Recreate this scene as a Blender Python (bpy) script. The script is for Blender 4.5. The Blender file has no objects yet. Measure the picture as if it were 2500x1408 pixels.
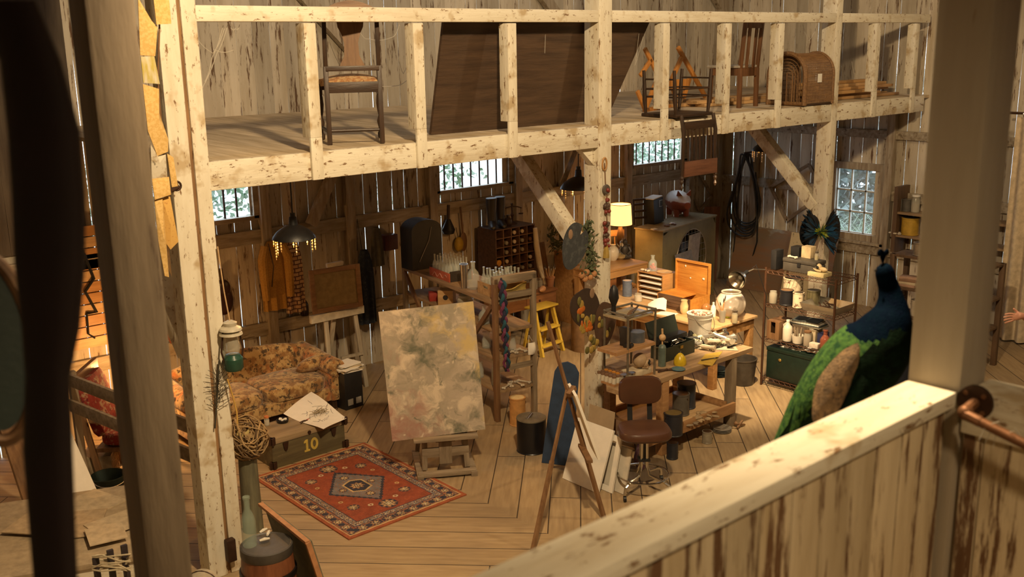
import bpy, bmesh, math, random
from mathutils import Vector, Matrix, noise as mn
R = math.radians; PI = math.pi
rnd = random.Random(7)
S = bpy.context.scene; COL = S.collection
V = Vector
# ---------------------------------------------------------------- camera
H = 3.9; F = 2460.0
YAW, PIT, ROL = R(49.0), R(13.6), R(-1.0)
_f = V((math.cos(YAW)*math.cos(PIT), math.sin(YAW)*math.cos(PIT), -math.sin(PIT)))
_r = V((math.sin(YAW), -math.cos(YAW), 0)); _u = _r.cross(_f)
_c, _s = math.cos(ROL), math.sin(ROL)
RT = _c*_r + _s*_u; UP = -_s*_r + _c*_u; FW = _f; EYE = V((0, 0, H))
def ray(px, py): return FW + (px-1250)/F*RT - (py-704)/F*UP
def at(px, py, z=None, x=None, y=None, d=None):
    "where the line of sight through a point of the photograph meets a floor, shelf or wall plane"
    r = ray(px, py)
    t = (z-H)/r.z if z is not None else x/r.x if x is not None else y/r.y if y is not None else d
    return EYE + t*r
def height(py, X, Y):
    lo, hi = -3.0, 9.0
    for _ in range(40):
        m = (lo+hi)/2; v = V((X, Y, m))-EYE
        if 704-F*v.dot(UP)/v.dot(FW) > py: lo = m
        else: hi = m
    return lo
cam = bpy.data.cameras.new('camera'); camo = bpy.data.objects.new('camera', cam); COL.objects.link(camo)
cam.sensor_width = 36; cam.lens = F/2500*36; cam.clip_start = .05; cam.clip_end = 200
camo.matrix_world = Matrix(((RT.x, UP.x, -FW.x, 0), (RT.y, UP.y, -FW.y, 0), (RT.z, UP.z, -FW.z, H), (0, 0, 0, 1)))
cam.dof.use_dof = True; cam.dof.focus_distance = 10.0; cam.dof.aperture_fstop = 3.2
S.camera = camo
S.view_settings.view_transform = 'Standard'; S.view_settings.look = 'None'; S.view_settings.gamma = 1
S.view_settings.exposure = 0
# ---------------------------------------------------------------- materials
MATS = {}
def _rgb(c): return (c[0], c[1], c[2], 1)
def mat(name, c1, c2=None, scale=6, st=(1, 1, 1), rough=.65, metal=0, lo=.35, hi=.65, bump=.12, c3=None, s3=None, t3=.6, w3=.04,
        island=0, trans=0, ior=1.45, emit=None, es=0, bscale=None, sss=0, alpha=1, c4=None, t4=.6, s4=3, st3=None, spec=.5, sheen=0, ani=None):
    if name in MATS: return MATS[name]
    m = bpy.data.materials.new(name); m.use_nodes = True; MATS[name] = m
    nt = m.node_tree; N = nt.nodes; L = nt.links; b = N['Principled BSDF']
    b.inputs['Roughness'].default_value = rough; b.inputs['Metallic'].default_value = metal
    b.inputs['Specular IOR Level'].default_value = spec
    if trans: b.inputs['Transmission Weight'].default_value = trans; b.inputs['IOR'].default_value = ior
    if alpha < 1: b.inputs['Alpha'].default_value = alpha
    if sheen: b.inputs['Sheen Weight'].default_value = sheen
    if emit: b.inputs['Emission Color'].default_value = _rgb(emit); b.inputs['Emission Strength'].default_value = es
    b.inputs['Base Color'].default_value = _rgb(c1)
    if c2 is None and c3 is None and not island: return m
    tc = N.new('ShaderNodeTexCoord'); vec = tc.outputs['Object']
    if island:
        g = N.new('ShaderNodeNewGeometry'); mu = N.new('ShaderNodeVectorMath'); mu.operation = 'SCALE'
        cb = N.new('ShaderNodeCombineXYZ')
        for i in range(3): L.new(g.outputs['Random Per Island'], cb.inputs[i])
        L.new(cb.outputs[0], mu.inputs[0]); mu.inputs['Scale'].default_value = 37
        ad = N.new('ShaderNodeVectorMath'); ad.operation = 'ADD'; L.new(vec, ad.inputs[0]); L.new(mu.outputs[0], ad.inputs[1]); vec = ad.outputs[0]
    def noise(scale, st, detail=6, rough_=.6):
        mp = N.new('ShaderNodeMapping'); mp.inputs['Scale'].default_value = st; L.new(vec, mp.inputs['Vector'])
        n = N.new('ShaderNodeTexNoise'); n.inputs['Scale'].default_value = scale; n.inputs['Detail'].default_value = detail; n.inputs['Roughness'].default_value = rough_
        L.new(mp.outputs[0], n.inputs['Vector']); return n.outputs['Fac']
    def ramp(sock, a, z):
        r = N.new('ShaderNodeMapRange'); r.inputs[1].default_value = a; r.inputs[2].default_value = z; L.new(sock, r.inputs[0]); return r.outputs[0]
    def mix(fac, a, c, mode='MIX'):
        x = N.new('ShaderNodeMix'); x.data_type = 'RGBA'; x.blend_type = mode
        if hasattr(fac, 'links'): L.new(fac, x.inputs[0])
        else: x.inputs[0].default_value = fac
        for i, q in ((6, a), (7, c)):
            if hasattr(q, 'links'): L.new(q, x.inputs[i])
            else: x.inputs[i].default_value = _rgb(q)
        return x.outputs[2]
    col = c1; nz = None
    if c2 is not None:
        nz = noise(scale, st); col = mix(ramp(nz, lo, hi), c1, c2)
    if c4 is not None:
        col = mix(ramp(noise(s4, (1, 1, 1), 3), t4, t4+.12), col, c4)
    if c3 is not None:
        n3 = noise(s3 or scale*3, st3 or st, 8, .7); col = mix(ramp(n3, t3, t3+w3), col, c3)
    if island:
        r = ramp(g.outputs['Random Per Island'], 0, 1); mr = N.new('ShaderNodeMapRange'); mr.inputs[3].default_value = 1-island; mr.inputs[4].default_value = 1+island*.4
        L.new(g.outputs['Random Per Island'], mr.inputs[0])
        cb2 = N.new('ShaderNodeCombineXYZ')
        for i in range(3): L.new(mr.outputs[0], cb2.inputs[i])
        col = mix(1.0, col, cb2.outputs[0], 'MULTIPLY')
    if hasattr(col, 'links'): L.new(col, b.inputs['Base Color'])
    if bump:
        bn = N.new('ShaderNodeBump'); bn.inputs['Strength'].default_value = bump; bn.inputs['Distance'].default_value = .02
        L.new(noise(bscale or scale*4, st, 4), bn.inputs['Height']); L.new(bn.outputs[0], b.inputs['Normal'])
    return m
CREAM, CREAM2, CHIP = (.76, .71, .58), (.60, .52, .38), (.22, .125, .055)
def paint(ax):  # flaking cream paint over brown timber, grain along one axis
    st = [1, 1, 1]; st['xyz'.index(ax)] = .16; s3 = [1, 1, 1]; s3['xyz'.index(ax)] = .38
    return mat('flaking_cream_paint_'+ax, CREAM, CREAM2, 9, tuple(st), .7, lo=.45, hi=.75, c3=CHIP, s3=30, t3=.58, w3=.05, bump=.25, st3=tuple(s3), c4=(.50, .39, .24), t4=.55, s4=5)
def wood(name, c1, c2, ax='x', **k):
    st = [1, 1, 1]; st['xyz'.index(ax)] = .12
    k.setdefault('rough', .6)
    return mat(name, c1, c2, k.pop('scale', 22), tuple(st), **k)
def plain(name, c, rough=.6, metal=0, var=.3, **k):
    return mat(name, c, tuple(x*(1-var) for x in c), k.pop('scale', 14), (1, 1, 1), rough, metal, bump=k.pop('bump', .06), **k)
def glass(name, c=(.9, .95, .92), rough=.05): return mat(name, c, trans=1, rough=rough, ior=1.3)
# ---------------------------------------------------------------- mesh building
class MB:
    def __init__(s): s.b = bmesh.new(); s.mi = 0
    def _fin(s, fs):
        for f in fs: f.material_index = s.mi
    def m(s, i): s.mi = i; return s
    def face(s, pts):
        f = s.b.faces.new([s.b.verts.new(p) for p in pts]); s._fin([f]); return s
    def box(s, c, d, rot=None, bev=0):
        c = V(c); h = V(d)/2
        M = Matrix.Translation(c) @ (rot.to_4x4() if rot else Matrix())
        v = [s.b.verts.new(M @ V((x*h.x, y*h.y, z*h.z))) for x in (-1, 1) for y in (-1, 1) for z in (-1, 1)]
        q = ((0, 1, 3, 2), (4, 6, 7, 5), (0, 4, 5, 1), (2, 3, 7, 6), (0, 2, 6, 4), (1, 5, 7, 3))
        fs = [s.b.faces.new([v[i] for i in f]) for f in q]; s._fin(fs)
        if bev:
            es = {e for f in fs for e in f.edges}
            r = bmesh.ops.bevel(s.b, geom=list(es), offset=bev, segments=2, affect='EDGES', profile=.6)
            s._fin(r['faces'])
        return s
    def bx(s, x0, y0, z0, x1, y1, z1, bev=0): return s.box(((x0+x1)/2, (y0+y1)/2, (z0+z1)/2), (abs(x1-x0), abs(y1-y0), abs(z1-z0)), None, bev)
    def bar(s, p0, p1, w, t, up=(0, 0, 1), bev=0):  # squared timber from p0 to p1, w across, t along up
        p0, p1 = V(p0), V(p1); z = (p1-p0); l = z.length; z.normalize()
        u = V(up); u = (u-u.dot(z)*z)
        if u.length < 1e-4: u = V((1, 0, 0)); u = u-u.dot(z)*z
        u.normalize(); x = u.cross(z)
        M = Matrix((x, u, z)).transposed()
        return s.box((p0+p1)/2, (w, t, l), M, bev)
    def ring(s, c, ax, r, n, ph=0, sq=None):
        ax = V(ax).normalized(); a = V((0, 0, 1)) if abs(ax.z) < .9 else V((1, 0, 0))
        u = ax.cross(a).normalized(); w = ax.cross(u)
        return [s.b.verts.new(V(c)+r*(math.cos(ph+2*PI*i/n)*u+math.sin(ph+2*PI*i/n)*w)) for i in range(n)]
    def loft(s, rings, closed=True, cap=True):
        fs = []
        for a, b in zip(rings, rings[1:]):
            n = len(a)
            for i in range(n if closed else n-1):
                j = (i+1) % n
                try: fs.append(s.b.faces.new((a[i], a[j], b[j], b[i])))
                except ValueError: pass
        if cap and closed:
            for q in (rings[0][::-1], rings[-1]):
                try: fs.append(s.b.faces.new(q))
                except ValueError: pass
        s._fin(fs); return s
    def cyl(s, p0, p1, r0, r1=None, n=14, cap=True):
        p0, p1 = V(p0), V(p1); r1 = r0 if r1 is None else r1
        return s.loft([s.ring(p0, p1-p0, r0, n), s.ring(p1, p1-p0, r1, n)], True, cap)
    def tube(s, pts, r, n=7, close=False):
        pts = [V(p) for p in pts]; k = len(pts); rs = r if isinstance(r, (list, tuple)) else [r]*k
        rings = []; pu = None
        for i, p in enumerate(pts):
            a = pts[(i-1) % k if close else max(i-1, 0)]; b = pts[(i+1) % k if close else min(i+1, k-1)]
            t = (b-a).normalized()
            if pu is None:
                q = V((0, 0, 1)) if abs(t.z) < .9 else V((1, 0, 0)); pu = t.cross(q).normalized()
            pu = (pu-pu.dot(t)*t).normalized(); w = t.cross(pu)
            rings.append([s.b.verts.new(p+rs[i]*(math.cos(2*PI*j/n)*pu+math.sin(2*PI*j/n)*w)) for j in range(n)])
        if close: rings.append(rings[0])
        return s.loft(rings, True, not close)
    def lathe(s, prof, c=(0, 0, 0), n=20, ax=None, cap=True):
        c = V(c); M = V((0, 0, 1)).rotation_difference(V(ax)).to_matrix() if ax else Matrix.Identity(3)
        rings = [[s.b.verts.new(c+M @ V((max(r, 1e-4)*math.cos(2*PI*i/n), max(r, 1e-4)*math.sin(2*PI*i/n), z))) for i in range(n)] for r, z in prof]
        return s.loft(rings, True, cap)
    def ball(s, c, r, n=14, rot=None):
        rr = V(r) if hasattr(r, '__len__') else V((r, r, r)); c = V(c); k = max(5, n//2); Q = rot or Matrix.Identity(3)
        rings = [[s.b.verts.new(c+Q @ V((rr.x*math.sin(PI*(i+.02)/(k+.04))*math.cos(2*PI*j/n), rr.y*math.sin(PI*(i+.02)/(k+.04))*math.sin(2*PI*j/n), -rr.z*math.cos(PI*(i+.02)/(k+.04))))) for j in range(n)] for i in range(k+1)]
        return s.loft(rings)
    def prism(s, poly, n, t):  # polygon of 3-D points pushed by thickness t along n
        n = V(n).normalized()*t; a = [s.b.verts.new(V(p)) for p in poly]; b = [s.b.verts.new(V(p)+n) for p in poly]
        k = len(a); fs = [s.b.faces.new(a[::-1]), s.b.faces.new(b)]+[s.b.faces.new((a[i], a[(i+1) % k], b[(i+1) % k], b[i])) for i in range(k)]
        s._fin(fs); return s
    def sheet(s, fn, nu, nv, th=0, wrap=False):  # surface from fn(u,v), optional thickness along its normal
        g = [[V(fn(i/nu, j/nv)) for j in range(nv+1)] for i in range(nu+1)]
        vs = [[s.b.verts.new(p) for p in r] for r in g]
        fs = [s.b.faces.new((vs[i][j], vs[i+1][j], vs[i+1][j+1], vs[i][j+1])) for i in range(nu) for j in range(nv)]
        if th:
            w = []
            for i in range(nu+1):
                row = []
                for j in range(nv+1):
                    du = g[min(i+1, nu)][j]-g[max(i-1, 0)][j]; dv = g[i][min(j+1, nv)]-g[i][max(j-1, 0)]
                    row.append(s.b.verts.new(g[i][j]-du.cross(dv).normalized()*th))
                w.append(row)
            fs += [s.b.faces.new((w[i][j], w[i][j+1], w[i+1][j+1], w[i+1][j])) for i in range(nu) for j in range(nv)]
            for i in range(nu):
                fs.append(s.b.faces.new((vs[i][0], w[i][0], w[i+1][0], vs[i+1][0]))); fs.append(s.b.faces.new((vs[i][nv], vs[i+1][nv], w[i+1][nv], w[i][nv])))
            for j in range(nv):
                fs.append(s.b.faces.new((vs[0][j], vs[0][j+1], w[0][j+1], w[0][j]))); fs.append(s.b.faces.new((vs[nu][j], w[nu][j], w[nu][j+1], vs[nu][j+1])))
        s._fin(fs); return s
    def build(s, name, mats, parent=None, smooth=35, loc=None, rz=0,):
        bm = s.b
        bmesh.ops.recalc_face_normals(bm, faces=bm.faces)
        me = bpy.data.meshes.new(name); bm.to_mesh(me); bm.free()
        for m in (mats if isinstance(mats, (list, tuple)) else [mats]): me.materials.append(m)
        o = bpy.data.objects.new(name, me); COL.objects.link(o)
        if smooth:
            me.shade_smooth(); me.set_sharp_from_angle(angle=R(smooth))
        if parent: o.parent = parent
        if loc is not None: o.location = loc; o.rotation_euler.z = rz
        return o
def tag(o, label=None, cat=None, group=None, kind=None):
    if label: o['label'] = label
    if cat: o['category'] = cat
    if group: o['group'] = group
    if kind: o['kind'] = kind
    return o
def thing(name, label, cat, loc=(0, 0, 0), rz=0, group=None):
    o = bpy.data.objects.new(name, None); COL.objects.link(o); o.empty_display_size = .1
    o.location = loc; o.rotation_euler = (0, 0, rz); return tag(o, label, cat, group)
def solo(mb, name, mats, label, cat, loc=(0, 0, 0), rz=0, group=None, smooth=35):
    return tag(mb.build(name, mats, None, smooth, loc, rz), label, cat, group)
def struct(mb, name, mats, smooth=None): return tag(mb.build(name, mats, None, smooth), kind='structure')
def home(o):  # put the origin of a thing modelled in world space at the middle of its foot
    ms = [o] if o.type == 'MESH' else []
    kids = []
    def walk(p):
        for c in p.children: kids.append(c); walk(c)
    walk(o); ms += [k for k in kids if k.type == 'MESH']
    pts = [v.co for m in ms for v in m.data.vertices]
    if not pts: return o
    c = V(((min(p.x for p in pts)+max(p.x for p in pts))/2, (min(p.y for p in pts)+max(p.y for p in pts))/2, min(p.z for p in pts)))
    for me in {m.data for m in ms}: me.transform(Matrix.Translation(-c))
    o.location = c; return o
def dup(o, loc, rz=0, label=None, group=None, sc=None):
    r = o.copy(); COL.objects.link(r); r.location = loc; r.rotation_euler = (0, 0, rz)
    if label: r['label'] = label
    if group: r['group'] = group
    if sc: r.scale = (sc, sc, sc) if not hasattr(sc, '__len__') else sc
    for ch in list(o.children):
        c = ch.copy(); COL.objects.link(c); c.parent = r
        for g in ch.children:
            d = g.copy(); COL.objects.link(d); d.parent = c
    return r
# ---------------------------------------------------------------- shared materials
PX, PY_, PZ = paint('x'), paint('y'), paint('z')
WALLM = mat('old_painted_wall_boards', (.60, .53, .42), (.40, .33, .23), 7, (1, 1, .12), .8, lo=.4, hi=.75, c3=(.13, .07, .035), s3=20, t3=.56, w3=.06, bump=.3, island=.28)
BEAMW = wood('dull_whitewashed_timber', (.42, .36, .27), (.24, .18, .12), 'z', c3=(.1, .06, .03), s3=12, t3=.6)
BEAMX = wood('dull_whitewashed_rail', (.42, .36, .27), (.22, .17, .11), 'x', c3=(.1, .06, .03), s3=12, t3=.6)
LOFTM = wood('dusty_loft_boards', (.68, .55, .38), (.48, .37, .23), 'y', island=.2, scale=14, rough=.8)
DKW = wood('dark_brown_wood_z', (.055, .028, .014), (.025, .013, .007), 'z', rough=.45)
DKX = wood('dark_brown_wood_x', (.055, .028, .014), (.025, .013, .007), 'x', rough=.45)
MIDX = wood('mid_brown_wood_x', (.22, .12, .055), (.13, .065, .03), 'x', rough=.5)
MIDZ = wood('mid_brown_wood_z', (.22, .12, .055), (.13, .065, .03), 'z', rough=.5)
OAKX = wood('honey_oak_x', (.50, .27, .10), (.36, .18, .06), 'x', rough=.45)
OAKZ = wood('honey_oak_z', (.50, .27, .10), (.36, .18, .06), 'z', rough=.45)
PINEX = wood('pale_pine_x', (.62, .42, .22), (.47, .30, .15), 'x', rough=.6)
GREYX = wood('weathered_grey_wood_x', (.30, .235, .16), (.17, .125, .08), 'x', rough=.75)
GREYZ = wood('weathered_grey_wood_z', (.30, .235, .16), (.17, .125, .08), 'z', rough=.75)
BLACK = plain('black_paint', (.012, .012, .013), .45); IRON = plain('rusty_iron', (.07, .035, .02), .6, .6)
STEEL = plain('worn_steel', (.55, .53, .5), .28, 1, .15); CHROME = plain('tarnished_chrome', (.7, .68, .62), .2, 1, .1)
WHITEP = plain('white_board_face', (.78, .74, .66), .7, var=.06); PAPER = plain('white_paper', (.82, .79, .72), .8, var=.05)
GLASSM = mat('clear_bottle_glass', (.62, .68, .64), rough=.08, alpha=.32, spec=.8)
DUSTG = mat('dusty_jar_glass', (.5, .47, .38), rough=.15, alpha=.5, spec=.7)
# ---------------------------------------------------------------- the barn
YB, XR = 10.4, 13.6   # inner faces of the back wall and of the right wall
WIN = [(4.0, 5.18, 2.08, 2.62), (7.80, 8.98, 2.08, 2.62), (11.50, 12.70, 2.08, 2.62)]
RW = (7.45, 8.15, 1.08, 2.03)   # the nine-pane window in the right wall: y0 y1 z0 z1
def boards(mb, a0, a1, z0, z1, pl, holes=(), w=.19, th=.008, axis='x', out=1, gap=(.002, .012), st=15):
    a = a0; r = random.Random(int(pl*10)+5)
    while a < a1:
        ww = w*r.uniform(.85, 1.15); b = min(a+ww, a1); g = r.uniform(*gap) if r.random() < .72 else .001
        segs = [(z0, z1)]; c = (a+b)/2
        for h0, h1, k0, k1 in holes:
            if h0 < c < h1: segs = [q for s in segs for q in ((s[0], k0), (k1, s[1])) if q[1]-q[0] > .02]
        for s0, s1 in segs:
            n = max(2, int(st*(s1-s0)/(z1-z0))); L = []; Rr = []
            for i in range(n+1):
                z = s0+(s1-s0)*i/n
                e = g if z < 3.05 else g*.6-.003
                L.append((a+max(e/2+r.uniform(-.003, .004)*(g > .002), .0004), z)); Rr.append((b-max(e/2-r.uniform(-.003, .004)*(g > .002), .0004), z))
            rings = []
            for (x, z), (X, _) in zip(L, Rr):
                q = ((x, pl), (X, pl), (X, pl+out*th), (x, pl+out*th))
                rings.append([mb.b.verts.new((u, v, z) if axis == 'x' else (v, u, z)) for u, v in q])
            mb.loft(rings)
        a = b
m = MB(); boards(m, -3, XR, 0, 7.6, YB, WIN); struct(m, 'wall_back', WALLM)
m = MB(); boards(m, -3, YB, 0, 7.6, XR, [RW], axis='y', w=.21); struct(m, 'wall_right', WALLM)
m = MB(); boards(m, -3, YB, 0, 7.6, -3, axis='y', out=-1, gap=(0, .002)); struct(m, 'wall_left', WALLM)
m = MB(); boards(m, -3, XR, 0, 7.6, -3, out=-1, gap=(0, .002)); struct(m, 'wall_front', WALLM)
m = MB(); m.bx(-3.1, -3.1, 7.6, XR+.1, YB+.1, 7.7); struct(m, 'ceiling', WALLM)
# plank floor laid in a chevron: two runs of boards that meet near x = 5
def floor_mat():
    m = bpy.data.materials.new('worn_chevron_plank_floor'); m.use_nodes = True; nt = m.node_tree; N = nt.nodes; L = nt.links; b = N['Principled BSDF']
    def mth(op, a, c=None):
        n = N.new('ShaderNodeMath'); n.operation = op
        for i, q in enumerate((a, c)):
            if q is None: continue
            if hasattr(q, 'links'): L.new(q, n.inputs[i])
            else: n.inputs[i].default_value = q
        return n.outputs[0]
    tc = N.new('ShaderNodeTexCoord'); sp = N.new('ShaderNodeSeparateXYZ'); L.new(tc.outputs['Object'], sp.inputs[0])
    x, y = sp.outputs[0], sp.outputs[1]
    u = mth('MULTIPLY', mth('ADD', x, y), .7071); v = mth('MULTIPLY', mth('SUBTRACT', y, x), .7071)
    right = mth('GREATER_THAN', x, 5.15)
    def sel(a, c): return mth('ADD', mth('MULTIPLY', a, right), mth('MULTIPLY', c, mth('SUBTRACT', 1.0, right)))
    across, along = sel(v, u), sel(u, v)
    k = mth('DIVIDE', across, .27); fr = mth('FRACT', k); idx = mth('ADD', mth('FLOOR', k), mth('MULTIPLY', right, 57))
    wn = N.new('ShaderNodeTexWhiteNoise'); wn.noise_dimensions = '1D'; L.new(idx, wn.inputs['W'])
    a2 = mth('ADD', mth('DIVIDE', along, 3.4), wn.outputs['Value']); fr2 = mth('FRACT', a2)
    wn2 = N.new('ShaderNodeTexWhiteNoise'); wn2.noise_dimensions = '1D'; L.new(mth('ADD', mth('MULTIPLY', idx, 7.3), mth('FLOOR', a2)), wn2.inputs['W'])
    edge = mth('MINIMUM', mth('MULTIPLY', mth('MINIMUM', fr, mth('SUBTRACT', 1.0, fr)), .27), mth('MULTIPLY', mth('MINIMUM', fr2, mth('SUBTRACT', 1.0, fr2)), 3.4))
    mr = N.new('ShaderNodeMapRange'); mr.inputs[1].default_value = .0025; mr.inputs[2].default_value = .006; L.new(edge, mr.inputs[0])
    cb = N.new('ShaderNodeCombineXYZ'); L.new(mth('MULTIPLY', across, 9), cb.inputs[0]); L.new(mth('ADD', along, mth('MULTIPLY', wn2.outputs['Value'], 40)), cb.inputs[1])
    n1 = N.new('ShaderNodeTexNoise'); n1.inputs['Scale'].default_value = 3; n1.inputs['Detail'].default_value = 7; L.new(cb.outputs[0], n1.inputs['Vector'])
    n2 = N.new('ShaderNodeTexNoise'); n2.inputs['Scale'].default_value = 1.1; n2.inputs['Detail'].default_value = 6; L.new(tc.outputs['Object'], n2.inputs['Vector'])
    def mix(f, a, c, mode='MIX'):
        q = N.new('ShaderNodeMix'); q.data_type = 'RGBA'; q.blend_type = mode
        for i, s in ((0, f), (6, a), (7, c)):
            if hasattr(s, 'links'): L.new(s, q.inputs[i])
            else: q.inputs[i].default_value = s if i == 0 else _rgb(s)
        return q.outputs[2]
    def rp(s, a, c, o0=0, o1=1):
        q = N.new('ShaderNodeMapRange'); L.new(s, q.inputs[0])
        for i, z in ((1, a), (2, c), (3, o0), (4, o1)): q.inputs[i].default_value = z
        return q.outputs[0]
    col = mix(rp(n1.outputs['Fac'], .35, .7), (.385, .275, .15), (.28, .19, .10))
    col = mix(rp(n2.outputs['Fac'], .45, .75, 0, .55), col, (.19, .14, .09))
    c3 = N.new('ShaderNodeCombineXYZ'); s = rp(wn2.outputs['Value'], 0, 1, .88, 1.08)
    for i in range(3): L.new(s, c3.inputs[i])
    col = mix(1.0, col, c3.outputs[0], 'MULTIPLY'); col = mix(mr.outputs[0], (.035, .022, .012), col)
    L.new(col, b.inputs['Base Color']); b.inputs['Roughness'].default_value = .62
    bp = N.new('ShaderNodeBump'); bp.inputs['Strength'].default_value = .5; bp.inputs['Distance'].default_value = .01
    L.new(mth('ADD', mr.outputs[0], mth('MULTIPLY', n1.outputs['Fac'], .25)), bp.inputs['Height']); L.new(bp.outputs[0], b.inputs['Normal'])
    return m
m = MB(); m.bx(-3.1, -3.1, -.12, XR+.1, YB+.1, 0); struct(m, 'floor', floor_mat())
m = MB(); boards(m, -1, 3.35, 2.0, 4.62, YB-.03, w=.2, th=.012, gap=(.001, .003)); struct(m, 'wall_back_shade', wood('shade_dark_boards', (.10, .075, .05), (.06, .042, .027), 'z', scale=14, rough=.8))  # added board layer, its dark colour stands in for shade on the upper left wall
# girts, studs and wall braces on the two seen walls
n_trim = 0
def trim(mb, ma):
    global n_trim
    n_trim += 1; return struct(mb, 'trim_%d' % n_trim, ma)
for z0, z1, x0, x1 in ((1.76, 1.92, -1, XR), (.68, .83, -1, 9.2)):
    m = MB(); m.bx(x0, YB-.06, z0, x1, YB, z1, .006); trim(m, BEAMX)
for z0, z1, y0, y1 in ((1.62, 1.76, -3, 7.33), (1.62, 1.76, 8.27, YB), (2.5, 2.62, -3, YB), (.80, .93, 2, 9.9)):
    m = MB(); m.bx(XR-.06, y0, z0, XR, y1, z1, .006); trim(m, BEAMX)
for x in (1.9, 3.8, 5.3, 6.42, 7.66, 9.12, 11.36, 12.84):
    m = MB(); m.bx(x-.06, YB-.1, 0, x+.06, YB-.002, 3.1, .006); trim(m, BEAMW)
for y in (9.6, 8.3, 7.3, 6.3, 5.3):
    m = MB(); m.bx(XR-.1, y-.06, 0, XR-.002, y+.06, 3.1, .006); trim(m, BEAMW)
m = MB(); m.bx(XR-.16, YB-.16, 0, XR-.002, YB-.002, 7.6, .008); trim(m, BEAMW)
for q, ln in (((1797, 80), 2.2), ((1350, 25), 2), ((810, 67), 2), ((2290, 20), 1.5)):
    p = at(*q, y=YB-.08); m = MB(); m.bar(p+V((.25, 0, -.25)), p+V((-ln, 0, ln)), .14, .1, (0, 1, 0)); trim(m, BEAMW)
for x in (5.9, 10.0): 
    m = MB(); m.bar((x-.55+.5, YB-.12, 1.9), (x+.5, YB-.12, 2.85), .11, .1, (0, 1, 0)); trim(m, BEAMW)
p = at(150, 50, y=YB-.08); m = MB(); m.bx(-1, YB-.1, p.z-.12, 3.0, YB, p.z+.12); trim(m, BEAMX)
# slot windows with iron bars
FOL = None
for i, (x0, x1, z0, z1) in enumerate(WIN):
    f = MB()
    f.bx(x0-.09, YB-.05, z0-.05, x1+.09, YB+.05, z0); f.bx(x0-.09, YB-.05, z1, x1+.09, YB+.05, z1+.1)
    f.bx(x0-.1, YB-.05, z0-.03, x0, YB+.05, z1+.05); f.bx(x1, YB-.05, z0-.03, x1+.1, YB+.05, z1+.05)
    w = struct(f, 'window_%d' % (i+1), BEAMX)
    n = 8
    for k in range(1, n):
        x = x0+(x1-x0)*(k-.15)/n
        MB().cyl((x, YB+.02, z0), (x, YB+.02, z1), .012, n=6).build('bar', IRON, w)
f = MB(); y0, y1, z0, z1 = RW
f.bx(XR-.05, y0-.1, z0-.1, XR+.06, y1+.1, z0); f.bx(XR-.05, y0-.1, z1, XR+.06, y1+.1, z1+.1); f.bx(XR-.05, y0-.1, z0, XR+.06, y0, z1); f.bx(XR-.05, y1, z0, XR+.06, y1+.1, z1)
w = struct(f, 'window_4', BEAMW)
SASH = plain('pale_window_sash', (.55, .55, .5), .6)
g = MB(); e = .012
for k in range(4):
    y = y0+(y1-y0)*k/3; g.bx(XR+.005, y-e, z0, XR+.035, y+e, z1); z = z0+(z1-z0)*k/3; g.bx(XR+.005, y0, z-e, XR+.035, y1, z+e)
g.build('muntin', SASH, w)
MB().bx(XR+.018, y0, z0, XR+.022, y1, z1).build('pane', mat('dusty_window_pane', (.7, .75, .74), rough=.3, alpha=.16), w)
m = MB(); m.bx(XR-.1, y0-.14, z0-.14, XR, y1+.14, z0-.1); m.build('sill', BEAMX, w)
# outdoors: bank of shrubs and a clump of grass beyond the walls
GL = [plain('leaf_green', (.15, .24, .13), .6, var=.4, scale=5), plain('pale_leaf_green', (.34, .42, .33), .6, var=.4, scale=5)]
def leaves(mb, n, box, s):
    x0, x1, yy0, yy1, zz0, zz1 = box
    for _ in range(n):
        c = V((rnd.uniform(x0, x1), rnd.uniform(yy0, yy1), rnd.uniform(zz0, zz1)))
        a = V((rnd.gauss(0, 1), rnd.gauss(0, 1), rnd.gauss(0, 1))).normalized()*s*rnd.uniform(.6, 1.4); b = a.cross(V((rnd.gauss(0, 1), rnd.gauss(0, 1), rnd.gauss(0, 1)))).normalized()*s*.5
        mb.mi = rnd.randrange(2); mb.face((c-a, c+b, c+a, c-b))
m = MB()
leaves(m, 1500, (3.6, 6.2, 11.8, 13.4, 1.75, 2.6), .06); leaves(m, 800, (8.4, 9.9, 11.8, 13.4, 1.4, 2.6), .06); leaves(m, 3600, (12.6, 17.5, 11.8, 13.6, 1.0, 2.6), .06)
tag(m.build('shrub_foliage', GL, None, 0), 'leafy green shrub bank outside, seen through the barred slot windows', 'foliage', kind='stuff')
m = MB()
for _ in range(900):
    c = V((rnd.uniform(14.9, 17), rnd.uniform(8.2, 11.4), 0)); an = rnd.uniform(0, 2*PI); ln = rnd.uniform(.7, 1.7); d = V((math.cos(an), math.sin(an), 0)); wv = d.cross(V((0, 0, 1)))*.012
    pts = [c+d*ln*.55*t*t*1.4+V((0, 0, ln*(1.2*t-.62*t*t))) for t in (0, .35, .7, 1)]; m.mi = rnd.randrange(2)
    for k in range(3):
        m.face((pts[k]-wv*(1-k/3), pts[k]+wv*(1-k/3), pts[k+1]+wv*(1-(k+1)/3.05), pts[k+1]-wv*(1-(k+1)/3.05)))
tag(m.build('ornamental_grass', GL, None, 0), 'arching green grass clump outside the nine-pane window', 'grass', kind='stuff')
m = MB(); leaves(m, 5200, (17.8, 20.5, 9.3, 13.2, -.05, 3.2), .13)
tag(m.build('tree_foliage', [plain('blue_green_leaf', (.10, .16, .15), .6, var=.5), plain('silver_leaf', (.36, .45, .46), .6, var=.5)], None, 0), 'dark trees behind the grass outside the nine-pane window', 'foliage', kind='stuff')
m = MB(); m.bx(-12, YB+.3, -.2, 30, 30, -.1); m.bx(XR+.3, -12, -.2, 30, YB+.3, -.1); struct(m, 'ground_outside', plain('pale_gravel', (.5, .5, .46), .9))
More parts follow.
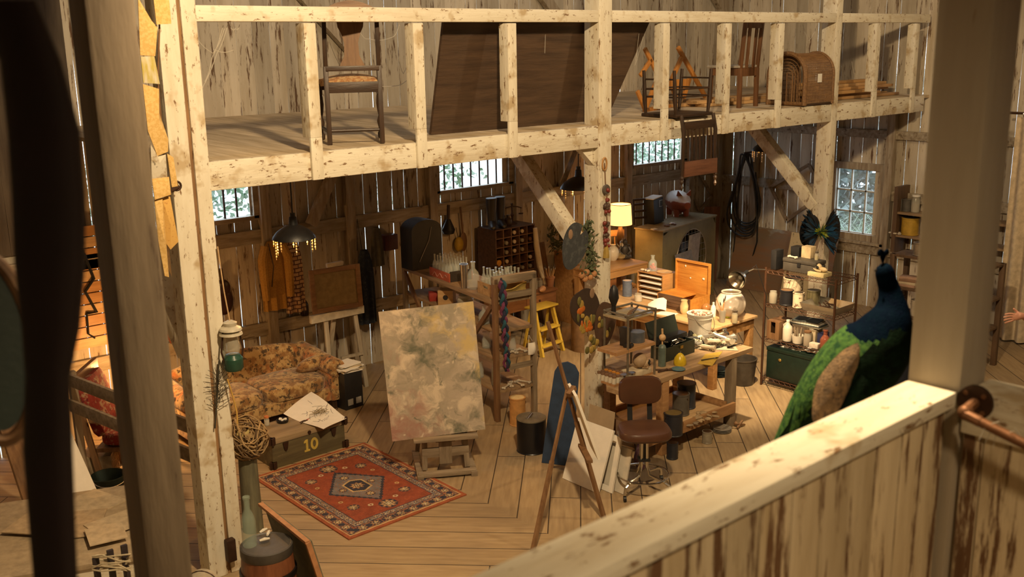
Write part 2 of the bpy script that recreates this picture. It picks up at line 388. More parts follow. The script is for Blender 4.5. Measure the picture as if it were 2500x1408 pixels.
# ---------------------------------------------------------------- the loft and its frame
ZL = 3.13
m = MB(); a = 3.0; r_ = random.Random(3)
while a < XR-.02:
    b = min(a+r_.uniform(.17, .22), XR-.01); m.prism([(a+.002, 6.82, ZL), (b-.002, 6.82, ZL), (b-.002, YB-.11, ZL+.07), (a+.002, YB-.11, ZL+.07)], (0, 0, -1), .035); a = b
struct(m, 'floor_loft', LOFTM)
for k, x in enumerate((3.9, 5.1, 6.3, 7.26, 8.5, 9.7, 10.9, 12.2)):
    m = MB(); m.bx(x-.07, 6.97, 2.9, x+.07, YB-.11, 3.09); trim(m, BEAMX)
def beam(x0, x1, label):
    m = MB(); m.bx(x0, 6.80, 2.92, x1, 6.96, 3.13, .012); return home(solo(m, 'loft_beam', PX, label, 'beam', group=None))
beam(3.06, 7.045, 'long flaking cream beam along the loft edge left of the central post')
beam(7.235, 11.12, 'cream beam along the loft edge between the central post and the right post')
beam(11.26, XR-.18, 'shadowed loft edge beam right of the right post, under the stored lumber')
def railing(xs, x0, x1, label, z=(4.09, 4.2)):
    t = thing('loft_railing', label, 'railing', (x0, 6.8, 2.9))
    m = MB(); m.bx(0, 0, z[0]-2.9, x1-x0, .1, z[1]-2.9, .008); m.build('top_rail', PX, t)
    for x in xs:
        m = MB(); m.bx(x-x0-.05, -.03, .02, x-x0+.05, -.002, .34, .005); m.bx(x-x0-.05, -.03, .34, x-x0+.05, .09, 1.18, .005); m.build('baluster', PZ, t)
    return t
bal = lambda px: at(px, 210, y=6.8).x
railing([bal(760), bal(1021), bal(1247)], 3.06, 7.045, 'flaking cream loft railing with three balusters, between left post and central post')
railing([bal(1620), bal(1770), bal(1898)], 7.235, 11.12, 'loft railing right of the central post, half in shadow, chairs behind it')
railing([bal(2132), bal(2226)], 11.26, XR-.18, 'loft railing beyond the right post, over the stored lumber')
def post(x, y, w, d, z1, label, ma=PZ, z0=0):
    m = MB(); m.bx(x-w/2, y-d/2, z0, x+w/2, y+d/2, z1, .014); return home(solo(m, 'timber_post', ma, label, 'post'))
post(7.14, 6.9, .18, .2, 7.6, 'tall flaking cream post in the middle of the barn, under the loft edge')
post(11.19, 6.9, .13, .2, 7.6, 'tall post at right with bright cream front face, behind the blue feather wreath')
# left post: two squared timbers with a pipe in the joint between them
t = thing('timber_post', 'brightly lit cream double post with a rusty pipe down its joint', 'post', (2.905, 6.82, 0))
MB().bx(-.13, -.1, 0, .015, .08, 7.6, .012).build('timber', PZ, t)
MB().bx(.04, -.1, 0, .15, .1, 7.6, .012).build('timber', PZ, t)
MB().cyl((.027, -.07, 0), (.027, -.07, 7.6), .017, n=8).build('pipe', wood('rusty_pipe', (.35, .2, .09), (.2, .11, .05), 'z'), t)
MB().bx(.0, -.16, .12, .07, -.1, .3, .01).build('pipe_bracket', IRON, t)
def brace(p0, p1, label):
    m = MB(); m.bar(p0, p1, .15, .15, (1, 0, 0), .012); return home(solo(m, 'knee_brace', PZ, label, 'brace'))
brace((7.14, 6.98, 1.72), (7.14, 8.22, 2.93), 'thick diagonal brace rising left from the central post to the loft, lower half lit')
brace((11.19, 6.98, 1.84), (11.19, 8.1, 2.93), 'diagonal brace behind the right post, in front of the small tilted frame')
brace((2.86, 6.9, 1.75), (2.86, 8.05, 2.93), 'thin grey diagonal brace behind the lit double post')
m = MB(); m.prism([(7.051, 6.86, 2.92), (6.855, 6.86, 2.92), (7.051, 6.86, 2.74)], (0, 1, 0), .08); home(solo(m, 'corner_block', PX, 'triangular cream block under the loft beam left of the central post', 'block'))
# ---------------------------------------------------------------- things standing in the loft
ZF = 3.137
BROC = mat('faded_rust_brocade', (.42, .20, .08), (.58, .38, .18), 30, rough=.85, lo=.45, hi=.55, c3=(.22, .08, .04), s3=45, t3=.58)
a, b = at(806, 354, z=ZF), at(934, 349, z=ZF)
t = thing('dining_chair', 'antique dark chair with vase-shaped back and rust brocade seat, alone in the loft', 'chair', (a+b)/2, math.atan2(b.y-a.y, b.x-a.x))
hw = (b-a).length/2; sh = .50
for s in (-1, 1):
    MB().bar((s*hw, 0, 0), (s*hw, .02, sh+.12), .038, .042, (0, 1, 0), .006).bar((s*hw, .02, sh+.1), (s*hw*.97, -.03, 1.06), .034, .036, (0, 1, 0), .006).build('back_post', DKW, t)
    x = s*hw*1.18
    MB().lathe([(.012, 0), (.026, .015), (.028, .05), (.014, .075), (.022, .11), (.03, .15), (.016, .2), (.024, .24), (.03, .3), (.026, .36), (.02, .39)], (x, .42, 0), 12).bx(x-.024, .396, .38, x+.024, .444, sh-.03).build('front_leg', DKW, t)
    MB().tube([(s*hw, .02, .1), ((s*hw+x)/2, .2, .11), (x, .41, .12)], .014, 8).build('stretcher', DKX, t)
MB().tube([(-hw, .01, .11), (hw, .01, .11)], .013, 8).build('stretcher', DKX, t)
MB().bx(-hw-.01, -.005, sh-.09, hw+.01, .03, sh-.005, .004).bx(-hw*1.16, .41, sh-.08, hw*1.16, .45, sh-.005, .004).bx(-hw, -.01, sh+.08, hw, .025, sh+.12, .004).build('seat_rail', DKX, t)
MB().sheet(lambda u, v: ((u-.5)*2*hw*(1.0+.22*v)*1.0, .0+.46*v, sh+.055*math.sin(PI*min(max(u, .02), .98))**.5*math.sin(PI*min(max(v, .02), .98))**.5), 12, 12, .06).build('seat', BROC, t)
pr = [(.10, .12), (.085, .15), (.06, .2), (.055, .3), (.075, .37), (.10, .42), (.105, .46), (.085, .5), (.05, .52), (.07, .56)]
MB().prism([(x, 0, sh+z) for x, z in pr]+[(-x, 0, sh+z) for x, z in pr[::-1]], (0, 1, 0), .014).build('back_splat', MIDZ, t)
cr = [(-hw-.02+(2*hw+.04)*i/12, 1.03+.09*math.sin(PI*i/12)**.8) for i in range(13)]
MB().prism([(x, -.045, z) for x, z in cr]+[(x, -.045, z-.06-.0*x) for x, z in cr[::-1]], (0, 1, 0), .028).build('crest_rail', MIDX, t)

# big dark panel leaning in the loft
TL, TR = at(1085, 40, y=7.02), at(1592, 40, y=7.02); BL, BR = at(1058, 331, z=3.135), at(1503, 287, z=3.14)
BL = V((BL.x, 7.2, 3.14)); BR = V((BR.x-.25, 7.2, 3.14))
PANEL = wood('dark_walnut_boards', (.085, .048, .026), (.045, .025, .014), 'x', scale=16, rough=.6, bump=.2)
t = thing('plank_screen', 'large dark brown plank panel leaning behind the loft railing', 'panel', (0, 0, 0))
nP = 7
for i in range(nP):
    f0, f1 = i/nP, (i+1)/nP-.0008
    q = [BL.lerp(TL, f0), BR.lerp(TR, f0), BR.lerp(TR, f1), BL.lerp(TL, f1)]
    MB().prism(q, (0, .97, .2), .03).build('plank', PANEL, t)
for fx in (.22, .9):
    p0, p1 = BL.lerp(BR, fx)+V((0, .03, .0)), TL.lerp(TR, fx)+V((0, .05, 0)); MB().bar(p0+V((0, .02, .05)), p1, .09, .03, (0, 1, 0)).build('batten', PANEL, t)
home(t)

# spindle-back chair hung upside down over the loft edge
xl, xr = 8.18, 8.66; yb = 6.755; zs = 3.175
t = thing('spindle_chair', 'dark spindle-back chair upside down, seat on the loft edge, back hanging below it', 'chair', (0, 0, 0))
lt = .44
legs = {}
for nm, x, y in (('a', xl-.02, yb+.02), ('b', xr+.02, yb+.02), ('c', xl-.03, yb+.42), ('d', xr+.03, yb+.42)):
    m = MB(); fx = -.02 if x < 8.4 else .02
    m.tube([(x, y, zs), (x+fx, y, zs+.14), (x+1.4*fx, y, zs+.3), (x+2*fx, y, zs+lt)], [.016, .024, .02, .017], 9).build('leg', DKW, t); legs[nm] = (x, y, fx)
for k in (.17, .25, .35):
    for p, q in (('a', 'b'), ('c', 'd'), ('a', 'c'), ('b', 'd')):
        if k == .35 and p+q in ('ab', 'cd'): continue
        A, B = legs[p], legs[q]; MB().cyl((A[0]+A[2]*k*4, A[1], zs+k), (B[0]+B[2]*k*4, B[1], zs+k), .009, n=7).build('stretcher', DKX, t)
MB().bx(xl-.06, yb-.02, zs-.035, xr+.06, yb+.46, zs, .012).build('seat', DKX, t)
zb = 2.52
for s, x in ((-1, xl-.02), (1, xr+.02)):
    x1 = x+s*.02-.0+.05
    MB().tube([(x, yb-.05, zs-.01), (x+.01, yb-.02-.06, 3.0), (x+.03, yb-.06, 2.8), (x1, yb-.05, zb)], [.02, .021, .02, .016], 9).lathe([(.016, 0), (.026, .02), (.016, .04), (.024, .06), (.01, .09), (.02, .12), (.005, .15)], (x1, yb-.05, zb+.02), 9, (0, 0, -1)).build('back_post', DKW, t)
MB().bx(xl, yb-.085, 3.02, xr+.02, yb-.065, 3.1, .004).build('back_slat', DKX, t)
for k in range(7):
    x = xl+.06+(xr-xl-.1)*k/6
    MB().tube([(x, yb-.075, 3.03), (x+.015, yb-.07, 2.9), (x+.035, yb-.06, 2.68)], [.007, .012, .007], 7).build('spindle', DKW, t)
MB().bx(xl+.03, yb-.075, 2.53, xr+.09, yb-.05, 2.69, .006).build('crest_rail', wood('reddish_crest', (.18, .075, .04), (.10, .04, .022), 'x'), t)
home(t)

# orange folding trestle frames behind it
ORW = wood('orange_beech', (.62, .27, .06), (.45, .18, .035), 'z', rough=.5)
t = thing('folding_frame', 'orange wooden folding frame of crossed legs behind the upside-down chair', 'frame', (0, 0, 0))
for q in (((1574, 118), (1612, 195)), ((1590, 145), (1563, 185)), ((1556, 222), (1574, 265))):
    y = 7.55; MB().bar(at(*q[0], y=y), at(*q[1], y=y), .045, .03, (0, 1, 0), .004).build('leg', ORW, t)
for q in (((1655, 115), (1722, 236)), ((1664, 140), (1635, 205)), ((1602, 200), (1577, 262)), ((1684, 190), (1668, 240)), ((1640, 205), (1650, 240))):
    y = 7.95; MB().bar(at(*q[0], y=y), at(*q[1], y=y), .05, .035, (0, 1, 0), .004).build('leg', ORW, t)
c = at(1655, 205, y=7.9); MB().box(c, (.36, .03, .11)).build('slat', ORW, t)
c0, c1 = at(1574, 266, y=7.6), at(1650, 262, y=7.9); c0.z = c1.z = 3.165; MB().bar(c0, c1, .05, .04).build('foot_rail', ORW, t)
home(t)

# upright brown slat-back chair
a, b = at(1812, 264, z=ZF+.0), at(1882, 250, z=ZF)
t = thing('slat_chair', 'upright brown slat-back chair in the loft beside the wicker carrier', 'chair', (9.80, 7.20, ZF), R(6))
w = .38
BRW = wood('reddish_brown_wood', (.19, .085, .035), (.10, .045, .018), 'z', rough=.5)
for x in (0, w):
    MB().bar((x, 0, 0), (x, 0, .45), .045, .045, (0, 1, 0), .004).bar((x, 0, .44), (x, -.05, .98), .042, .038, (0, 1, 0), .004).build('back_post', BRW, t)
    MB().bar((x, .4, 0), (x, .38, .42), .04, .04, (0, 1, 0), .004).build('front_leg', BRW, t)
MB().bx(-.0, -.06, .9, w, -.03, .99, .004).build('top_rail', BRW, t)
for k in (.3, .7): MB().bar((w*k, -.012, .45), (w*k, -.045, .92), .05, .016, (0, 1, 0)).build('slat', BRW, t)
MB().bx(-.01, -.015, .36, w+.01, .02, .455).bx(-.015, 0, .37, .015, .4, .45).bx(w-.015, 0, .37, w+.015, .4, .45).bx(0, .38, .37, w, .41, .45).build('seat_frame', BRW, t)
MB().bx(-.03, -.01, .455, w+.03, .43, .485, .012).build('seat', plain('grey_canvas', (.42, .37, .3), .85), t)

# arched wicker pet carrier
WICK = wood('brown_wicker', (.26, .14, .055), (.14, .07, .028), 'x', scale=60)
t = thing('wicker_carrier', 'arched brown wicker carrier basket in the loft beside the right post', 'basket', (10.50, 7.04, 3.142), R(0))
W, D, Hh = .5, .60, .60  # opening faces local -x
def arch(x, s=1.0, n=18):
    P = [(x, -W/2*s, 0)]
    for i in range(n+1):
        q = PI*i/n; P.append((x, -W/2*s*math.cos(q), Hh-W/2+W/2*s*math.sin(q)))
    return P+[(x, W/2*s, 0)]
MB().tube(arch(0), .028, 8).tube(arch(.05, .93), .022, 7).tube([(0, -W/2, .02), (0, W/2, .02)], .025, 8).build('front_rim', WICK, t)
m = MB()
for s in (.75, .6, .45, .3): m.tube(arch(.0, s), .006, 5)
for k in range(1, 6): m.cyl((.0, -W/2+W*k/6, 0), (.0, -W/2+W*k/6, .38), .006, n=5)
m.build('front_grille', WICK, t)
m = MB()
for k in range(23): m.tube(arch(.03+(D-.06)*k/22, .97, 14), .0065, 4)
n = 30; A = arch(0, .97, 26)
for q in A[::1]: m.tube([(0, q[1], q[2]), (D, q[1], q[2])], .0045, 4)
for zz in [(i+1)*.055 for i in range(6)]:
    for y in (-W/2*.97, W/2*.97): m.tube([(0, y, zz), (D, y, zz)], .0045, 4)
m.build('woven_body', WICK, t)
MB().tube(arch(D), .02, 8).tube([(D, -W/2, .02), (D, W/2, .02)], .02, 8).build('back_rim', WICK, t)
MB().bx(0, -W/2, 0, D, W/2, .02).build('base', DKX, t)
MB().bx(D*.42, -W/2-.012, .26, D*.56, -W/2-.006, .36).build('paper_tag', PAPER, t)

# lumber lying along the loft floor
LUM = [wood('fresh_lumber_a', (.60, .36, .15), (.48, .27, .10), 'x'), wood('fresh_lumber_b', (.50, .30, .13), (.36, .2, .08), 'x'), wood('fresh_lumber_c', (.68, .44, .21), (.52, .31, .13), 'x')]
spec = [(11.2, 13.3, 7.24, 3), (11.2, 13.35, 7.42, 3), (11.15, 13.2, 7.3, 4), (11.2, 12.9, 7.4, 5), (11.15, 13.3, 7.6, 3), (9.6, 12.2, 7.62, 0), (9.3, 12.0, 7.8, 0), (9.9, 13.2, 8.0, 0), (9.5, 13.1, 7.66, 1), (10.2, 13.3, 7.86, 1), (11.2, 13.3, 7.2, 0), (11.1, 13.36, 7.38, 0), (11.3, 12.9, 7.26, 1), (11.0, 13.2, 7.46, 1), (11.2, 13.3, 7.32, 2), (11.1, 12.6, 7.16, 2), (9.7, 12.4, 8.25, 0)]
lab = ['new plank lying in the loft behind the slat-back chair', 'new plank in the loft stack beyond the right post']
for k, (x0, x1, y, l) in enumerate(spec):
    z = 3.131+.02*(y-6.82)+.0366*l
    m = MB(); m.bar((x0, y+rnd.uniform(-.02, .02), z+.02), (x1, y+rnd.uniform(-.04, .04), z+.02), .14, .036, (0, 0, 1), .003)
    far = x0 < 10.9
    o = home(solo(m, 'lumber_plank', LUM[k % 3], lab[0] if far else lab[1], 'plank', group='planks behind the slat-back chair' if far else 'planks stacked beyond the right post'))

# cobwebs strung across the loft
WEB = mat('grey_cobweb', (.62, .58, .5), rough=.9, alpha=.45)
def cobweb(pts, label, y):
    m = MB()
    for q in pts:
        P = [at(px, py, y=y) for px, py in q]
        L = []
        for i in range(len(P)-1):
            for k in range(5):
                t_ = k/5; L.append(P[i].lerp(P[i+1], t_)-V((0, 0, .02*math.sin(PI*t_))))
        L.append(P[-1]); m.tube(L, .0028, 4)
    return home(solo(m, 'cobweb', WEB, label, 'cobweb', group=None))
cobweb([[(470, 80), (520, 130), (548, 70)], [(556, 60), (530, 130), (485, 230)], [(545, 62), (518, 140), (500, 200)], [(520, 120), (570, 122)], [(585, 60), (575, 70), (560, 62)]], 'dusty cobweb in the corner of lit double post and loft railing', 6.9)
cobweb([[(800, 90), (830, 160), (870, 165)], [(880, 80), (900, 95), (960, 90), (975, 60)], [(900, 200), (960, 210), (1000, 190)], [(975, 150), (985, 180), (1005, 120)]], 'cobweb strands around the antique loft chair', 7.6)
cobweb([[(1332, 60), (1330, 130)], [(1560, 80), (1550, 160), (1570, 90)], [(1990, 70), (2000, 115)], [(1960, 60), (1975, 100), (1996, 60)], [(2080, 150), (2085, 180), (2097, 175)]], 'loose cobweb strands hanging from the loft railing at right', 7.05)
# ---------------------------------------------------------------- near frame of the view: half wall, posts, rail
HWZ = 2.95
HWF = mat('half_wall_boards', (.64, .53, .36), (.40, .30, .17), 9, (1, 1, .10), .75, lo=.42, hi=.7, c3=(.14, .07, .03), s3=15, t3=.525, w3=.05, bump=.3, island=.22)
t = thing('half_wall', 'planked half wall with broad flaking cream cap running across lower right', 'half wall', (0, 0, 0))
MB().bx(-.6, 1.18, HWZ-.045, 2.645, 1.325, HWZ, .008).build('cap', PX, t)
m = MB(); x = -.6
while x < 2.63: m.bx(x+.002, 1.205, 2.0, min(x+.125, 2.64)-.002, 1.225, HWZ-.045, .003); x += .125
m.build('board', HWF, t)
m = MB(); x = -.6
while x < 2.63: m.bx(x+.002, 1.285, 2.0, min(x+.125, 2.64)-.002, 1.305, HWZ-.045, .003); x += .125
m.build('rear_board', HWF, t)
MB().bx(-.6, 1.185, 2.0, 2.64, 1.203, 2.26, .004).build('skirting', PX, t); home(t)
t = thing('half_wall', 'second half wall of wide planks below the pipe handrail, lower right corner', 'half wall', (0, 0, 0))
MB().bx(2.66, -2.5, HWZ-.12, 2.82, 1.17, HWZ, .006).build('cap', PY_, t)
m = MB(); y = -2.5
while y < 1.16: m.bx(2.675, y+.002, 1.6, 2.7, min(y+.19, 1.168)-.002, HWZ-.12, .004); y += .19
m.build('board', HWF, t)
MB().bx(2.655, -2.5, 1.9, 2.674, 1.168, 2.28, .004).build('skirting', PY_, t); home(t)
post(2.735, 1.255, .16, .155, 7.6, 'big out-of-focus cream post at the end of the near half wall', wood('dull_grey_paint', (.40, .345, .27), (.33, .28, .21), 'z', scale=9, c3=(.2, .13, .07), s3=16, t3=.64, w3=.08), 0)
p2 = at(398, 1405, d=3.3)
post(1.17, 3.243, .155, .15, 7.6, 'blurred grey-brown post left of the fabric garland', wood('shade_darkened_timber', (.20, .155, .105), (.12, .09, .06), 'z', scale=9, c3=(.07, .045, .03), s3=9, t3=.6), 0)  # timber colour darkened to carry the shade this post stands in
t = thing('pipe_handrail', 'rusty pipe handrail with round flange fixed beside the half wall', 'handrail', (0, 0, 0))
fl = at(2366, 976, x=2.66); el = V((2.58, fl.y-.0, fl.z-.05))
PIPE = plain('rusty_pipe_iron', (.22, .10, .045), .55, .5)
MB().cyl((2.662, fl.y-.02, fl.z), (2.648, fl.y-.02, fl.z), .048, n=20).build('flange', IRON, t)
for k in range(4):
    q = PI/4+PI/2*k; MB().cyl((2.65, fl.y-.02+.034*math.cos(q), fl.z+.034*math.sin(q)), (2.643, fl.y-.02+.034*math.cos(q), fl.z+.034*math.sin(q)), .007, n=6).build('screw', PIPE, t)
p0 = V((2.65, fl.y-.02, fl.z)); p1 = V((2.59, fl.y-.02, fl.z-.01))
MB().tube([p0, p1, p1+V((-.012, -.012, -.003)), p1+V((-.012, -.05, -.012))], .015, 10).ball(p1+V((-.004, -.006, 0)), .021).build('elbow', PIPE, t)
MB().cyl(p1+V((-.012, -.04, -.01)), p1+V((-.012, -1.5, -.36)), .0135, n=12).build('pipe', PIPE, t); home(t)
m = MB()
c = p1+V((-.012, -.07, -.01))
for k in range(9):
    a = c+V((rnd.uniform(-.01, .01), -rnd.uniform(0, .16), rnd.uniform(-.01, .02))); b = a+V((rnd.uniform(-.02, .02), rnd.uniform(-.06, .06), rnd.choice((-1, 1))*rnd.uniform(.02, .08)))
    m.tube([a, a.lerp(b, .5)+V((0, .01, .01)), b], .0012, 4)
home(solo(m, 'cobweb', WEB, 'white cobweb clinging to the pipe handrail by its flange', 'cobweb'))
# landing the view is taken from
m = MB(); m.bx(-1.6, -2.9, 2.0, 2.6, 1.18, 2.06); struct(m, 'floor_landing', LOFTM)
m = MB(); m.bx(2.655, -2.9, 0, 2.9, 1.33, 1.9); struct(m, 'wall_landing', WALLM)
# the dark hanging thing at the far left, and the teal disc behind it
d = 1.55
prof = [(88, 0), (150, 150), (196, 320), (209, 480), (209, 640), (196, 800), (172, 920), (178, 1100), (190, 1408), (200, 1600)]
lef = [(-60, 0), (0, 60), (18, 250), (28, 420), (34, 640), (52, 800), (60, 930), (55, 1100), (80, 1408), (90, 1600)]
m = MB(); rings = []
for (a, y), (b, _) in zip(prof, lef):
    p, q = at(a, y, d=d), at(b, y, d=d+.05); c = (p+q)/2; h = (p-q)/2; dep = ray(a, y).normalized()*.05
    rings.append([m.b.verts.new(c+h*math.cos(2*PI*i/14)+dep*math.sin(2*PI*i/14)) for i in range(14)])
m.loft(rings); home(solo(m, 'hanging_coat', mat('dark_oxblood_cloth', (.016, .006, .005), (.010, .004, .003), 5, rough=.85, bump=.05), 'nearly black long hanging cloth close to the camera at far left', 'coat', smooth=60))
c = at(-18, 850, d=2.3); n = -ray(-18, 850).normalized(); u = n.cross(V((0, 0, 1))).normalized(); w = u.cross(n)
t = thing('round_mirror', 'dim teal oval with wooden rim at the left edge, behind the dark cloth', 'mirror', (0, 0, 0))
E_ = lambda s, k=40: [c+u*(.075*s*math.cos(2*PI*i/k))+w*(.19*s*math.sin(2*PI*i/k)) for i in range(k)]
MB().prism(E_(1), n, -.012).build('disc', plain('dim_teal', (.045, .075, .065), .5, var=.1), t)
MB().tube(E_(1.12), .016, 8, True).build('rim', MIDX, t); home(t)
# ---------------------------------------------------------------- small-thing builders (each returns one top-level object)
def bottle(h, r, label, loc, mat_=None, group=None, neck=.32, name='glass_bottle', cat='bottle', n=12):
    m = MB(); m.lathe([(r*.92, 0), (r, h*.03), (r, h*.5), (r*.8, h*.62), (r*neck, h*.75), (r*neck, h*.95), (r*neck*1.25, h*.96), (r*neck*1.25, h)], n=n)
    return solo(m, name, mat_ or GLASSM, label, cat, loc, 0, group)
def jar(h, r, label, loc, fill=None, lid=None, group=None, name='glass_jar', fh=.6):
    t = thing(name, label, 'jar', loc, 0, group)
    MB().lathe([(r*.95, 0), (r, h*.05), (r, h*.78), (r*.82, h*.88), (r*.82, h)], n=16, cap=True).build('glass', DUSTG, t)
    if fill: MB().cyl((0, 0, .006), (0, 0, h*fh), r*.93).build('contents', fill, t)
    if lid: MB().cyl((0, 0, h), (0, 0, h+.018), r*.9).build('lid', lid, t)
    return t
def can(h, r, mt, label, loc, top=None, handle=True, name='paint_can', cat='can', group=None):
    t = thing(name, label, cat, loc, rnd.uniform(0, 6), group)
    MB().cyl((0, 0, 0), (0, 0, h), r, n=20).lathe([(r, 0), (r*1.04, .004), (r*1.04, .01), (r, .014)], n=20).lathe([(r, h-.012), (r*1.05, h-.008), (r*1.05, h+.003), (r*.9, h+.004)], n=20, cap=False).build('body', mt, t)
    MB().cyl((0, 0, h-.002), (0, 0, h+.0035), r*.88, n=20).build('lid', top or STEEL, t)
    if handle: MB().tube([(r*1.03*math.cos(a), -r*.05-.9*r*math.sin(a)*.6, h*.85-.7*r*math.sin(a)) for a in [PI*i/10 for i in range(11)]], .0035, 6).build('handle', IRON, t)
    return t
def brush(loc, dirv, ln, label, mt=None, group=None):
    d = V(dirv).normalized(); t = thing('paint_brush', label, 'brush', loc, 0, group)
    MB().cyl((0, 0, 0), d*ln*.72, .006, .004, 6).build('handle', mt or OAKX, t); MB().cyl(d*ln*.72, d*ln*.82, .007, n=6).build('ferrule', STEEL, t); MB().cyl(d*ln*.82, d*ln, .008, .003, 6).build('bristles', DKX, t)
    return t
def pframe(c, w, h, bw, n, up, mt, t=.03, name='picture_frame', label='', cat='frame', roll=0):
    "rectangular frame centred at c facing n"
    n = V(n).normalized(); u = V(up).normalized(); u = (u-u.dot(n)*n).normalized(); x = u.cross(n)
    if roll: q = Matrix.Rotation(roll, 3, n); u, x = q @ u, q @ x
    th = thing(name, label, cat)
    for s in (-1, 1):
        MB().bar(c+x*s*(w/2-bw/2)-u*h/2, c+x*s*(w/2-bw/2)+u*h/2, bw, t, n, .004).build('stile', mt, th)
        MB().bar(c+u*s*(h/2-bw/2)-x*(w/2-bw), c+u*s*(h/2-bw/2)+x*(w/2-bw), bw, t, n, .004).build('rail', mt, th)
    return th, x, u
def panel(mb, c, x, u, n, w, h, t): mb.prism([c-x*w/2-u*h/2, c+x*w/2-u*h/2, c+x*w/2+u*h/2, c-x*w/2+u*h/2], n, t); return mb
def pendant(px, py, d, dia, label, beads=True, cordtop=2.9):
    c = at(px, py, d=d); t = thing('pendant_lamp', label, 'lamp', (c.x, c.y, c.z)); r = dia/2
    MB().lathe([(r, 0), (r*.97, .018), (r*.8, dia*.16), (r*.45, dia*.28), (r*.2, dia*.33), (r*.17, dia*.5), (r*.12, dia*.52)], n=28, cap=False).lathe([(r*.985, 0), (r*.95, .018), (r*.78, dia*.15), (r*.43, dia*.27), (r*.15, dia*.32)], n=28, cap=False).cyl((0, 0, dia*.5), (0, 0, dia*.6), r*.12).build('shade', BLACK, t)
    MB().cyl((0, 0, dia*.6), (0, 0, cordtop-c.z), .006, n=6).build('cord', BLACK, t)
    if beads:
        for k in range(10):
            a = 2*PI*k/10+.25*math.sin(5*k); m = MB(); nb = rnd.choice((2, 3, 4, 6)); bx_ = (r*.95*math.cos(a), r*.95*math.sin(a))
            m.cyl((*bx_, .008), (*bx_, -.012-.024*nb), .0012, n=4)
            for j in range(nb): m.ball((*bx_, -.012-.024*j), .0075, 6)
            m.build('bead_strand', mat('amber_glass_beads', (1, .72, .32), rough=.1, spec=1), t)
    return t
TAN = plain('tan_box_card', (.42, .30, .17), .8)
# ---------------------------------------------------------------- sofa corner
SOFA = mat('floral_brocade', (.47, .31, .13), (.25, .125, .04), 11, rough=.9, lo=.45, hi=.55, c3=(.075, .045, .02), s3=17, t3=.54, w3=.03, c4=(.40, .13, .03), t4=.56, s4=4.5, bump=.2, sheen=.3)
SX0, SX1, SY0, SY1 = 3.72, 5.56, 9.24, 10.12
t = thing('sofa', 'camel-backed sofa in brown and gold floral brocade against the back wall', 'sofa', ((SX0+SX1)/2, SY0, 0))
hw = (SX1-SX0)/2; D = SY1-SY0
def cushion_box(x0, x1, y0, y1, z0, z1, p=.5, n=10):  # softly crowned block
    m = MB(); rings = []; k = 28
    for i in range(n+1):
        f = i/n; z = z0+(z1-z0)*f; e = 1-abs(2*f-1)**3; s = .93+.07*e
        if i in (0, n): s = .8
        ring = []
        for j in range(k):
            a = 2*PI*j/k; cx, sy = math.cos(a), math.sin(a); q = (abs(cx)**5+abs(sy)**5)**(-1/5)
            ring.append(m.b.verts.new(((x0+x1)/2+(x1-x0)/2*s*cx*q, (y0+y1)/2+(y1-y0)/2*s*sy*q, z)))
        rings.append(ring)
    return m.loft(rings)
MB().bx(-hw+.06, .06, .1, hw-.06, D-.06, .25, .02).build('base', SOFA, t)
for s in (-1, 0): cushion_box(.005 if s == 0 else -hw+.17, hw-.17 if s == 0 else -.005, .03, D-.22, .23, .40).build('seat_cushion', SOFA, t)
def back(u, v):
    x = (u*2-1)*(hw-.06); top = .60+.10*(1-abs(u*2-1)**2.2); a = PI*v
    return (x, D-.13-.10*math.cos(a)*(1 if v < 1 else 1), .22+(top-.22)*math.sin(a)**.45 if 0 < v < 1 else .22)
MB().sheet(back, 26, 14).build('backrest', SOFA, t)
for s in (-1, 1):
    m = MB(); x = s*(hw-.09)
    m.bx(x-.075, .02, .1, x+.075, D-.1, .47, .03); rings = []
    for i, (y, r) in enumerate(((.0, .07), (.01, .095), (.03, .105), (.3, .105), (.55, .11), (.8, .10))): rings.append(m.ring((x+s*.01, y, .47+.05*(y/.8)**2), (0, 1, 0), r, 16))
    m.loft(rings).build('arm', SOFA, t)
    MB().bx(s*(hw-.12)-.03, .05, 0, s*(hw-.12)+.03, .11, .1).build('foot', DKW, t); MB().bx(s*(hw-.12)-.03, D-.15, 0, s*(hw-.12)+.03, D-.09, .1).build('foot', DKW, t)
m = MB(); m.ball((0, 0, 0), (.24, .13, .085), 22, Matrix.Rotation(R(-25), 3, 'X')); c = at(772, 915, y=9.62)
o = solo(m, 'throw_cushion', SOFA, 'floral brocade cushion lying on the right end of the sofa seat', 'cushion', (c.x-.02, 9.6, .47), R(10), smooth=60)
# lamp beside the left arm of the sofa
t = thing('table_lamp', 'lit lamp with white shade glowing behind the left posts beside the sofa', 'lamp', (3.42, 9.75, 0))
SHADE = mat('lamp_shade_glow', (.9, .75, .5), rough=.8, emit=(1, .62, .25), es=4.0, alpha=.55)
MB().cyl((0, 0, 0), (0, 0, .03), .14, n=20).cyl((0, 0, .03), (0, 0, .8), .014).build('stand', IRON, t); MB().lathe([(.15, .72), (.10, .98)], n=24, cap=False).build('shade', SHADE, t)
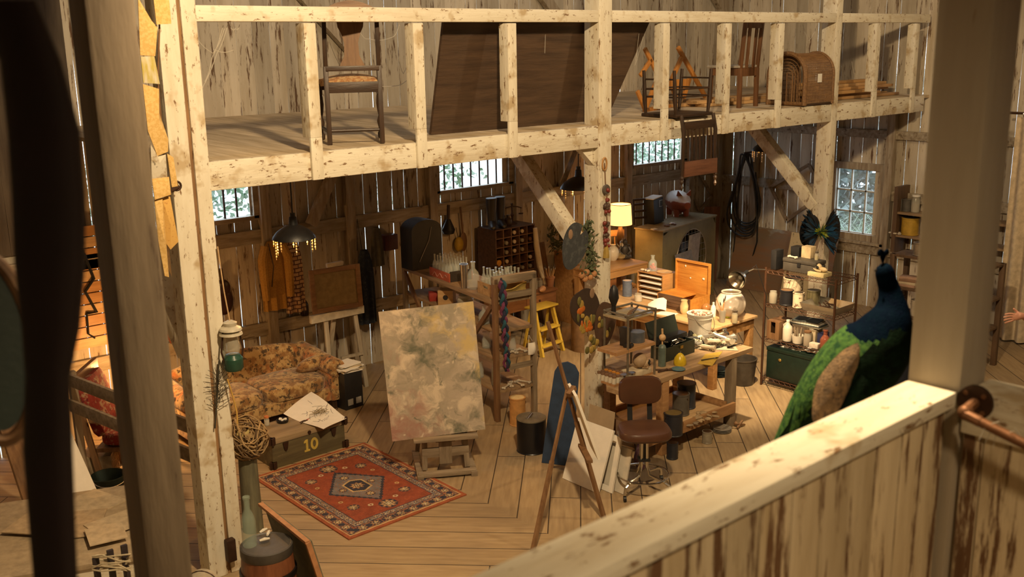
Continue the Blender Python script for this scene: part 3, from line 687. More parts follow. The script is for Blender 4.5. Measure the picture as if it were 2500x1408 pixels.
# trunk marked 10
TRK = wood('khaki_trunk_boards', (.13, .105, .05), (.075, .058, .028), 'x', scale=12, rough=.7, c3=(.2, .15, .08), s3=18, t3=.6)
TRT = wood('worn_trunk_lid', (.36, .27, .16), (.22, .16, .09), 'x', scale=10, rough=.75)
t = thing('storage_trunk', 'old khaki trunk stencilled with a yellow 10, in front of the sofa', 'trunk', (4.535, 8.27, 0))
w, dd, hh = .40, .42, .30
MB().bx(-w, 0, .0, w, dd, hh-.055, .006).build('body', TRK, t)
MB().bx(-w-.008, -.008, hh-.055, w+.008, dd+.008, hh, .006).build('lid', TRT, t)
m = MB()
for x in (-w, w):
    for y in (0, dd):
        for z in (.0, hh-.055):
            m.bx(x-.035, y-.012, z, x+.035, y+.012, z+.07); m.bx(x-.012, y-.035, z, x+.012, y+.035, z+.07)
m.build('corner_bracket', IRON, t)
for x in (-.26, .27): MB().prism([(x-.03, -.014, hh-.06), (x+.03, -.014, hh-.06), (x+.018, -.014, hh-.13), (x, -.014, hh-.15), (x-.018, -.014, hh-.13)], (0, 1, 0), .008).build('clasp', IRON, t)
MB().cyl((0, -.016, hh-.03), (0, .0, hh-.03), .018).build('lock', IRON, t)
YEL = plain('faded_yellow_stencil', (.62, .47, .10), .7)
m = MB(); n0 = (0, -1, 0)
def stroke(poly): m.prism([(x-.0, -.001, z) for x, z in poly], n0, .0025)
zz = .075
stroke([(-.06, zz), (.0, zz), (.0, zz+.02), (-.018, zz+.02), (-.018, zz+.125), (-.04, zz+.125), (-.062, zz+.108), (-.062, zz+.09), (-.042, zz+.095), (-.042, zz+.02), (-.06, zz+.02)])
N_ = 20
for k in range(N_):
    a0, a1 = 2*PI*k/N_, 2*PI*(k+1)/N_; f = lambda a, rx, rz: (.052+rx*math.sin(a), zz+.0625+rz*math.cos(a))
    stroke([f(a0, .042, .0625), f(a1, .042, .0625), f(a1, .018, .036), f(a0, .018, .036)])
m.build('stencil_number', YEL, t)
zt = hh
p = at(690, 1030, z=zt); m = MB(); m.lathe([(.055, 0), (.062, .03), (.05, .03), (.045, .01)], n=20)
t = thing('ashtray', 'round dark ashtray full of scraps on the trunk lid', 'ashtray', (p.x, p.y, zt)); m.build('dish', BLACK, t); m = MB()
for k in range(9): m.ball((rnd.uniform(-.03, .03), rnd.uniform(-.03, .03), .03), rnd.uniform(.008, .016), 6)
m.build('scraps', PAPER, t)
p = at(652, 1038, z=zt); jar(.08, .026, 'small jar with orange lid at the left end of the trunk', (p.x, p.y, zt), PAPER, plain('orange_lid', (.6, .2, .06), .5))
p = at(745, 1030, z=zt)
t = thing('bent_wire', 'small tangle of metal pliers and wire beside the ashtray on the trunk', 'pliers', (p.x, p.y, zt+.004))
MB().tube([(-.06, -.02, 0), (-.02, 0, .008), (.03, .02, .005), (.07, .05, .0)], .005, 6).tube([(-.05, .02, 0), (-.01, .01, .012), (.03, .0, .005)], .005, 6).ball((.0, .005, .006), .012, 8).build('jaws', IRON, t); MB().tube([(.03, .02, .005), (.09, .04, .002)], .006, 6).build('grip', plain('red_grip', (.45, .06, .03), .5), t)
# drawing sheet draped over the trunk with ink lines
q = [at(758, 957, z=zt+.06), at(848, 1022, z=zt+.0), at(832, 1038, z=zt-.01), at(690, 1013, z=zt+.004)]
A, B, C_, D_ = at(760, 958, z=.36), at(846, 1020, z=.315), at(790, 1052, z=.305), at(692, 1012, z=.305)
t = thing('drawing_sheet', 'large curled sheet of white paper with an ink drawing on the trunk', 'drawing', (0, 0, 0))
fn = lambda u, v: A.lerp(B, u).lerp(D_.lerp(C_, u), v)+V((0, 0, .012*math.sin(5*u+3*v)+.008))
MB().sheet(fn, 14, 10, .002).build('paper', PAPER, t)
INK = plain('black_ink', (.02, .02, .02), .8); m = MB()
for _ in range(26):
    u, v = rnd.uniform(.25, .8), rnd.uniform(.15, .7); a = rnd.uniform(0, 6); P = []
    for k in range(7):
        a += rnd.uniform(-.5, .5); u += .022*math.cos(a); v += .03*math.sin(a); P.append(fn(min(max(u, .02), .98), min(max(v, .02), .98))+V((0, 0, .0025)))
    m.tube(P, .0016, 4)
m.build('ink_lines', INK, t); home(t)
p = at(778, 1012, z=.325); m = MB()
for k in range(34):
    a = rnd.uniform(0, 6.3); L_ = rnd.uniform(.03, .11); c = V((rnd.gauss(0, .03), rnd.gauss(0, .025), rnd.uniform(.0, .02))); m.tube([c, c+V((L_*math.cos(a), L_*.6*math.sin(a), rnd.uniform(0, .02)))], .002, 4)
solo(m, 'dried_twigs', plain('dry_moss', (.22, .17, .08), .9), 'clump of dried moss and twigs lying on the drawing', 'twigs', (p.x, p.y, .34))
# black box and magazines right of the sofa
p = at(852, 1000, z=0); t = thing('speaker_box', 'black box standing right of the sofa under a pile of magazines', 'box', (p.x+.07, p.y+.12, 0), R(4))
MB().bx(-.12, -.12, 0, .12, .16, .42, .008).build('cabinet', BLACK, t); MB().bx(-.09, -.126, .05, -.02, -.118, .12).build('label_plate', plain('grey_label', (.3, .28, .25), .6), t); MB().bx(.02, -.126, .05, .09, -.118, .12).build('label_plate', plain('grey_label', (.3, .28, .25), .6), t)
sp = (p.x+.07, p.y+.14)
for k in range(7):
    z = .42+.012*k; m = MB(); m.box((0, 0, .006), (.27+rnd.uniform(-.03, .03), .22+rnd.uniform(-.02, .02), .0115))
    solo(m, 'magazine', [PAPER, plain('buff_cover', (.55, .45, .3), .7), plain('grey_cover', (.5, .47, .4), .7)][k % 3], 'thin magazine in the pile on the black box beside the sofa', 'magazine', (sp[0]+rnd.uniform(-.03, .03), sp[1]-.02+rnd.uniform(-.02, .02), z+.0005), rnd.uniform(-.3, .3), 'magazines beside the sofa')
# rug, its knotted pattern laid cell by cell
RX0, RX1, RY0, RY1 = 3.89, 5.12, 6.555, 8.215
RC = [plain('rug_red', (.27, .056, .022), .95, bump=.3), plain('rug_navy', (.035, .033, .05), .95), plain('rug_tan', (.52, .36, .17), .95), plain('rug_slate', (.17, .16, .17), .95), plain('rug_brown', (.26, .13, .075), .95), plain('rug_rust', (.33, .09, .032), .95), plain('rug_cream', (.58, .47, .30), .95)]
def rose(x, y, r):
    d = math.hypot(x, y); a = math.atan2(y, x)
    if d > r: return None
    f = d/r+.16*math.cos(8*a)
    return 6 if f < .22 else 1 if f < .38 else 2 if f < .58 else 4 if f < .8 else 1
def rugcol(x, y, W_, L_):
    bx, by = min(x, W_-x), min(y, L_-y); b = min(bx, by); cx, cy = x-W_/2, y-L_/2; r = random.Random(int(x*220)*7919+int(y*220))
    s = y if bx < by else x
    if b < .035: return 5 if r.random() < .85 else 0
    if b < .045: return 2
    if b < .145:
        k = (s % .13)/.13-.5; q = rose(k*.13, b-.095, .048)
        if q is not None: return q
        if abs(abs(k)-.42) < .07 and abs(b-.095) < .03: return 1
        return 4 if r.random() < .75 else 0
    if b < .155: return 1
    if b < .215:
        k = (s % .07)/.07-.5; d = math.hypot(k*.07, b-.185)
        return 2 if d < .008 else 1 if d < .014 else 6 if r.random() < .12 else 4 if r.random() < .5 else 3
    if b < .222: return 1
    dm = abs(cx)/.30+abs(cy)/.40
    st = .02*math.cos(cy*150)
    if dm+st < 1:
        if dm+st > .9: return 1
        h = max(abs(cx)/.105, (abs(cx)*.5+abs(cy))/.145)
        if h < 1:
            if h > .86: return 2
            if h > .72: return 1
            q = rose(cx, cy, .075); return q if q is not None else 1
        for sx in (-1, 1):
            q = rose(cx-sx*.15, cy, .04)
            if q is not None: return q
        for sy in (-1, 1):
            q = rose(cx, cy-sy*.22, .045)
            if q is not None: return q
        return 3 if r.random() < .75 else 4
    for sx, sy in ((0, 1), (0, -1)):
        q = rose(cx, cy-sy*.50, .085)
        if q is not None: return q
    for sx in (-1, 1):
        for sy in (-1, 1):
            q = rose(cx-sx*.27, cy-sy*.36, .055)
            if q is not None: return q
            if abs(math.hypot(cx-sx*.13, cy-sy*.42)-.018) < .006: return 6
            if abs(math.hypot(cx-sx*.30, cy-sy*.2)-.016) < .006: return 2
    return 0 if r.random() < .92 else 5
m = MB(); W_, L_ = RX1-RX0, RY1-RY0; nx, ny = 150, 204
gv = [[m.b.verts.new((-W_/2+W_*i/nx, -L_/2+L_*j/ny, .012+.0012*math.sin(i*.4)*math.sin(j*.23))) for j in range(ny+1)] for i in range(nx+1)]
for i in range(nx):
    for j in range(ny):
        f = m.b.faces.new((gv[i][j], gv[i+1][j], gv[i+1][j+1], gv[i][j+1])); f.material_index = rugcol((i+.5)*W_/nx, (j+.5)*L_/ny, W_, L_)
m.mi = 5; bb = [gv[i][0] for i in range(nx+1)]+[gv[nx][j] for j in range(1, ny+1)]+[gv[i][ny] for i in range(nx-1, -1, -1)]+[gv[0][j] for j in range(ny-1, 0, -1)]
lo_ = [m.b.verts.new((v.co.x, v.co.y, .001)) for v in bb]; k = len(bb)
for i in range(k):
    f = m.b.faces.new((bb[i], bb[(i+1) % k], lo_[(i+1) % k], lo_[i])); f.material_index = 5
solo(m, 'rug', RC, 'red patterned rug with dark diamond medallion on the plank floor', 'rug', ((RX0+RX1)/2, (RY0+RY1)/2, 0), smooth=0)
# big studio easel with the mottled painting
t = thing('studio_easel', 'heavy grey wooden studio easel holding the large mottled painting', 'easel', (5.235, 6.985, 0), R(-31))
MB().bx(-.27, -.03, .02, .27, .03, .065, .004).build('front_rail', GREYX, t)
for s in (-1, 1):
    MB().bx(s*.25-.03, -.04, 0, s*.25+.03, .6, .05, .004).build('side_rail', GREYX, t)
    MB().bar((s*.2, .1, .05), (s*.15, .26, 1.5), .05, .06, (0, 1, 0), .004).build('upright', GREYZ, t)
    MB().bar((s*.23, .56, .05), (s*.16, .27, .95), .04, .03, (0, 1, 0)).build('strut', GREYZ, t)
MB().bx(-.22, .085, .17, .22, .115, .26, .004).build('crossbar', GREYX, t)
MB().bx(-.06, .08, .1, .06, .12, .42, .004).bx(-.09, .07, .32, .09, .1, .38).bar((0, .12, .3), (0, .24, 1.5), .07, .03, (0, 1, 0)).build('mast', GREYZ, t)
MB().bx(-.3, .0, .355, .3, .11, .385, .004).build('tray', GREYX, t)
def art_mat():
    m = bpy.data.materials.new('mottled_oil_painting'); m.use_nodes = True; nt = m.node_tree; N = nt.nodes; L = nt.links; b = N['Principled BSDF']; b.inputs['Roughness'].default_value = .6
    tc = N.new('ShaderNodeTexCoord'); gen = tc.outputs['Object']; dist = N.new('ShaderNodeTexNoise'); dist.inputs['Scale'].default_value = 5; L.new(gen, dist.inputs['Vector'])
    va = N.new('ShaderNodeVectorMath'); va.operation = 'MULTIPLY_ADD'; L.new(dist.outputs['Color'], va.inputs[0]); va.inputs[1].default_value = (.25, .25, .25); L.new(gen, va.inputs[2])
    def nz(s, off):
        mp = N.new('ShaderNodeMapping'); mp.inputs['Location'].default_value = (off, off*1.7, off*.3); L.new(va.outputs[0], mp.inputs[0]); n = N.new('ShaderNodeTexNoise'); n.inputs['Scale'].default_value = s; n.inputs['Detail'].default_value = 5; n.inputs['Roughness'].default_value = .65; L.new(mp.outputs[0], n.inputs['Vector']); return n.outputs['Fac']
    def mx(f, a, c, lo, hi):
        r = N.new('ShaderNodeMapRange'); r.inputs[1].default_value = lo; r.inputs[2].default_value = hi; L.new(f, r.inputs[0]); q = N.new('ShaderNodeMix'); q.data_type = 'RGBA'; L.new(r.outputs[0], q.inputs[0])
        for i, s in ((6, a), (7, c)):
            if hasattr(s, 'links'): L.new(s, q.inputs[i])
            else: q.inputs[i].default_value = _rgb(s)
        return q.outputs[2]
    sx = N.new('ShaderNodeSeparateXYZ'); L.new(gen, sx.inputs[0])
    def mth(op, a, c):
        n = N.new('ShaderNodeMath'); n.operation = op
        for i, s in enumerate((a, c)):
            if hasattr(s, 'links'): L.new(s, n.inputs[i])
            else: n.inputs[i].default_value = s
        return n.outputs[0]
    col = mx(nz(2.2, 3), (.40, .335, .265), (.27, .24, .185), .4, .6); col = mx(nz(5, 9), col, (.56, .47, .36), .5, .62); col = mx(nz(3.4, 17), col, (.115, .12, .085), .52, .66)
    pink = mth('SUBTRACT', mth('ADD', nz(3, 25), mth('MULTIPLY', sx.outputs[0], -.45)), mth('MULTIPLY', sx.outputs[2], .25)); col = mx(pink, col, (.31, .165, .13), .48, .68)
    yel = mth('ADD', nz(4, 31), mth('MULTIPLY', sx.outputs[0], .35)); yel = mth('ADD', yel, mth('MULTIPLY', sx.outputs[2], .12)); col = mx(yel, col, (.50, .38, .17), .72, .88)
    vo = N.new('ShaderNodeTexVoronoi'); vo.inputs['Scale'].default_value = 9; L.new(va.outputs[0], vo.inputs['Vector']); col = mx(vo.outputs['Distance'], (.58, .49, .38), col, .04, .2)
    col = mx(nz(7, 41), col, (.11, .12, .085), .63, .72); L.new(col, b.inputs['Base Color'])
    bp = N.new('ShaderNodeBump'); bp.inputs['Strength'].default_value = .4; bp.inputs['Distance'].default_value = .004; L.new(nz(26, 5), bp.inputs['Height']); L.new(bp.outputs[0], b.inputs['Normal']); return m
t2 = thing('painting', 'large unframed canvas painted in mottled beige, pink and green, on the big easel', 'painting', (5.235+.0, 6.985, .387), R(-31))
o = MB().box((.0, .0, .605), (.87, .03, 1.21)).build('canvas', art_mat(), t2); o.location = (-.055, .09, .0); o.rotation_euler = (R(-6.5), R(-3.0), 0)
st = MB()
for a in (-.4, 0, .4): st.bx(a-.02, .017, .02, a+.02, .037, 1.19)
q = st.build('stretcher', PINEX, t2); q.location = o.location; q.rotation_euler = o.rotation_euler
# rear easel with a stretched canvas seen from the back
E2 = wood('limed_easel_wood', (.46, .41, .32), (.33, .28, .21), 'z'); y = 9.72
t = thing('rear_easel', 'pale A-frame easel behind the sofa, right end, with white tray', 'easel', (0, 0, 0))
g = lambda px, py, yy=y, z=None: at(px, py, y=yy) if z is None else at(px, py, z=z)
a, b = g(757, 770), g(887, 764); a.z = b.z = (a.z+b.z)/2
MB().bar(a, b, .05, .09, (0, 0, 1), .004).build('tray', plain('white_easel_rail', (.62, .57, .46), .6), t)
zt2 = a.z
for x0, x1, yy in ((5.66, 5.63, 9.66), (6.0, 6.11, 9.66), (5.78, 5.80, 10.05)):
    MB().bar((x0, 9.76, zt2+.4 if yy < 9.9 else zt2), (x1, yy+.02, 0), .05, .03, (0, 1, 0), .003).build('leg', E2, t)
MB().bar((5.8, 9.7, .42), (6.08, 9.68, .42), .03, .03).build('crossbar', E2, t); home(t)
c = V((5.79, 9.7, zt2+.05+.255)); th, X, U = pframe(c, .62, .5, .055, (-.12, -1, .08), (0, 0, 1), MIDX, .03, 'stretched_canvas', 'canvas turned to show its wooden stretcher back, on the rear easel', 'canvas')
panel(MB(), c, X, U, V((.12, 1, -.08)).normalized(), .6, .48, .008).build('linen', plain('raw_linen', (.22, .16, .075), .9), th); home(th)
m = MB(); m.box((5.80, 9.72, zt2+.05+.505+.03), (.22, .05, .055), None, .02); home(solo(m, 'cloth_roll', plain('pale_striped_roll', (.5, .44, .34), .8), 'small pale rolled cloth lying on top of the turned canvas', 'cloth'))
# ---------------------------------------------------------------- clothes and lamps along the wall
COAT = mat('mustard_tweed', (.48, .26, .055), (.36, .185, .035), 60, rough=.95, bump=.1)
def hang(name, px0, px1, ztop, zbot, y, mt, label, cat, dep=.07, folds=4, sleeve=True, bot=None):
    a, b = at(px0, 600, y=y).x, at(px1, 600, y=y).x; t = thing(name, label, cat, (0, 0, 0)); w_ = b-a; cx = (a+b)/2
    def fn(u, v):
        an = 2*PI*u; s = .42+.58*min(1, v*3.2)**.6; fl = 1+.06*v
        return (cx+w_/2*s*fl*math.cos(an), y-dep/2*(.6+.4*v)*math.sin(an)-.018*math.sin(folds*an*2)*v, ztop-(ztop-(zbot if bot is None else zbot+bot*math.cos(an)))*v)
    MB().sheet(fn, 40, 14).build('body', mt, t)
    if sleeve:
        for s in (-1, 1): MB().tube([(cx+s*w_*.33, y-.02, ztop-.05), (cx+s*w_*.5, y-.04, ztop-.2), (cx+s*w_*.5, y-.05, ztop-.42), (cx+s*w_*.48, y-.06, ztop-.66)], [.05, .055, .05, .045], 10).build('sleeve', mt, t)
    return t
z0 = at(660, 590, y=10.22).z; z1 = at(660, 760, y=10.22).z
t = hang('coat', 634, 696, z0, z1, 10.26, COAT, 'mustard yellow coat hanging on the back wall under the dark lamp', 'coat', .09)
MB().tube([at(655, 595, y=10.2), at(668, 650, y=10.19), at(664, 700, y=10.19)], .006, 5).build('lapel', DKX, t); home(t)
PLAID = bpy.data.materials.new('brown_cream_check'); PLAID.use_nodes = True
nt = PLAID.node_tree; ck = nt.nodes.new('ShaderNodeTexBrick'); tc = nt.nodes.new('ShaderNodeTexCoord'); mp = nt.nodes.new('ShaderNodeMapping'); mp.inputs['Rotation'].default_value = (R(90), 0, 0); mp.inputs['Scale'].default_value = (1.6, 1, 1.6)
nt.links.new(tc.outputs['Object'], mp.inputs[0]); nt.links.new(mp.outputs[0], ck.inputs['Vector'])
ck.inputs['Color1'].default_value = (.50, .36, .22, 1); ck.inputs['Color2'].default_value = (.42, .24, .12, 1); ck.inputs['Mortar'].default_value = (.09, .035, .02, 1); ck.inputs['Scale'].default_value = 3.3; ck.inputs['Mortar Size'].default_value = .035
nt.links.new(ck.outputs[0], nt.nodes['Principled BSDF'].inputs['Base Color']); nt.nodes['Principled BSDF'].inputs['Roughness'].default_value = .9
t = hang('checked_shirt', 690, 734, at(712, 580, y=10.22).z, at(712, 765, y=10.22).z, 10.24, PLAID, 'brown and cream checked garment hanging beside the mustard coat', 'shirt', .08, 3, False); home(t)
p = at(743, 752, y=10.3); bottle(.26, .05, 'dark glass bottle on the wall rail right of the checked garment', (p.x, 10.3, .832), plain('dark_brown_glass', (.02, .01, .006), .1), name='dark_bottle')
pendant(718, 582, 8.4, .36, 'dark domed pendant lamp with bead fringe above the mustard coat')
pendant(1412, 460, 11, .40, 'dark pendant lamp half hidden left of the central post', True)
pendant(1868, 368, 13.9, .36, 'dark pendant lamp with sparkling beads near the coiled cable', True)
# long dark blue robe and grey scarf hanging right of the rear easel
NAVY = mat('dark_blue_lace', (.018, .026, .045), (.05, .06, .07), 18, rough=.9, lo=.5, hi=.7, c3=(.12, .13, .1), s3=40, t3=.62)
t = hang('lace_robe', 868, 908, at(888, 610, y=10.2).z, at(890, 790, y=10.2).z, 10.2, NAVY, 'long dark blue lacy robe hanging on the wall right of the rear easel', 'robe', .1, 4, False)
MB().tube([at(872, 612, y=10.2), at(872, 535, y=10.3), at(884, 612, y=10.2)], .005, 5).build('hanging_loop', BLACK, t); home(t)
t = hang('grey_scarf', 906, 934, at(920, 555, y=10.2).z, at(920, 650, y=10.2).z, 10.22, plain('grey_green_cloth', (.13, .12, .09), .9), 'grey cloth bag hanging between the blue robe and the dark cabinet', 'bag', .08, 3, False); home(t)
# ---------------------------------------------------------------- tall work shelf running out from the back wall
UO, UA = V((6.5, 7.75, 0)), R(-9.2)
UM = Matrix.Translation(UO) @ Matrix.Rotation(UA, 4, 'Z')
def UW(x, y, z): return UM @ V((x, y, z))
TT = 1.32; UL, UWd = 2.15, .47
t = thing('work_shelf', 'tall wooden work shelf standing out from the back wall, crates of bottles on top', 'shelf', UO, UA)
TOPW = wood('worn_table_boards', (.33, .22, .12), (.2, .125, .065), 'y', rough=.7)
MB().bx(-.02, .02, TT-.045, UWd+.02, UL, TT, .004).build('top', TOPW, t)
for x in (0, UWd):
    MB().bx(x-.025, -.03, 0, x+.025, .03, 1.56, .004).build('post', MIDZ if x == 0 else GREYZ, t); MB().bx(x-.025, UL-.06, 0, x+.025, UL, TT+.28 if x == 0 else TT-.05, .004).build('post', GREYZ, t)
MB().bx(-.03, -.03, 1.5, UWd+.03, .03, 1.58, .006).build('head_rail', GREYX, t); MB().bx(.02, -.025, 1.33, UWd, .025, 1.39, .004).build('head_rail', GREYX, t)
for z in (1.0, .70, .34): MB().bx(-.0, -.02, z-.03, UWd, UL, z, .003).build('shelf_board', TOPW, t)
MB().bx(0, -.025, .55, UWd, .01, .6).build('rung', GREYX, t)
MB().bar((-.01, .05, 1.26), (-.01, .42, .88), .05, .03, (1, 0, 0)).build('brace', MIDZ, t); MB().bar((-.01, UL-.05, 1.26), (-.01, UL-.5, .8), .05, .03, (1, 0, 0)).build('brace', MIDZ, t)
m = MB(); m.sheet(lambda u, v: (.06+.36*u, .035+.03*math.sin(3*v), 1.335+.12*v*(.35+.65*u)+.01*math.sin(9*u)), 10, 4, .012); solo(m, 'yellow_cloth', plain('mustard_cloth', (.42, .30, .08), .9), 'yellow cloth folded inside the raised end frame of the work shelf', 'cloth', UO, UA)
# crates and bottles on top
c = UM @ V((.02, 1.02, TT))
RED = plain('faded_red_crate', (.42, .09, .04), .7, var=.3); BLK = plain('dark_crate_end', (.03, .022, .016), .7)
cr = thing('bottle_crate', 'faded red wooden soda crate full of glass bottles on the work shelf', 'crate', c, UA)
cw, cl, ch = .30, .48, .10
MB().bx(0, 0, 0, .012, cl, ch, .002).bx(cw-.012, 0, 0, cw, cl, ch, .002).build('side', RED, cr); MB().bx(.012, 0, 0, cw-.012, .012, ch+.02).bx(.012, cl-.012, 0, cw-.012, cl, ch+.02).build('end', BLK, cr); MB().bx(.012, .012, 0, cw-.012, cl-.012, .012).build('base', MIDX, cr)
MB().tube([(-.002, .06+.36*k/16, .05+.022*math.sin(k*1.1)-.012*(k/16)) for k in range(17)], .004, 4).build('lettering_swirl', plain('pink_white_paint', (.6, .35, .28), .7), cr)
b0 = None
for i in range(4):
    for j in range(6):
        p = c+Matrix.Rotation(UA, 3, 'Z') @ V((.045+.07*i, .055+.074*j, .013))
        if b0 is None: b0 = bottle(.24, .029, 'clear soda bottle standing in the red crate', p, group='bottles in the red crate')
        else: dup(b0, p)
c2 = UM @ V((.05, .12, TT)); cr = thing('wooden_crate', 'pale wooden crate with hand hole full of clear bottles, front of the work shelf', 'crate', c2, UA)
cw, cl, ch = .40, .32, .13
CRW = wood('raw_crate_pine', (.48, .31, .14), (.33, .2, .085), 'x')
m = MB(); m.bx(0, 0, 0, cw, .012, ch).bx(0, cl-.012, 0, cw, cl, ch).bx(cw-.012, .012, 0, cw, cl-.012, ch); m.build('side', CRW, cr)
MB().bx(0, .012, 0, .012, cl-.012, .07).bx(0, .012, .1, .012, cl-.012, ch).bx(0, .012, .07, .012, .11, .1).bx(0, .21, .07, .012, cl-.012, .1).build('handle_end', CRW, cr); MB().bx(.012, .012, 0, cw-.012, cl-.012, .01).build('base', MIDX, cr)
rot = Matrix.Rotation(UA, 3, 'Z'); first = None
for i in range(5):
    for j in range(4):
        p = c2+rot @ V((.05+.075*i, .05+.073*j, .011)); h = rnd.uniform(.9, 1.12)
        if first is None: first = bottle(.25, .031, 'clear bottle standing in the pale wooden crate', p, group='bottles in the pale crate')
        else: dup(first, p, sc=(1, 1, h))
p = UW(.10, .62, TT); bottle(.3, .07, 'big clear demijohn on the work shelf behind the pale crate', p, name='demijohn')
p = UW(.03, .70, TT); m = MB(); m.lathe([(.03, 0), (.034, .05), (.045, .25), (.047, .27), (.042, .27), (.03, .02)], n=16); solo(m, 'steel_tumbler', STEEL, 'tall galvanised tumbler between the red crate and the pale crate', 'tumbler', p)
c3 = UW(.16, 1.88, TT); t = thing('wall_cabinet', 'dark cabinet with arched top at the wall end of the work shelf', 'cabinet', c3, R(-4))
ar = [(-.21, -.06, 0), (.21, -.06, 0)]+[(.21*math.cos(a), -.06, .46+.13*math.sin(a)) for a in [PI*i/14 for i in range(15)]]
MB().prism(ar, (0, 1, 0), .26).build('body', plain('blackened_metal', (.02, .018, .016), .5), t); MB().tube([(-.12, -.07, .1), (.02, -.07, .34), (.06, -.07, .5)], .004, 5).build('scratch_wire', STEEL, t)
# shelf contents
p = UW(.12, 1.28, 1.0); m = MB(); m.box((0, 0, .09), (.18, .16, .18), None, .004); t = thing('birdhouse', 'pale wooden birdhouse with round hole under the work shelf top', 'birdhouse', p, R(-50)); m.build('body', CRW, t); MB().cyl((0, -.082, .1), (0, -.079, .1), .03).build('entrance_hole', BLACK, t)
m = MB(); m.box((0, 0, .05), (.1, .12, .10), None, .003); solo(m, 'tin_box', plain('red_tin', (.3, .03, .02), .5), 'red tin box beside the birdhouse', 'tin', UW(.08, 1.55, 1.0), R(-30))
jar(.2, .09, 'large dark glass jar on the shelf below the red crate', UW(.12, .85, 1.0), BLACK)
bottle(.2, .06, 'squat clear flask on the shelf behind the painting top edge', UW(.05, .32, 1.0), name='glass_flask')
bottle(.26, .045, 'green glass bottle lying low under the red crate', UW(.22, 1.05, 1.0), mat('green_glass', (.05, .12, .05), rough=.1, alpha=.8))
for k, (x, y, z, h, r) in enumerate(((.10, .18, .34, .36, .05), (.2, .35, .34, .22, .045), (.09, .5, .34, .18, .04), (.3, .15, .70, .16, .04), (.12, .4, .7, .18, .05))):
    bottle(h, r, ['tall clear vase on the low shelf beside the painting', 'second clear vase on the low shelf', 'short clear vase on the low shelf', 'clear bottle on the middle shelf by the scarf', 'grey canister bottle on the middle shelf'][k], UW(x, y, z), name='glass_vase' if k < 3 else 'glass_bottle', cat='vase' if k < 3 else 'bottle', neck=.7)
m = MB(); m.cyl((0, 0, 0), (0, 0, .42), .055, n=18); solo(m, 'cardboard_tube', plain('grey_card_tube', (.3, .26, .2), .8), 'grey upright cardboard tube on the middle shelf behind the scarf', 'tube', UW(.06, .34, .704)) if 0 else None
m = MB()
for k in range(5): m.ball((rnd.uniform(-.1, .1), rnd.uniform(-.05, .05), .018), (.03, .018, .015), 8)
BONE = plain('pale_bone', (.62, .54, .42), .7)
def bone(loc, ln, a, label, gp):
    m = MB(); d = V((math.cos(a), math.sin(a), 0))*ln/2; m.tube([-d+V((0, 0, .017)), -d*.5+V((0, 0, .017)), d*.5+V((0, 0, .017)), d+V((0, 0, .017))], [.014, .009, .009, .014], 8)
    for s in (-1, 1):
        for q in (-1, 1): m.ball(d*s+V((-d.y, d.x, 0)).normalized()*q*.011+V((0, 0, .017)), .014, 7)
    return solo(m, 'bone', BONE, label, 'bone', loc, 0, gp)
for k in range(4): bone(UW(.14+.08*k, .03+.03*(k % 2), .341+.0*k), .14, .4+.5*k, 'pale bone on the low front shelf of the work shelf', 'bones on the low front shelf')
for k in range(3): bone(UW(.2+.08*k, .05, .701), .1, .2+.7*k, 'reddish bone on the middle front shelf of the work shelf', 'bones on the middle front shelf')
can(.3, .085, plain('orange_stained_tin', (.55, .28, .09), .6), 'orange stained paint pail on the floor under the work shelf', UW(.08, -.0, 0)+V((.02, -.2, 0)), plain('cream_lid', (.7, .55, .3), .6))
# braided scarf on the near post of the shelf
t = thing('braided_scarf', 'blue, pink and purple braided yarn hung on the front post of the work shelf', 'scarf', (0, 0, 0))
YA = [plain('teal_yarn', (.02, .09, .13), .95), plain('navy_yarn', (.025, .025, .06), .95), plain('magenta_yarn', (.17, .04, .10), .95)]
A, B = at(1226, 686, y=7.68), at(1240, 905, y=7.66)
for k in range(3):
    P = []
    for i in range(42):
        f = i/41; a = 14*f*PI/2+2*PI*k/3; w_ = .028*(1-.3*f)
        off = .022*f if k == 2 else 0
        P.append(A.lerp(B, f)+V((w_*math.sin(a)-off, -.018*math.sin(2*a), 0)))
    MB().tube(P, [.021*(1-.35*i/41) for i in range(42)], 7).build('strand', YA[k], t)
MB().tube([A, A+V((.02, .05, .03)), A+V((.04, .1, -.02))], .012, 6).build('loop', YA[1], t)
home(t)
c = at(1298, 848, y=7.66); t = thing('face_mask', 'white dust mask hanging by its strap from the work shelf corner', 'mask', (0, 0, 0))
m = MB(); m.sheet(lambda u, v: (c.x-.05+.1*u+.0, c.y-.05*math.sin(PI*u)*math.sin(PI*(.15+.7*v)), c.z+.06-.13*v), 10, 8, .003); m.build('cup', PAPER, t); MB().tube([c+V((-.05, 0, .0)), c+V((-.02, .02, .14)), c+V((.04, 0, .02))], .003, 5).build('strap', PAPER, t); home(t)
c = at(1298, 730, y=7.70); t = thing('wooden_paddle', 'pale oval wooden paddle brush hung on the right post of the work shelf', 'paddle', (0, 0, 0))
MB().ball(c+V((0, 0, .05)), (.035, .012, .075), 14).build('head', PINEX, t); MB().cyl(c+V((0, 0, -.14)), c+V((0, 0, -.02)), .011).build('handle', PINEX, t); home(t)
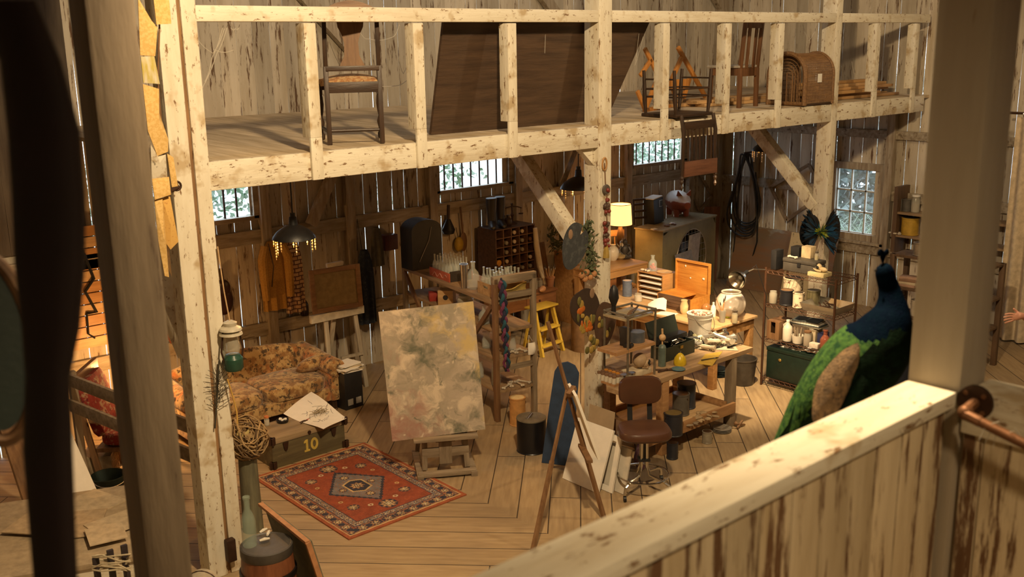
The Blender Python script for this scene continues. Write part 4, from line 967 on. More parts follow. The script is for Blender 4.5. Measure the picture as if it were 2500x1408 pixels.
# things hanging on the wall rail
HY = 10.335
def hung(name, label, cat, parts):
    t = thing(name, label, cat)
    for nm, mb, mt in parts: mb.build(nm, mt, t)
    return home(t)
q = lambda px, py, y=HY: at(px, py, y=y)
c = q(1061, 560); hung('ladle', 'pale round ladle hanging on the back wall right of the arched cabinet', 'ladle', [('handle', MB().cyl(q(1061, 520), c, .007), IRON), ('bowl', MB().ball(c, (.07, .02, .055), 12), plain('dusty_tin', (.4, .32, .22), .6))])
c = q(1060, 580); hung('saucepan', 'small black pan hanging just below the ladle', 'pan', [('body', MB().cyl(c+V((0, .02, -.05)), c+V((0, .02, .05)), .075, n=18), BLACK), ('handle', MB().cyl(c+V((-.03, .02, .05)), c+V((-.03, .03, .2)), .008), BLACK)])
a = q(1095, 500); hung('hand_brush', 'dark bristle brush hanging on the back wall under the second slot window', 'brush', [('handle', MB().cyl(a, q(1094, 535), .02), DKW), ('bristles', MB().lathe([(.03, 0), (.09, -.14), (.07, -.19)], q(1094, 535), 14), BLACK)])
hung('spatula', 'long wooden spatula hanging on the back wall', 'spatula', [('handle', MB().cyl(q(1124, 505), q(1130, 570), .013), MIDZ), ('blade', MB().ball(q(1132, 590), (.06, .012, .13), 12), MIDZ)])
hung('gourd', 'yellow gourd hanging on the back wall left of the wooden spatula', 'gourd', [('body', MB().ball(q(1120, 596), (.07, .05, .10), 14), plain('yellow_gourd', (.5, .33, .03), .5)), ('string', MB().cyl(q(1119, 582), q(1113, 555), .004), IRON)])
m = MB(); c = q(948, 590); m.box(c+V((0, -.006, 0)), (.2, .14, .2), None, .02); home(solo(m, 'red_box', plain('dark_red_tin', (.10, .02, .015), .4), 'dark red box fixed on the back wall left of the arched cabinet', 'box'))
# pigeonhole rack with boots on it
PX0, PX1, PYf, PYb, PZ0, PZ1 = 8.36, 9.06, 9.93, 10.3, .80, 1.545
t = thing('pigeonhole_rack', 'dark pigeonhole cabinet holding bottles under tall boots, against the back wall', 'rack', (PX0, PYf, PZ0)); W_, D_, H_ = PX1-PX0, PYb-PYf, PZ1-PZ0; nc, nr = 5, 6
RKW = wood('dark_rack_wood', (.12, .06, .03), (.06, .03, .015), 'x')
MB().bx(0, 0, 0, .016, D_, H_).bx(W_-.016, 0, 0, W_, D_, H_).bx(.016, 0, H_-.016, W_-.016, D_, H_).bx(.016, 0, 0, W_-.016, D_, .016).bx(.016, D_-.01, .016, W_-.016, D_, H_-.016).build('case', RKW, t)
m = MB()
for k in range(1, nc): m.bx(W_*k/nc-.006, 0, .016, W_*k/nc+.006, D_-.01, H_-.016)
for k in range(1, nr): m.bx(.016, .002, H_*k/nr-.006, W_-.016, D_-.01, H_*k/nr+.006)
m.build('divider', MIDX, t)
for x in (0, W_-.05): MB().bx(x, 0, -PZ0, x+.05, .05, 0).bx(x, D_-.06, -PZ0, x+.05, D_-.01, 0).build('stand_leg', RKW, t)
CAPS = [plain('orange_cap', (.7, .33, .03), .4), plain('cream_cap', (.75, .62, .45), .4), DUSTG, plain('brown_cap', (.2, .1, .04), .4)]
protos = {}
for i in range(nc):
    for j in range(nr):
        if rnd.random() < .42: continue
        k = rnd.choice((0, 1, 1, 2, 2, 3)); loc = (PX0+W_*(i+.5)/nc, PYf+.02, PZ0+H_*j/nr+.006+.041)
        if k not in protos:
            nm = ['orange capped', 'cream capped', 'dusty glass', 'brown capped'][k]
            m = MB(); m.lathe([(.016, 0), (.018, .03), (.04, .10), (.041, .24), (.03, .25)], (0, 0, 0), 12, (0, 1, 0)); m.mi = 1; m.cyl((0, -.004, 0), (0, .02, 0), .026 if k else .04, n=14)
            protos[k] = solo(m, 'stored_bottle', [DUSTG if k == 2 else plain('dark_bottle_glass', (.03, .025, .02), .2), CAPS[k]], nm+' bottle lying in the dark pigeonhole rack', 'bottle', loc, 0, nm+' bottles in the rack')
        else: dup(protos[k], loc)
RUB = plain('dark_rubber', (.03, .024, .02), .45, scale=6)
for k, (dx, px) in enumerate(((0, 1195), (.14, 1216))):
    b = V((PX0+.07+.165*k, PYf+.15+.01*k, PZ1+.001)); t = thing('rubber_boot', ['tall dark rubber boot, nearer of the pair on the pigeonhole rack', 'tall dark rubber boot, farther of the pair on the pigeonhole rack'][k] if 0 else ['tall dark rubber boot on the left of the pigeonhole rack top', 'tall dark rubber boot right beside the first on the rack top'][k], 'boot', b, R(-35+8*k))
    m = MB(); rg = []
    for z, r, oy in ((.40, .068, .02), (.395, .075, .02), (.3, .07, .02), (.18, .06, .02), (.1, .055, .02), (.05, .058, .01)): rg.append([m.b.verts.new((r*1.0*math.cos(2*PI*i/16), oy+r*math.sin(2*PI*i/16), z)) for i in range(16)])
    m.loft(rg).build('shaft', RUB, t); m = MB(); rg = []
    for y, w_, h in ((.085, .03, .05), (.07, .045, .09), (.0, .05, .11), (-.08, .048, .08), (-.15, .045, .055), (-.19, .03, .04), (-.2, .01, .02)): rg.append([m.b.verts.new((w_*math.cos(a), y, .012+h/2+h/2*math.sin(a))) for a in [2*PI*i/14 for i in range(14)]])
    m.loft(rg).build('foot', RUB, t); m = MB(); m.ball((0, -.06, .012), (.052, .15, .012), 16); m.build('sole', BLACK, t)
b = V((PX0+.47, PYf+.2, PZ1)); t = thing('balance_scale', 'rusty iron balance scale on the right of the pigeonhole rack top', 'scale', b)
MB().lathe([(.07, 0), (.06, .02), (.012, .04), (.012, .1), (.025, .12), (.012, .15), (.01, .26)], n=14).build('column', IRON, t); MB().tube([(-.17, 0, .22), (-.1, 0, .235), (0, 0, .24), (.1, 0, .225), (.17, 0, .2)], .008, 6).ball((0, 0, .27), .018, 8).build('beam_arm', IRON, t)
for s in (-1, 1): MB().cyl((s*.16, 0, .2), (s*.16, 0, .13), .003, n=5).lathe([(.035, .13), (.03, .12), (.01, .115)], (s*.16, 0, 0), 12).build('pan', IRON, t)
b = V((PX0+.33, PYf+.12, PZ1)); m = MB(); m.lathe([(.04, 0), (.055, .04), (.05, .09), (.02, .12), (.025, .15)], n=14); solo(m, 'jug', plain('dark_stoneware', (.05, .03, .02), .4), 'small dark jug on the rack between boots and balance scale', 'jug', b)
# tusk, desk and dried wreath
m = MB(); m.tube([at(1306, 556, y=9.9), at(1310, 600, y=9.88), at(1318, 650, y=9.86), at(1330, 695, z=.765)], [.03, .04, .04, .018], 10); home(solo(m, 'tusk', plain('ivory', (.72, .63, .47), .5, var=.12), 'long ivory coloured curved tusk leaning on the wall right of the pigeonhole rack', 'tusk'))
DX0, DX1, DY0, DY1 = 8.12, 8.98, 9.44, 9.92
t = thing('writing_desk', 'brown wooden desk with drawer behind the yellow step stool', 'desk', ((DX0+DX1)/2, DY0, 0)); w = (DX1-DX0)/2; d = DY1-DY0
REDW = wood('red_brown_desk', (.26, .115, .045), (.16, .065, .025), 'x', rough=.45)
MB().bx(-w-.02, -.02, .72, w+.02, d, .75, .004).build('top', REDW, t); MB().bx(-w, 0, .55, w, d-.01, .72).build('apron', REDW, t); dr = MB().bx(-.1, -.012, .57, w-.05, .0, .70, .003).build('drawer', REDW, t); MB().ball((.12, -.02, .635), .014, 8).build('knob', IRON, dr)
for x in (-w+.03, w-.03):
    for y in (.03, d-.04): MB().bx(x-.025, y-.025, 0, x+.025, y+.025, .55).build('leg', REDW, t)
p = at(1343, 698, z=.75); t = thing('flower_pot', 'clay pot holding brushes on the brown desk', 'pot', (p.x, p.y, .75)); MB().lathe([(.045, 0), (.062, .11), (.068, .11), (.068, .13), (.05, .13)], n=16).build('pot', plain('terracotta', (.34, .15, .07), .8), t)
for k in range(6): a = k*1.05; brush((p.x+.02*math.cos(a), p.y+.02*math.sin(a), .80), (.25*math.cos(a), .25*math.sin(a), 1), .26, 'brush standing in the clay pot on the desk', group='brushes in the clay pot')
p = at(1325, 712, z=.75); m = MB(); m.lathe([(.005, -.08), (.03, -.05), (.045, 0), (.035, .03), (.02, .05), (.004, .075)], (0, 0, .04), 12, (.8, .3, .1)); solo(m, 'conch_shell', plain('orange_shell', (.62, .33, .17), .5), 'orange conch shell on the front of the brown desk', 'shell', (p.x, p.y, .75))
for k, (px, py, lab) in enumerate(((1306, 705, 'dusty jar on the left of the brown desk'), (1318, 700, 'short dusty jar beside the conch shell'))): p = at(px, py, z=.75); jar(.14-.04*k, .04, lab, (p.x, p.y, .75), plain('jar_grit', (.3, .25, .2), .9), STEEL)
m = MB(); c = at(1362, 575, y=10.2)
for k in range(240):
    a = rnd.uniform(0, 2*PI); rr = rnd.gauss(.13, .045); o_ = c+V((rr*math.cos(a), rnd.uniform(-.06, .03), rr*1.25*math.sin(a))); L_ = V((rnd.gauss(0, 1), rnd.gauss(0, .6), rnd.gauss(0, 1))).normalized()*.045; s_ = L_.cross(V((0, 1, .2))).normalized()*.014; m.mi = 0 if rnd.random() < .85 else 1
    m.face((o_-L_, o_+s_, o_+L_, o_-s_))
tag(home(m.build('dried_wreath', [plain('dull_green_leaf', (.06, .075, .04), .9), plain('dry_cream_flower', (.5, .4, .26), .9)])), 'dark dried leaf wreath on the back wall left of the brace', 'wreath')
# tall plank and narrow drawer chest
m = MB(); a = at(1346, 790, z=0); m.prism([a+V((-.11, 0, 0)), a+V((.11, 0, 0)), a+V((.11, .25, 1.15)), a+V((-.11, .25, 1.15))], (0, 1, 0), .03); home(solo(m, 'tall_plank', MIDZ, 'brown plank leaning on the wall left of the narrow drawer chest', 'plank'))
a = at(1372, 782, z=0); t = thing('drawer_chest', 'tall narrow oak chest of six drawers left of the central post', 'chest', (a.x-.05, min(a.y, 9.9)-.02, 0), R(-4)); w, d, h = .44, .42, 1.0
MB().bx(0, 0, 0, w, d, h, .006).bx(-.015, -.015, h, w+.015, d, h+.025, .004).build('case', OAKX, t)
for k in range(6):
    z = .06+k*.153; dr = MB().bx(.025, -.012, z, w-.025, .002, z+.14, .003).build('drawer', wood('oak_drawer_front', (.42, .22, .075), (.3, .14, .045), 'x'), t); MB().tube([(w/2-.04, -.014, z+.08), (w/2-.03, -.03, z+.065), (w/2+.03, -.03, z+.065), (w/2+.04, -.014, z+.08)], .007, 6).ball((w/2, -.014, z+.078), (.045, .006, .022), 10).build('pull', IRON, dr)
# yellow step stool
YP = plain('yellow_enamel', (.62, .43, .06), .45, var=.15)
a, b = at(1326, 872, z=0), at(1373, 856, z=0); t = thing('step_stool', 'yellow painted folding step stool in front of the brown desk', 'step stool', ((a.x+b.x)/2, (a.y+b.y)/2, 0), math.atan2(b.y-a.y, b.x-a.x)); w = .2; hh = .60
for s in (-1, 1): MB().bar((s*w, 0, 0), (s*w*.82, .16, hh), .035, .05, (0, 1, 0)).build('front_leg', YP, t); MB().bar((s*w, .34, 0), (s*w*.85, .22, hh-.03), .025, .03, (0, 1, 0)).build('rear_leg', YP, t)
MB().bx(-w-.01, .08, hh, w+.01, .30, hh+.025, .008).build('top_step', YP, t); MB().bx(-w*.9, .03, .33, w*.9, .14, .355, .005).build('step', YP, t); MB().bx(-w*.97, -.01, .12, w*.97, .07, .145, .005).build('step', YP, t); MB().bx(-w*.9, .31, .12, w*.9, .34, .15).build('rear_bar', YP, t)
# black drum in front of the shelf
p = at(1298, 1098, z=0); t = thing('steel_drum', 'black drum with round metal lid and spout standing on the floor right of the painting', 'drum', (p.x, p.y, 0))
MB().cyl((0, 0, .0), (0, 0, .33), .145, n=28).lathe([(.145, .0), (.15, .006), (.145, .014)], n=28).build('body', plain('black_enamel', (.008, .008, .01), .35), t); MB().cyl((0, 0, .325), (0, 0, .338), .14, n=28).lathe([(.14, .33), (.15, .335), (.148, .345), (.138, .345)], n=28).build('lid', plain('dull_zinc_lid', (.3, .27, .2), .4, .7), t); MB().cyl((-.05, 0, .335), (.03, .02, .37), .014).cyl((-.05, 0, .335), (-.05, 0, .35), .02).build('spout', STEEL, t)
# palettes hung on the central post
OILS = [plain('umber_palette', (.055, .035, .025), .5, scale=8), plain('oil_orange', (.6, .16, .02), .5), plain('oil_ochre', (.42, .28, .06), .5), plain('oil_white', (.6, .52, .4), .5), plain('oil_olive', (.16, .14, .04), .5)]
def palette(cx, cy, y, rx, rz, mt, label, tilt, blobs=14, notch=True, hx=.3, hz=.35):
    c = at(cx, cy, y=y); t = thing('paint_palette', label, 'palette'); P = []
    for i in range(36):
        a = 2*PI*i/36; r = 1+.1*math.cos(2*a+.6)+.06*math.sin(3*a)
        if notch and 1.1 < a < 1.5: r *= .62
        x, z = rx*r*math.cos(a), rz*r*math.sin(a); P.append(c+V((x*math.cos(tilt)-z*math.sin(tilt), 0, x*math.sin(tilt)+z*math.cos(tilt))))
    MB().prism(P, (0, 1, 0), .012).build('board', mt, t)
    m = MB(); h0 = c+V((hx*rx, -.002, hz*rz)); m.ball(h0, (rx*.2, .004, rz*.2), 12); m.build('thumb_hole', plain('bare_wood_spot', (.32, .2, .12), .7), t)
    if blobs:
        for k in range(blobs):
            a = rnd.uniform(2.4, 6.0); f = rnd.uniform(.3, .85); MB().ball(c+V((rx*f*math.cos(a), -.003, rz*f*math.sin(a))), (rx*.16*rnd.uniform(.6, 1.6), .008, rz*.14*rnd.uniform(.6, 1.6)), 8).build('paint_daub', OILS[rnd.choice((1, 1, 2, 2, 4, 4, 4))], t)
    return home(t)
palette(1404, 600, 6.70, .15, .24, mat('slate_palette', (.045, .05, .055), (.10, .11, .11), 14, rough=.5, lo=.5, hi=.7), 'dark slate-blue artist palette with deep notch, hung at the foot of the brace', -.5, 0, hx=-.4, hz=.5)
palette(1432, 756, 6.786, .17, .26, OILS[0], 'larger brown palette crusted with orange and ochre paint on the central post', .5, 26, False, .45, .6)
palette(1478, 790, 6.772, .14, .25, plain('brown_palette', (.10, .055, .035), .5), 'smaller brown palette with pale thumb spot, overlapping the larger one on the post', -.2, 6, False, .35, .4)
m = MB(); c = at(1446, 840, y=6.788)
for k in range(10): m.mi = k % 2; m.ball(c+V((rnd.uniform(-.1, .1), rnd.uniform(-.01, .0), rnd.uniform(-.08, .1))), (.035, .012, .04), 8)
home(solo(m, 'rag', [OILS[4], OILS[2]], 'olive and ochre paint rag pinned to the post below the palettes', 'rag'))
# ivy with roses and a charm string on the central post
t = thing('dried_ivy', 'strand of dried ivy ending in orange roses hung on the left of the central post', 'garland')
m = MB()
for k in range(230):
    f = rnd.random(); c = at(1435+8*f+rnd.gauss(0, 5+5*f), 540+135*f, y=6.74+rnd.uniform(-.05, .03)); L_ = V((rnd.gauss(0, 1), rnd.gauss(0, .5), rnd.gauss(0, 1))).normalized()*.03; s_ = L_.cross(V((0, 1, 0))).normalized()*.012; m.face((c-L_, c+s_, c+L_, c-s_))
m.build('leaves', plain('dry_ivy_leaf', (.09, .11, .05), .9), t); MB().tube([at(1435, 520, y=6.77), at(1437, 600, y=6.77), at(1444, 680, y=6.77)], .006, 5).build('stem', MIDZ, t)
for px, py in ((1420, 672), (1432, 664), (1441, 676), (1450, 668), (1428, 680)): MB().ball(at(px, py, y=6.72), (.035, .03, .033), 9).build('rose', plain('dried_orange_rose', (.5, .24, .1), .9), t)
home(t)
t = thing('charm_garland', 'string of dark red beads and charms hanging on the right edge of the central post', 'garland'); prev = None
x_ = 7.31
P = [(1476, 398), (1477, 420), (1478, 445), (1480, 460), (1482, 478), (1480, 500), (1481, 520), (1482, 540), (1480, 558), (1479, 575), (1480, 592)]
MB().tube([at(*q, y=6.775) for q in P], .006, 6).build('cord', MIDZ, t); MB().tube([at(1476, 400, y=6.775)+V((.03*math.cos(a), 0, .06*math.sin(a))) for a in [2*PI*i/14 for i in range(14)]], .009, 6, True).build('ring', OAKZ, t)
MB().lathe([(.045, -.012), (.05, 0), (.045, .012)], at(1480, 462, y=6.77), 16, (0, 1, 0)).build('medallion', plain('grey_medallion', (.12, .1, .08), .5), t)
for k, q in enumerate(P[4:]):
    m = MB(); c = at(*q, y=6.765)
    for j in range(5): m.ball(c+V((rnd.gauss(0, .016), rnd.gauss(0, .01), rnd.gauss(0, .03))), rnd.uniform(.015, .026), 7)
    m.build('bead_cluster', [plain('dark_red_beads', (.22, .03, .02), .5), plain('brown_beads', (.09, .05, .03), .5)][k % 2], t)
MB().lathe([(.006, 0), (.03, -.1), (.034, -.16)], at(1480, 590, y=6.77), 10).build('tassel', OILS[2], t); home(t)
# ---------------------------------------------------------------- lamp table
LX0, LX1, LY0, LY1, LZ = 9.3, 10.26, 8.95, 9.45, .98
t = thing('lamp_table', 'tall honey oak side table under the lit lamp, right of the central post', 'table', ((LX0+LX1)/2, LY0, 0)); w = (LX1-LX0)/2; d = LY1-LY0
MB().bx(-w, 0, LZ-.03, w, d, LZ, .004).bx(-w+.01, .01, LZ-.12, w-.01, d-.01, LZ-.03).build('top', OAKX, t)
for x in (-w+.06, w-.07):
    for y in (.06, d-.06): MB().bx(x-.045, y-.045, 0, x+.045, y+.045, LZ-.12, .004).build('leg', OAKZ, t)
lp = V((10.02, 9.28, LZ))
lp = at(1514, 612, z=LZ); lp = V((lp.x, lp.y, LZ))
k_ = (lp-EYE).dot(FW)/F
zb_, zt_ = height(548, lp.x, lp.y), height(498, lp.x, lp.y); rr = 27*k_
t = thing('table_lamp', 'lit table lamp with glowing drum shade on the oak side table', 'lamp', lp)
MB().lathe([(.07, 0), (.075, .02), (.03, .04), (.05, .12), (.055, .2), (.03, zb_-LZ-.04), (.012, zb_-LZ), (.012, zt_-LZ-.06)], n=20).build('base', plain('bronze_lamp_base', (.16, .1, .05), .4, .4), t)
MB().lathe([(rr*1.05, zb_-LZ), (rr*.93, zt_-LZ)], n=32, cap=False).build('shade', mat('warm_glowing_shade', (.85, .6, .3), rough=.8, emit=(1, .50, .14), es=2.6), t)
MB().tube([(rr*1.06*math.cos(a), rr*1.06*math.sin(a), zb_-LZ) for a in [2*PI*i/28 for i in range(28)]], .006, 5, True).tube([(rr*.94*math.cos(a), rr*.94*math.sin(a), zt_-LZ) for a in [2*PI*i/28 for i in range(28)]], .005, 5, True).build('shade_trim', plain('dark_trim', (.12, .06, .02), .7), t)
MB().ball((0, 0, zb_-LZ+.12), .04, 10).build('bulb', mat('lit_bulb', (1, .8, .5), emit=(1, .62, .28), es=30), t)
LAMP = lp+V((0, 0, zb_-LZ+.1))
LC = lambda px, py: (lambda p: V((min(max(p.x, LX0+.08), LX1-.08), min(max(p.y, LY0+.08), LY1-.08), LZ)))(at(px, py, z=LZ))
ST = plain('dark_bronze_statue', (.06, .05, .04), .45)
p = LC(1512, 618); p.y -= .06; t = thing('seated_statue', 'small dark seated meditating figure statue in front of the lamp', 'statue', p, R(-40))
MB().ball((0, 0, .045), (.085, .06, .045), 14).ball((0, .0, .12), (.055, .04, .08), 14).ball((0, 0, .235), (.034, .036, .042), 12).cyl((0, 0, .18), (0, 0, .21), .018).tube([(-.055, 0, .17), (-.08, -.02, .11), (-.03, -.05, .07)], .018, 7).tube([(.055, 0, .17), (.08, -.02, .11), (.03, -.05, .07)], .018, 7).tube([(-.09, -.02, .03), (0, -.06, .035), (.08, -.02, .03)], .026, 7).ball((0, 0, .275), .014, 7).build('figure', ST, t)
p = LC(1514, 633); m = MB(); m.lathe([(.04, 0), (.075, .03), (.08, .06), (.05, .075), (.02, .08), (.025, .095)], n=18); solo(m, 'sugar_bowl', mat('glazed_amber_bowl', (.30, .2, .08), (.5, .4, .22), 10, rough=.25), 'round lidded amber bowl on the oak side table front edge', 'bowl', (p.x, p.y, LZ))
p = LC(1541, 626); t = thing('coffee_pot', 'tall chrome coffee percolator on black base beside the lamp', 'coffee pot', (p.x, p.y, LZ), R(-40))
MB().cyl((0, 0, 0), (0, 0, .035), .05, n=18).build('foot', BLACK, t); MB().lathe([(.045, .035), (.042, .22), (.044, .225)], n=20).build('body', CHROME, t); MB().lathe([(.045, .225), (.03, .25), (.008, .26), (.012, .275), (.004, .285)], n=18).build('lid', CHROME, t); MB().tube([(.042, 0, .2), (.09, 0, .19), (.09, 0, .1), (.043, 0, .08)], .009, 7).build('handle', BLACK, t); MB().cyl((-.04, 0, .16), (-.08, 0, .21), .012, .007).build('spout', CHROME, t)
p = LC(1492, 634); m = MB(); m.lathe([(.05, 0), (.08, .05), (.09, .11), (.07, .17), (.035, .2), (.04, .22)], n=18); solo(m, 'vase', plain('cream_ceramic', (.75, .66, .5), .35, var=.1), 'cream ceramic vase partly hidden by the central post on the side table', 'vase', (p.x, p.y, LZ))
p = at(1534, 622, z=LZ); m = MB(); m.box((0, 0, .03), (.07, .05, .06), None, .01); solo(m, 'tea_tin', plain('red_yellow_tin', (.45, .12, .04), .4), 'small red tin between the statue and the percolator', 'tin', LC(1534, 630), .4)
# small spindle chair back leaning between side table and cooler
p = V((10.62, 9.0, 0)); t = thing('spindle_chair', 'old spindle-backed wooden chair standing between side table and fan cabinet', 'chair', (10.66, 9.98, 0), R(-20))
for x in (-.18, .18): MB().bar((x, 0, 0), (x*1.1, .1, 1.22), .035, .035, (0, 1, 0)).build('back_post', OAKZ, t); MB().bar((x, -.36, 0), (x, -.34, .45), .035, .035, (0, 1, 0)).build('front_leg', OAKZ, t)
MB().bx(-.2, -.38, .45, .2, .04, .485, .008).build('seat', OAKX, t)
for k in range(5): MB().cyl((-.13+.065*k, .03, .48), (-.14+.07*k, .1, 1.15), .009, n=6).build('spindle', OAKZ, t)
MB().bx(-.22, .075, 1.13, .22, .105, 1.22, .005).build('top_rail', OAKX, t)
# ---------------------------------------------------------------- fan cabinet (swamp cooler)
OLIVE = mat('khaki_metal_panel', (.20, .175, .085), (.15, .125, .06), 3, rough=.5, c3=(.12, .08, .04), s3=14, t3=.62)
CA = R(10.5); CO = V((10.99, 9.32, 0)); CWd, CD, CH = 1.64, .46, 1.25
t = thing('fan_cabinet', 'large khaki metal fan cabinet with wire-guarded round opening', 'fan cabinet', CO, CA)
cx, cz, cr = .86, .70, .46
m = MB(); m.bx(0, 0, 0, .02, CD, CH).bx(CWd-.02, 0, 0, CWd, CD, CH).bx(.02, 0, CH-.02, CWd-.02, CD, CH).bx(.02, .02, 0, CWd-.02, CD, .02).bx(.02, CD-.02, .02, CWd-.02, CD, CH-.02)
m.build('case', OLIVE, t)
m = MB(); n = 48; out = []
for i in range(n):
    a = 2*PI*i/n; ca, sa = math.cos(a), math.sin(a)
    s_ = min(abs((CWd/2-.02)/ca) if abs(ca) > 1e-6 else 9, 9); px_ = (CWd-.02-cx) if ca > 0 else cx-.02; pz_ = (CH-.02-cz) if sa > 0 else cz-.02
    L_ = min(px_/abs(ca) if abs(ca) > 1e-6 else 9e9, pz_/abs(sa) if abs(sa) > 1e-6 else 9e9); out.append((L_*ca, L_*sa))
for i in range(n):
    j = (i+1) % n; a, b = 2*PI*i/n, 2*PI*j/n; q = [(cx+cr*math.cos(a), cz+cr*math.sin(a)), (cx+out[i][0], cz+out[i][1]), (cx+out[j][0], cz+out[j][1]), (cx+cr*math.cos(b), cz+cr*math.sin(b))]
    m.face([(x, 0, z) for x, z in q]); m.face([(q[0][0], 0, q[0][1]), (q[3][0], 0, q[3][1]), (q[3][0], .1, q[3][1]), (q[0][0], .1, q[0][1])])
for sx in (.02, CWd-.02):
    for sz in (.02, CH-.02):
        pass
m.build('front_panel', OLIVE, t)
MB().bx(-.015, -.015, CH, CWd+.015, CD+.015, CH+.02, .004).build('top', plain('dusty_khaki_top', (.34, .28, .16), .7), t)
m = MB()
for k in range(-4, 5):
    o_ = k*.1; h_ = math.sqrt(cr*cr-o_*o_); m.cyl((cx+o_, -.006, cz-h_), (cx+o_, -.006, cz+h_), .003, n=4).cyl((cx-h_, -.01, cz+o_), (cx+h_, -.01, cz+o_), .003, n=4)
m.tube([(cx+cr*math.cos(a), -.006, cz+cr*math.sin(a)) for a in [2*PI*i/40 for i in range(40)]], .006, 5, True); m.build('wire_guard', STEEL, t)
MB().cyl((cx, .2, cz), (cx, .3, cz), .09).build('hub', BLACK, t)
for k in range(4):
    a = PI/4+k*PI/2; u = V((math.cos(a), 0, math.sin(a))); v_ = V((-math.sin(a), .5, math.cos(a))); b = V((cx, .24, cz)); MB().prism([b+u*.08-v_*.05, b+u*.4-v_*.13, b+u*.42+v_*.11, b+u*.08+v_*.05], (0, 1, 0), .004).build('blade', plain('grey_fan_blade', (.10, .09, .085), .5), t)
CM = Matrix.Translation(CO) @ Matrix.Rotation(CA, 4, 'Z'); cw_ = lambda x, y, z: CM @ V((x, y, z))
def lean(name, x0, x1, z1, mt, label, cat, off=0, sk=0, y0=-.16, y1=-.02, th=.006):
    m = MB(); m.prism([cw_(x0, y0, .0+off), cw_(x1, y0, off), cw_(x1+sk, y1, z1), cw_(x0+sk, y1, z1)], CM.to_3x3() @ V((0, 1, 0)), th); return home(solo(m, name, mt, label, cat))
lean('grey_card', .36, .86, .86, plain('bluish_grey_card', (.22, .21, .22), .8), 'blue-grey sheet leaning on the lower left of the fan opening', 'sheet', 0, -.05, -.2, -.03)
lean('grey_cloth', .66, 1.02, 1.08, plain('pale_grey_linen', (.40, .36, .33), .9), 'pale grey cloth hung over the fan guard', 'cloth', .45, .10, -.03, -.02)
lean('grey_card', .95, 1.2, .62, plain('warm_grey_card', (.36, .31, .26), .8), 'small warm grey sheet leaning low right at the fan cabinet', 'sheet', 0, -.05, -.12, -.025)
# red and white piggy bank and other things on the cabinet
ZC = CH+.021
p = at(1672, 528, z=ZC); t = thing('pig_figure', 'big terracotta and white pig figure standing on the fan cabinet', 'pig', (p.x, p.y+.14, ZC), R(-115))
PIGM = bpy.data.materials.new('terracotta_white_pig'); PIGM.use_nodes = True; nt = PIGM.node_tree; tc = nt.nodes.new('ShaderNodeTexCoord'); sp_ = nt.nodes.new('ShaderNodeSeparateXYZ'); nz_ = nt.nodes.new('ShaderNodeTexNoise'); nz_.inputs['Scale'].default_value = 6; ad = nt.nodes.new('ShaderNodeMath'); ad.operation = 'MULTIPLY_ADD'; ad.inputs[1].default_value = .12
mr = nt.nodes.new('ShaderNodeMapRange'); mr.inputs[1].default_value = .285; mr.inputs[2].default_value = .30; mx_ = nt.nodes.new('ShaderNodeMix'); mx_.data_type = 'RGBA'; mx_.inputs[6].default_value = (.36, .10, .06, 1); mx_.inputs[7].default_value = (.8, .78, .74, 1)
for a, b in ((tc.outputs['Object'], sp_.inputs[0]), (tc.outputs['Object'], nz_.inputs['Vector']), (nz_.outputs['Fac'], ad.inputs[0]), (sp_.outputs[2], ad.inputs[2]), (ad.outputs[0], mr.inputs[0]), (mr.outputs[0], mx_.inputs[0]), (mx_.outputs[2], nt.nodes['Principled BSDF'].inputs['Base Color'])): nt.links.new(a, b)
nt.nodes['Principled BSDF'].inputs['Roughness'].default_value = .4
m = MB(); rg = []
for x, r, z in ((-.27, .03, .22), (-.24, .1, .22), (-.16, .15, .22), (0, .175, .22), (.12, .16, .22), (.2, .125, .23), (.26, .09, .22), (.3, .06, .205), (.335, .055, .2), (.34, .03, .2)): rg.append(m.ring((x, 0, z), (1, 0, 0), r, 20))
m.loft(rg)
for x in (-.14, .12):
    for y in (-.08, .08): m.cyl((x, y, 0), (x, y, .12), .04, .05, 10)
m.build('body', PIGM, t)
for y in (-.07, .07): MB().prism([(.16, y-.04, .33), (.2, y+.04, .33), (.2, y*1.5, .42)], (1, 0, 0), .02).build('ear', plain('terracotta_ear', (.3, .09, .05), .5), t)
MB().tube([(-.27, 0, .24), (-.31, .02, .26), (-.30, -.02, .29), (-.27, .01, .28)], .01, 6).build('tail', plain('terracotta_ear', (.3, .09, .05), .5), t)
p = at(1608, 546, z=ZC); t = thing('radio', 'black upright box camera shape with pale top on the fan cabinet, left of the pig', 'radio', (p.x, p.y+.1, ZC), R(8)); MB().box((0, 0, .19), (.26, .18, .38), Matrix.Rotation(R(-6), 3, 'Y'), .006).build('case', BLACK, t); MB().box((-.02, 0, .389), (.25, .17, .012), Matrix.Rotation(R(-6), 3, 'Y')).build('top_plate', PAPER, t); pframe(V((.05, -.094, .30)), .1, .1, .008, (0, -1, 0), (0, 0, 1), STEEL, .004, 'window_frame')[0].parent = t
p = at(1563, 550, z=ZC+.0); t = thing('doll_chair', 'dark small slatted chair frame beside the radio at the left end of the fan cabinet', 'chair', (p.x+.08, p.y+.05, ZC), R(-20))
for x in (-.12, .12): MB().bar((x, 0, 0), (x, .03, .38), .02, .02, (0, 1, 0)).build('post', DKW, t)
for z in (.1, .2, .3, .37): MB().bar((-.12, .01, z), (.12, .01, z), .02, .03).build('slat', DKX, t)
p = at(1640, 551, z=ZC); m = MB()
for k in range(8): m.ball((rnd.uniform(-.1, .1), rnd.uniform(-.05, .05), .012), (rnd.uniform(.02, .05), .02, .012), 7)
solo(m, 'driftwood', MIDX, 'small pile of driftwood bits on the front of the fan cabinet', 'driftwood', (p.x, p.y+.02, ZC))
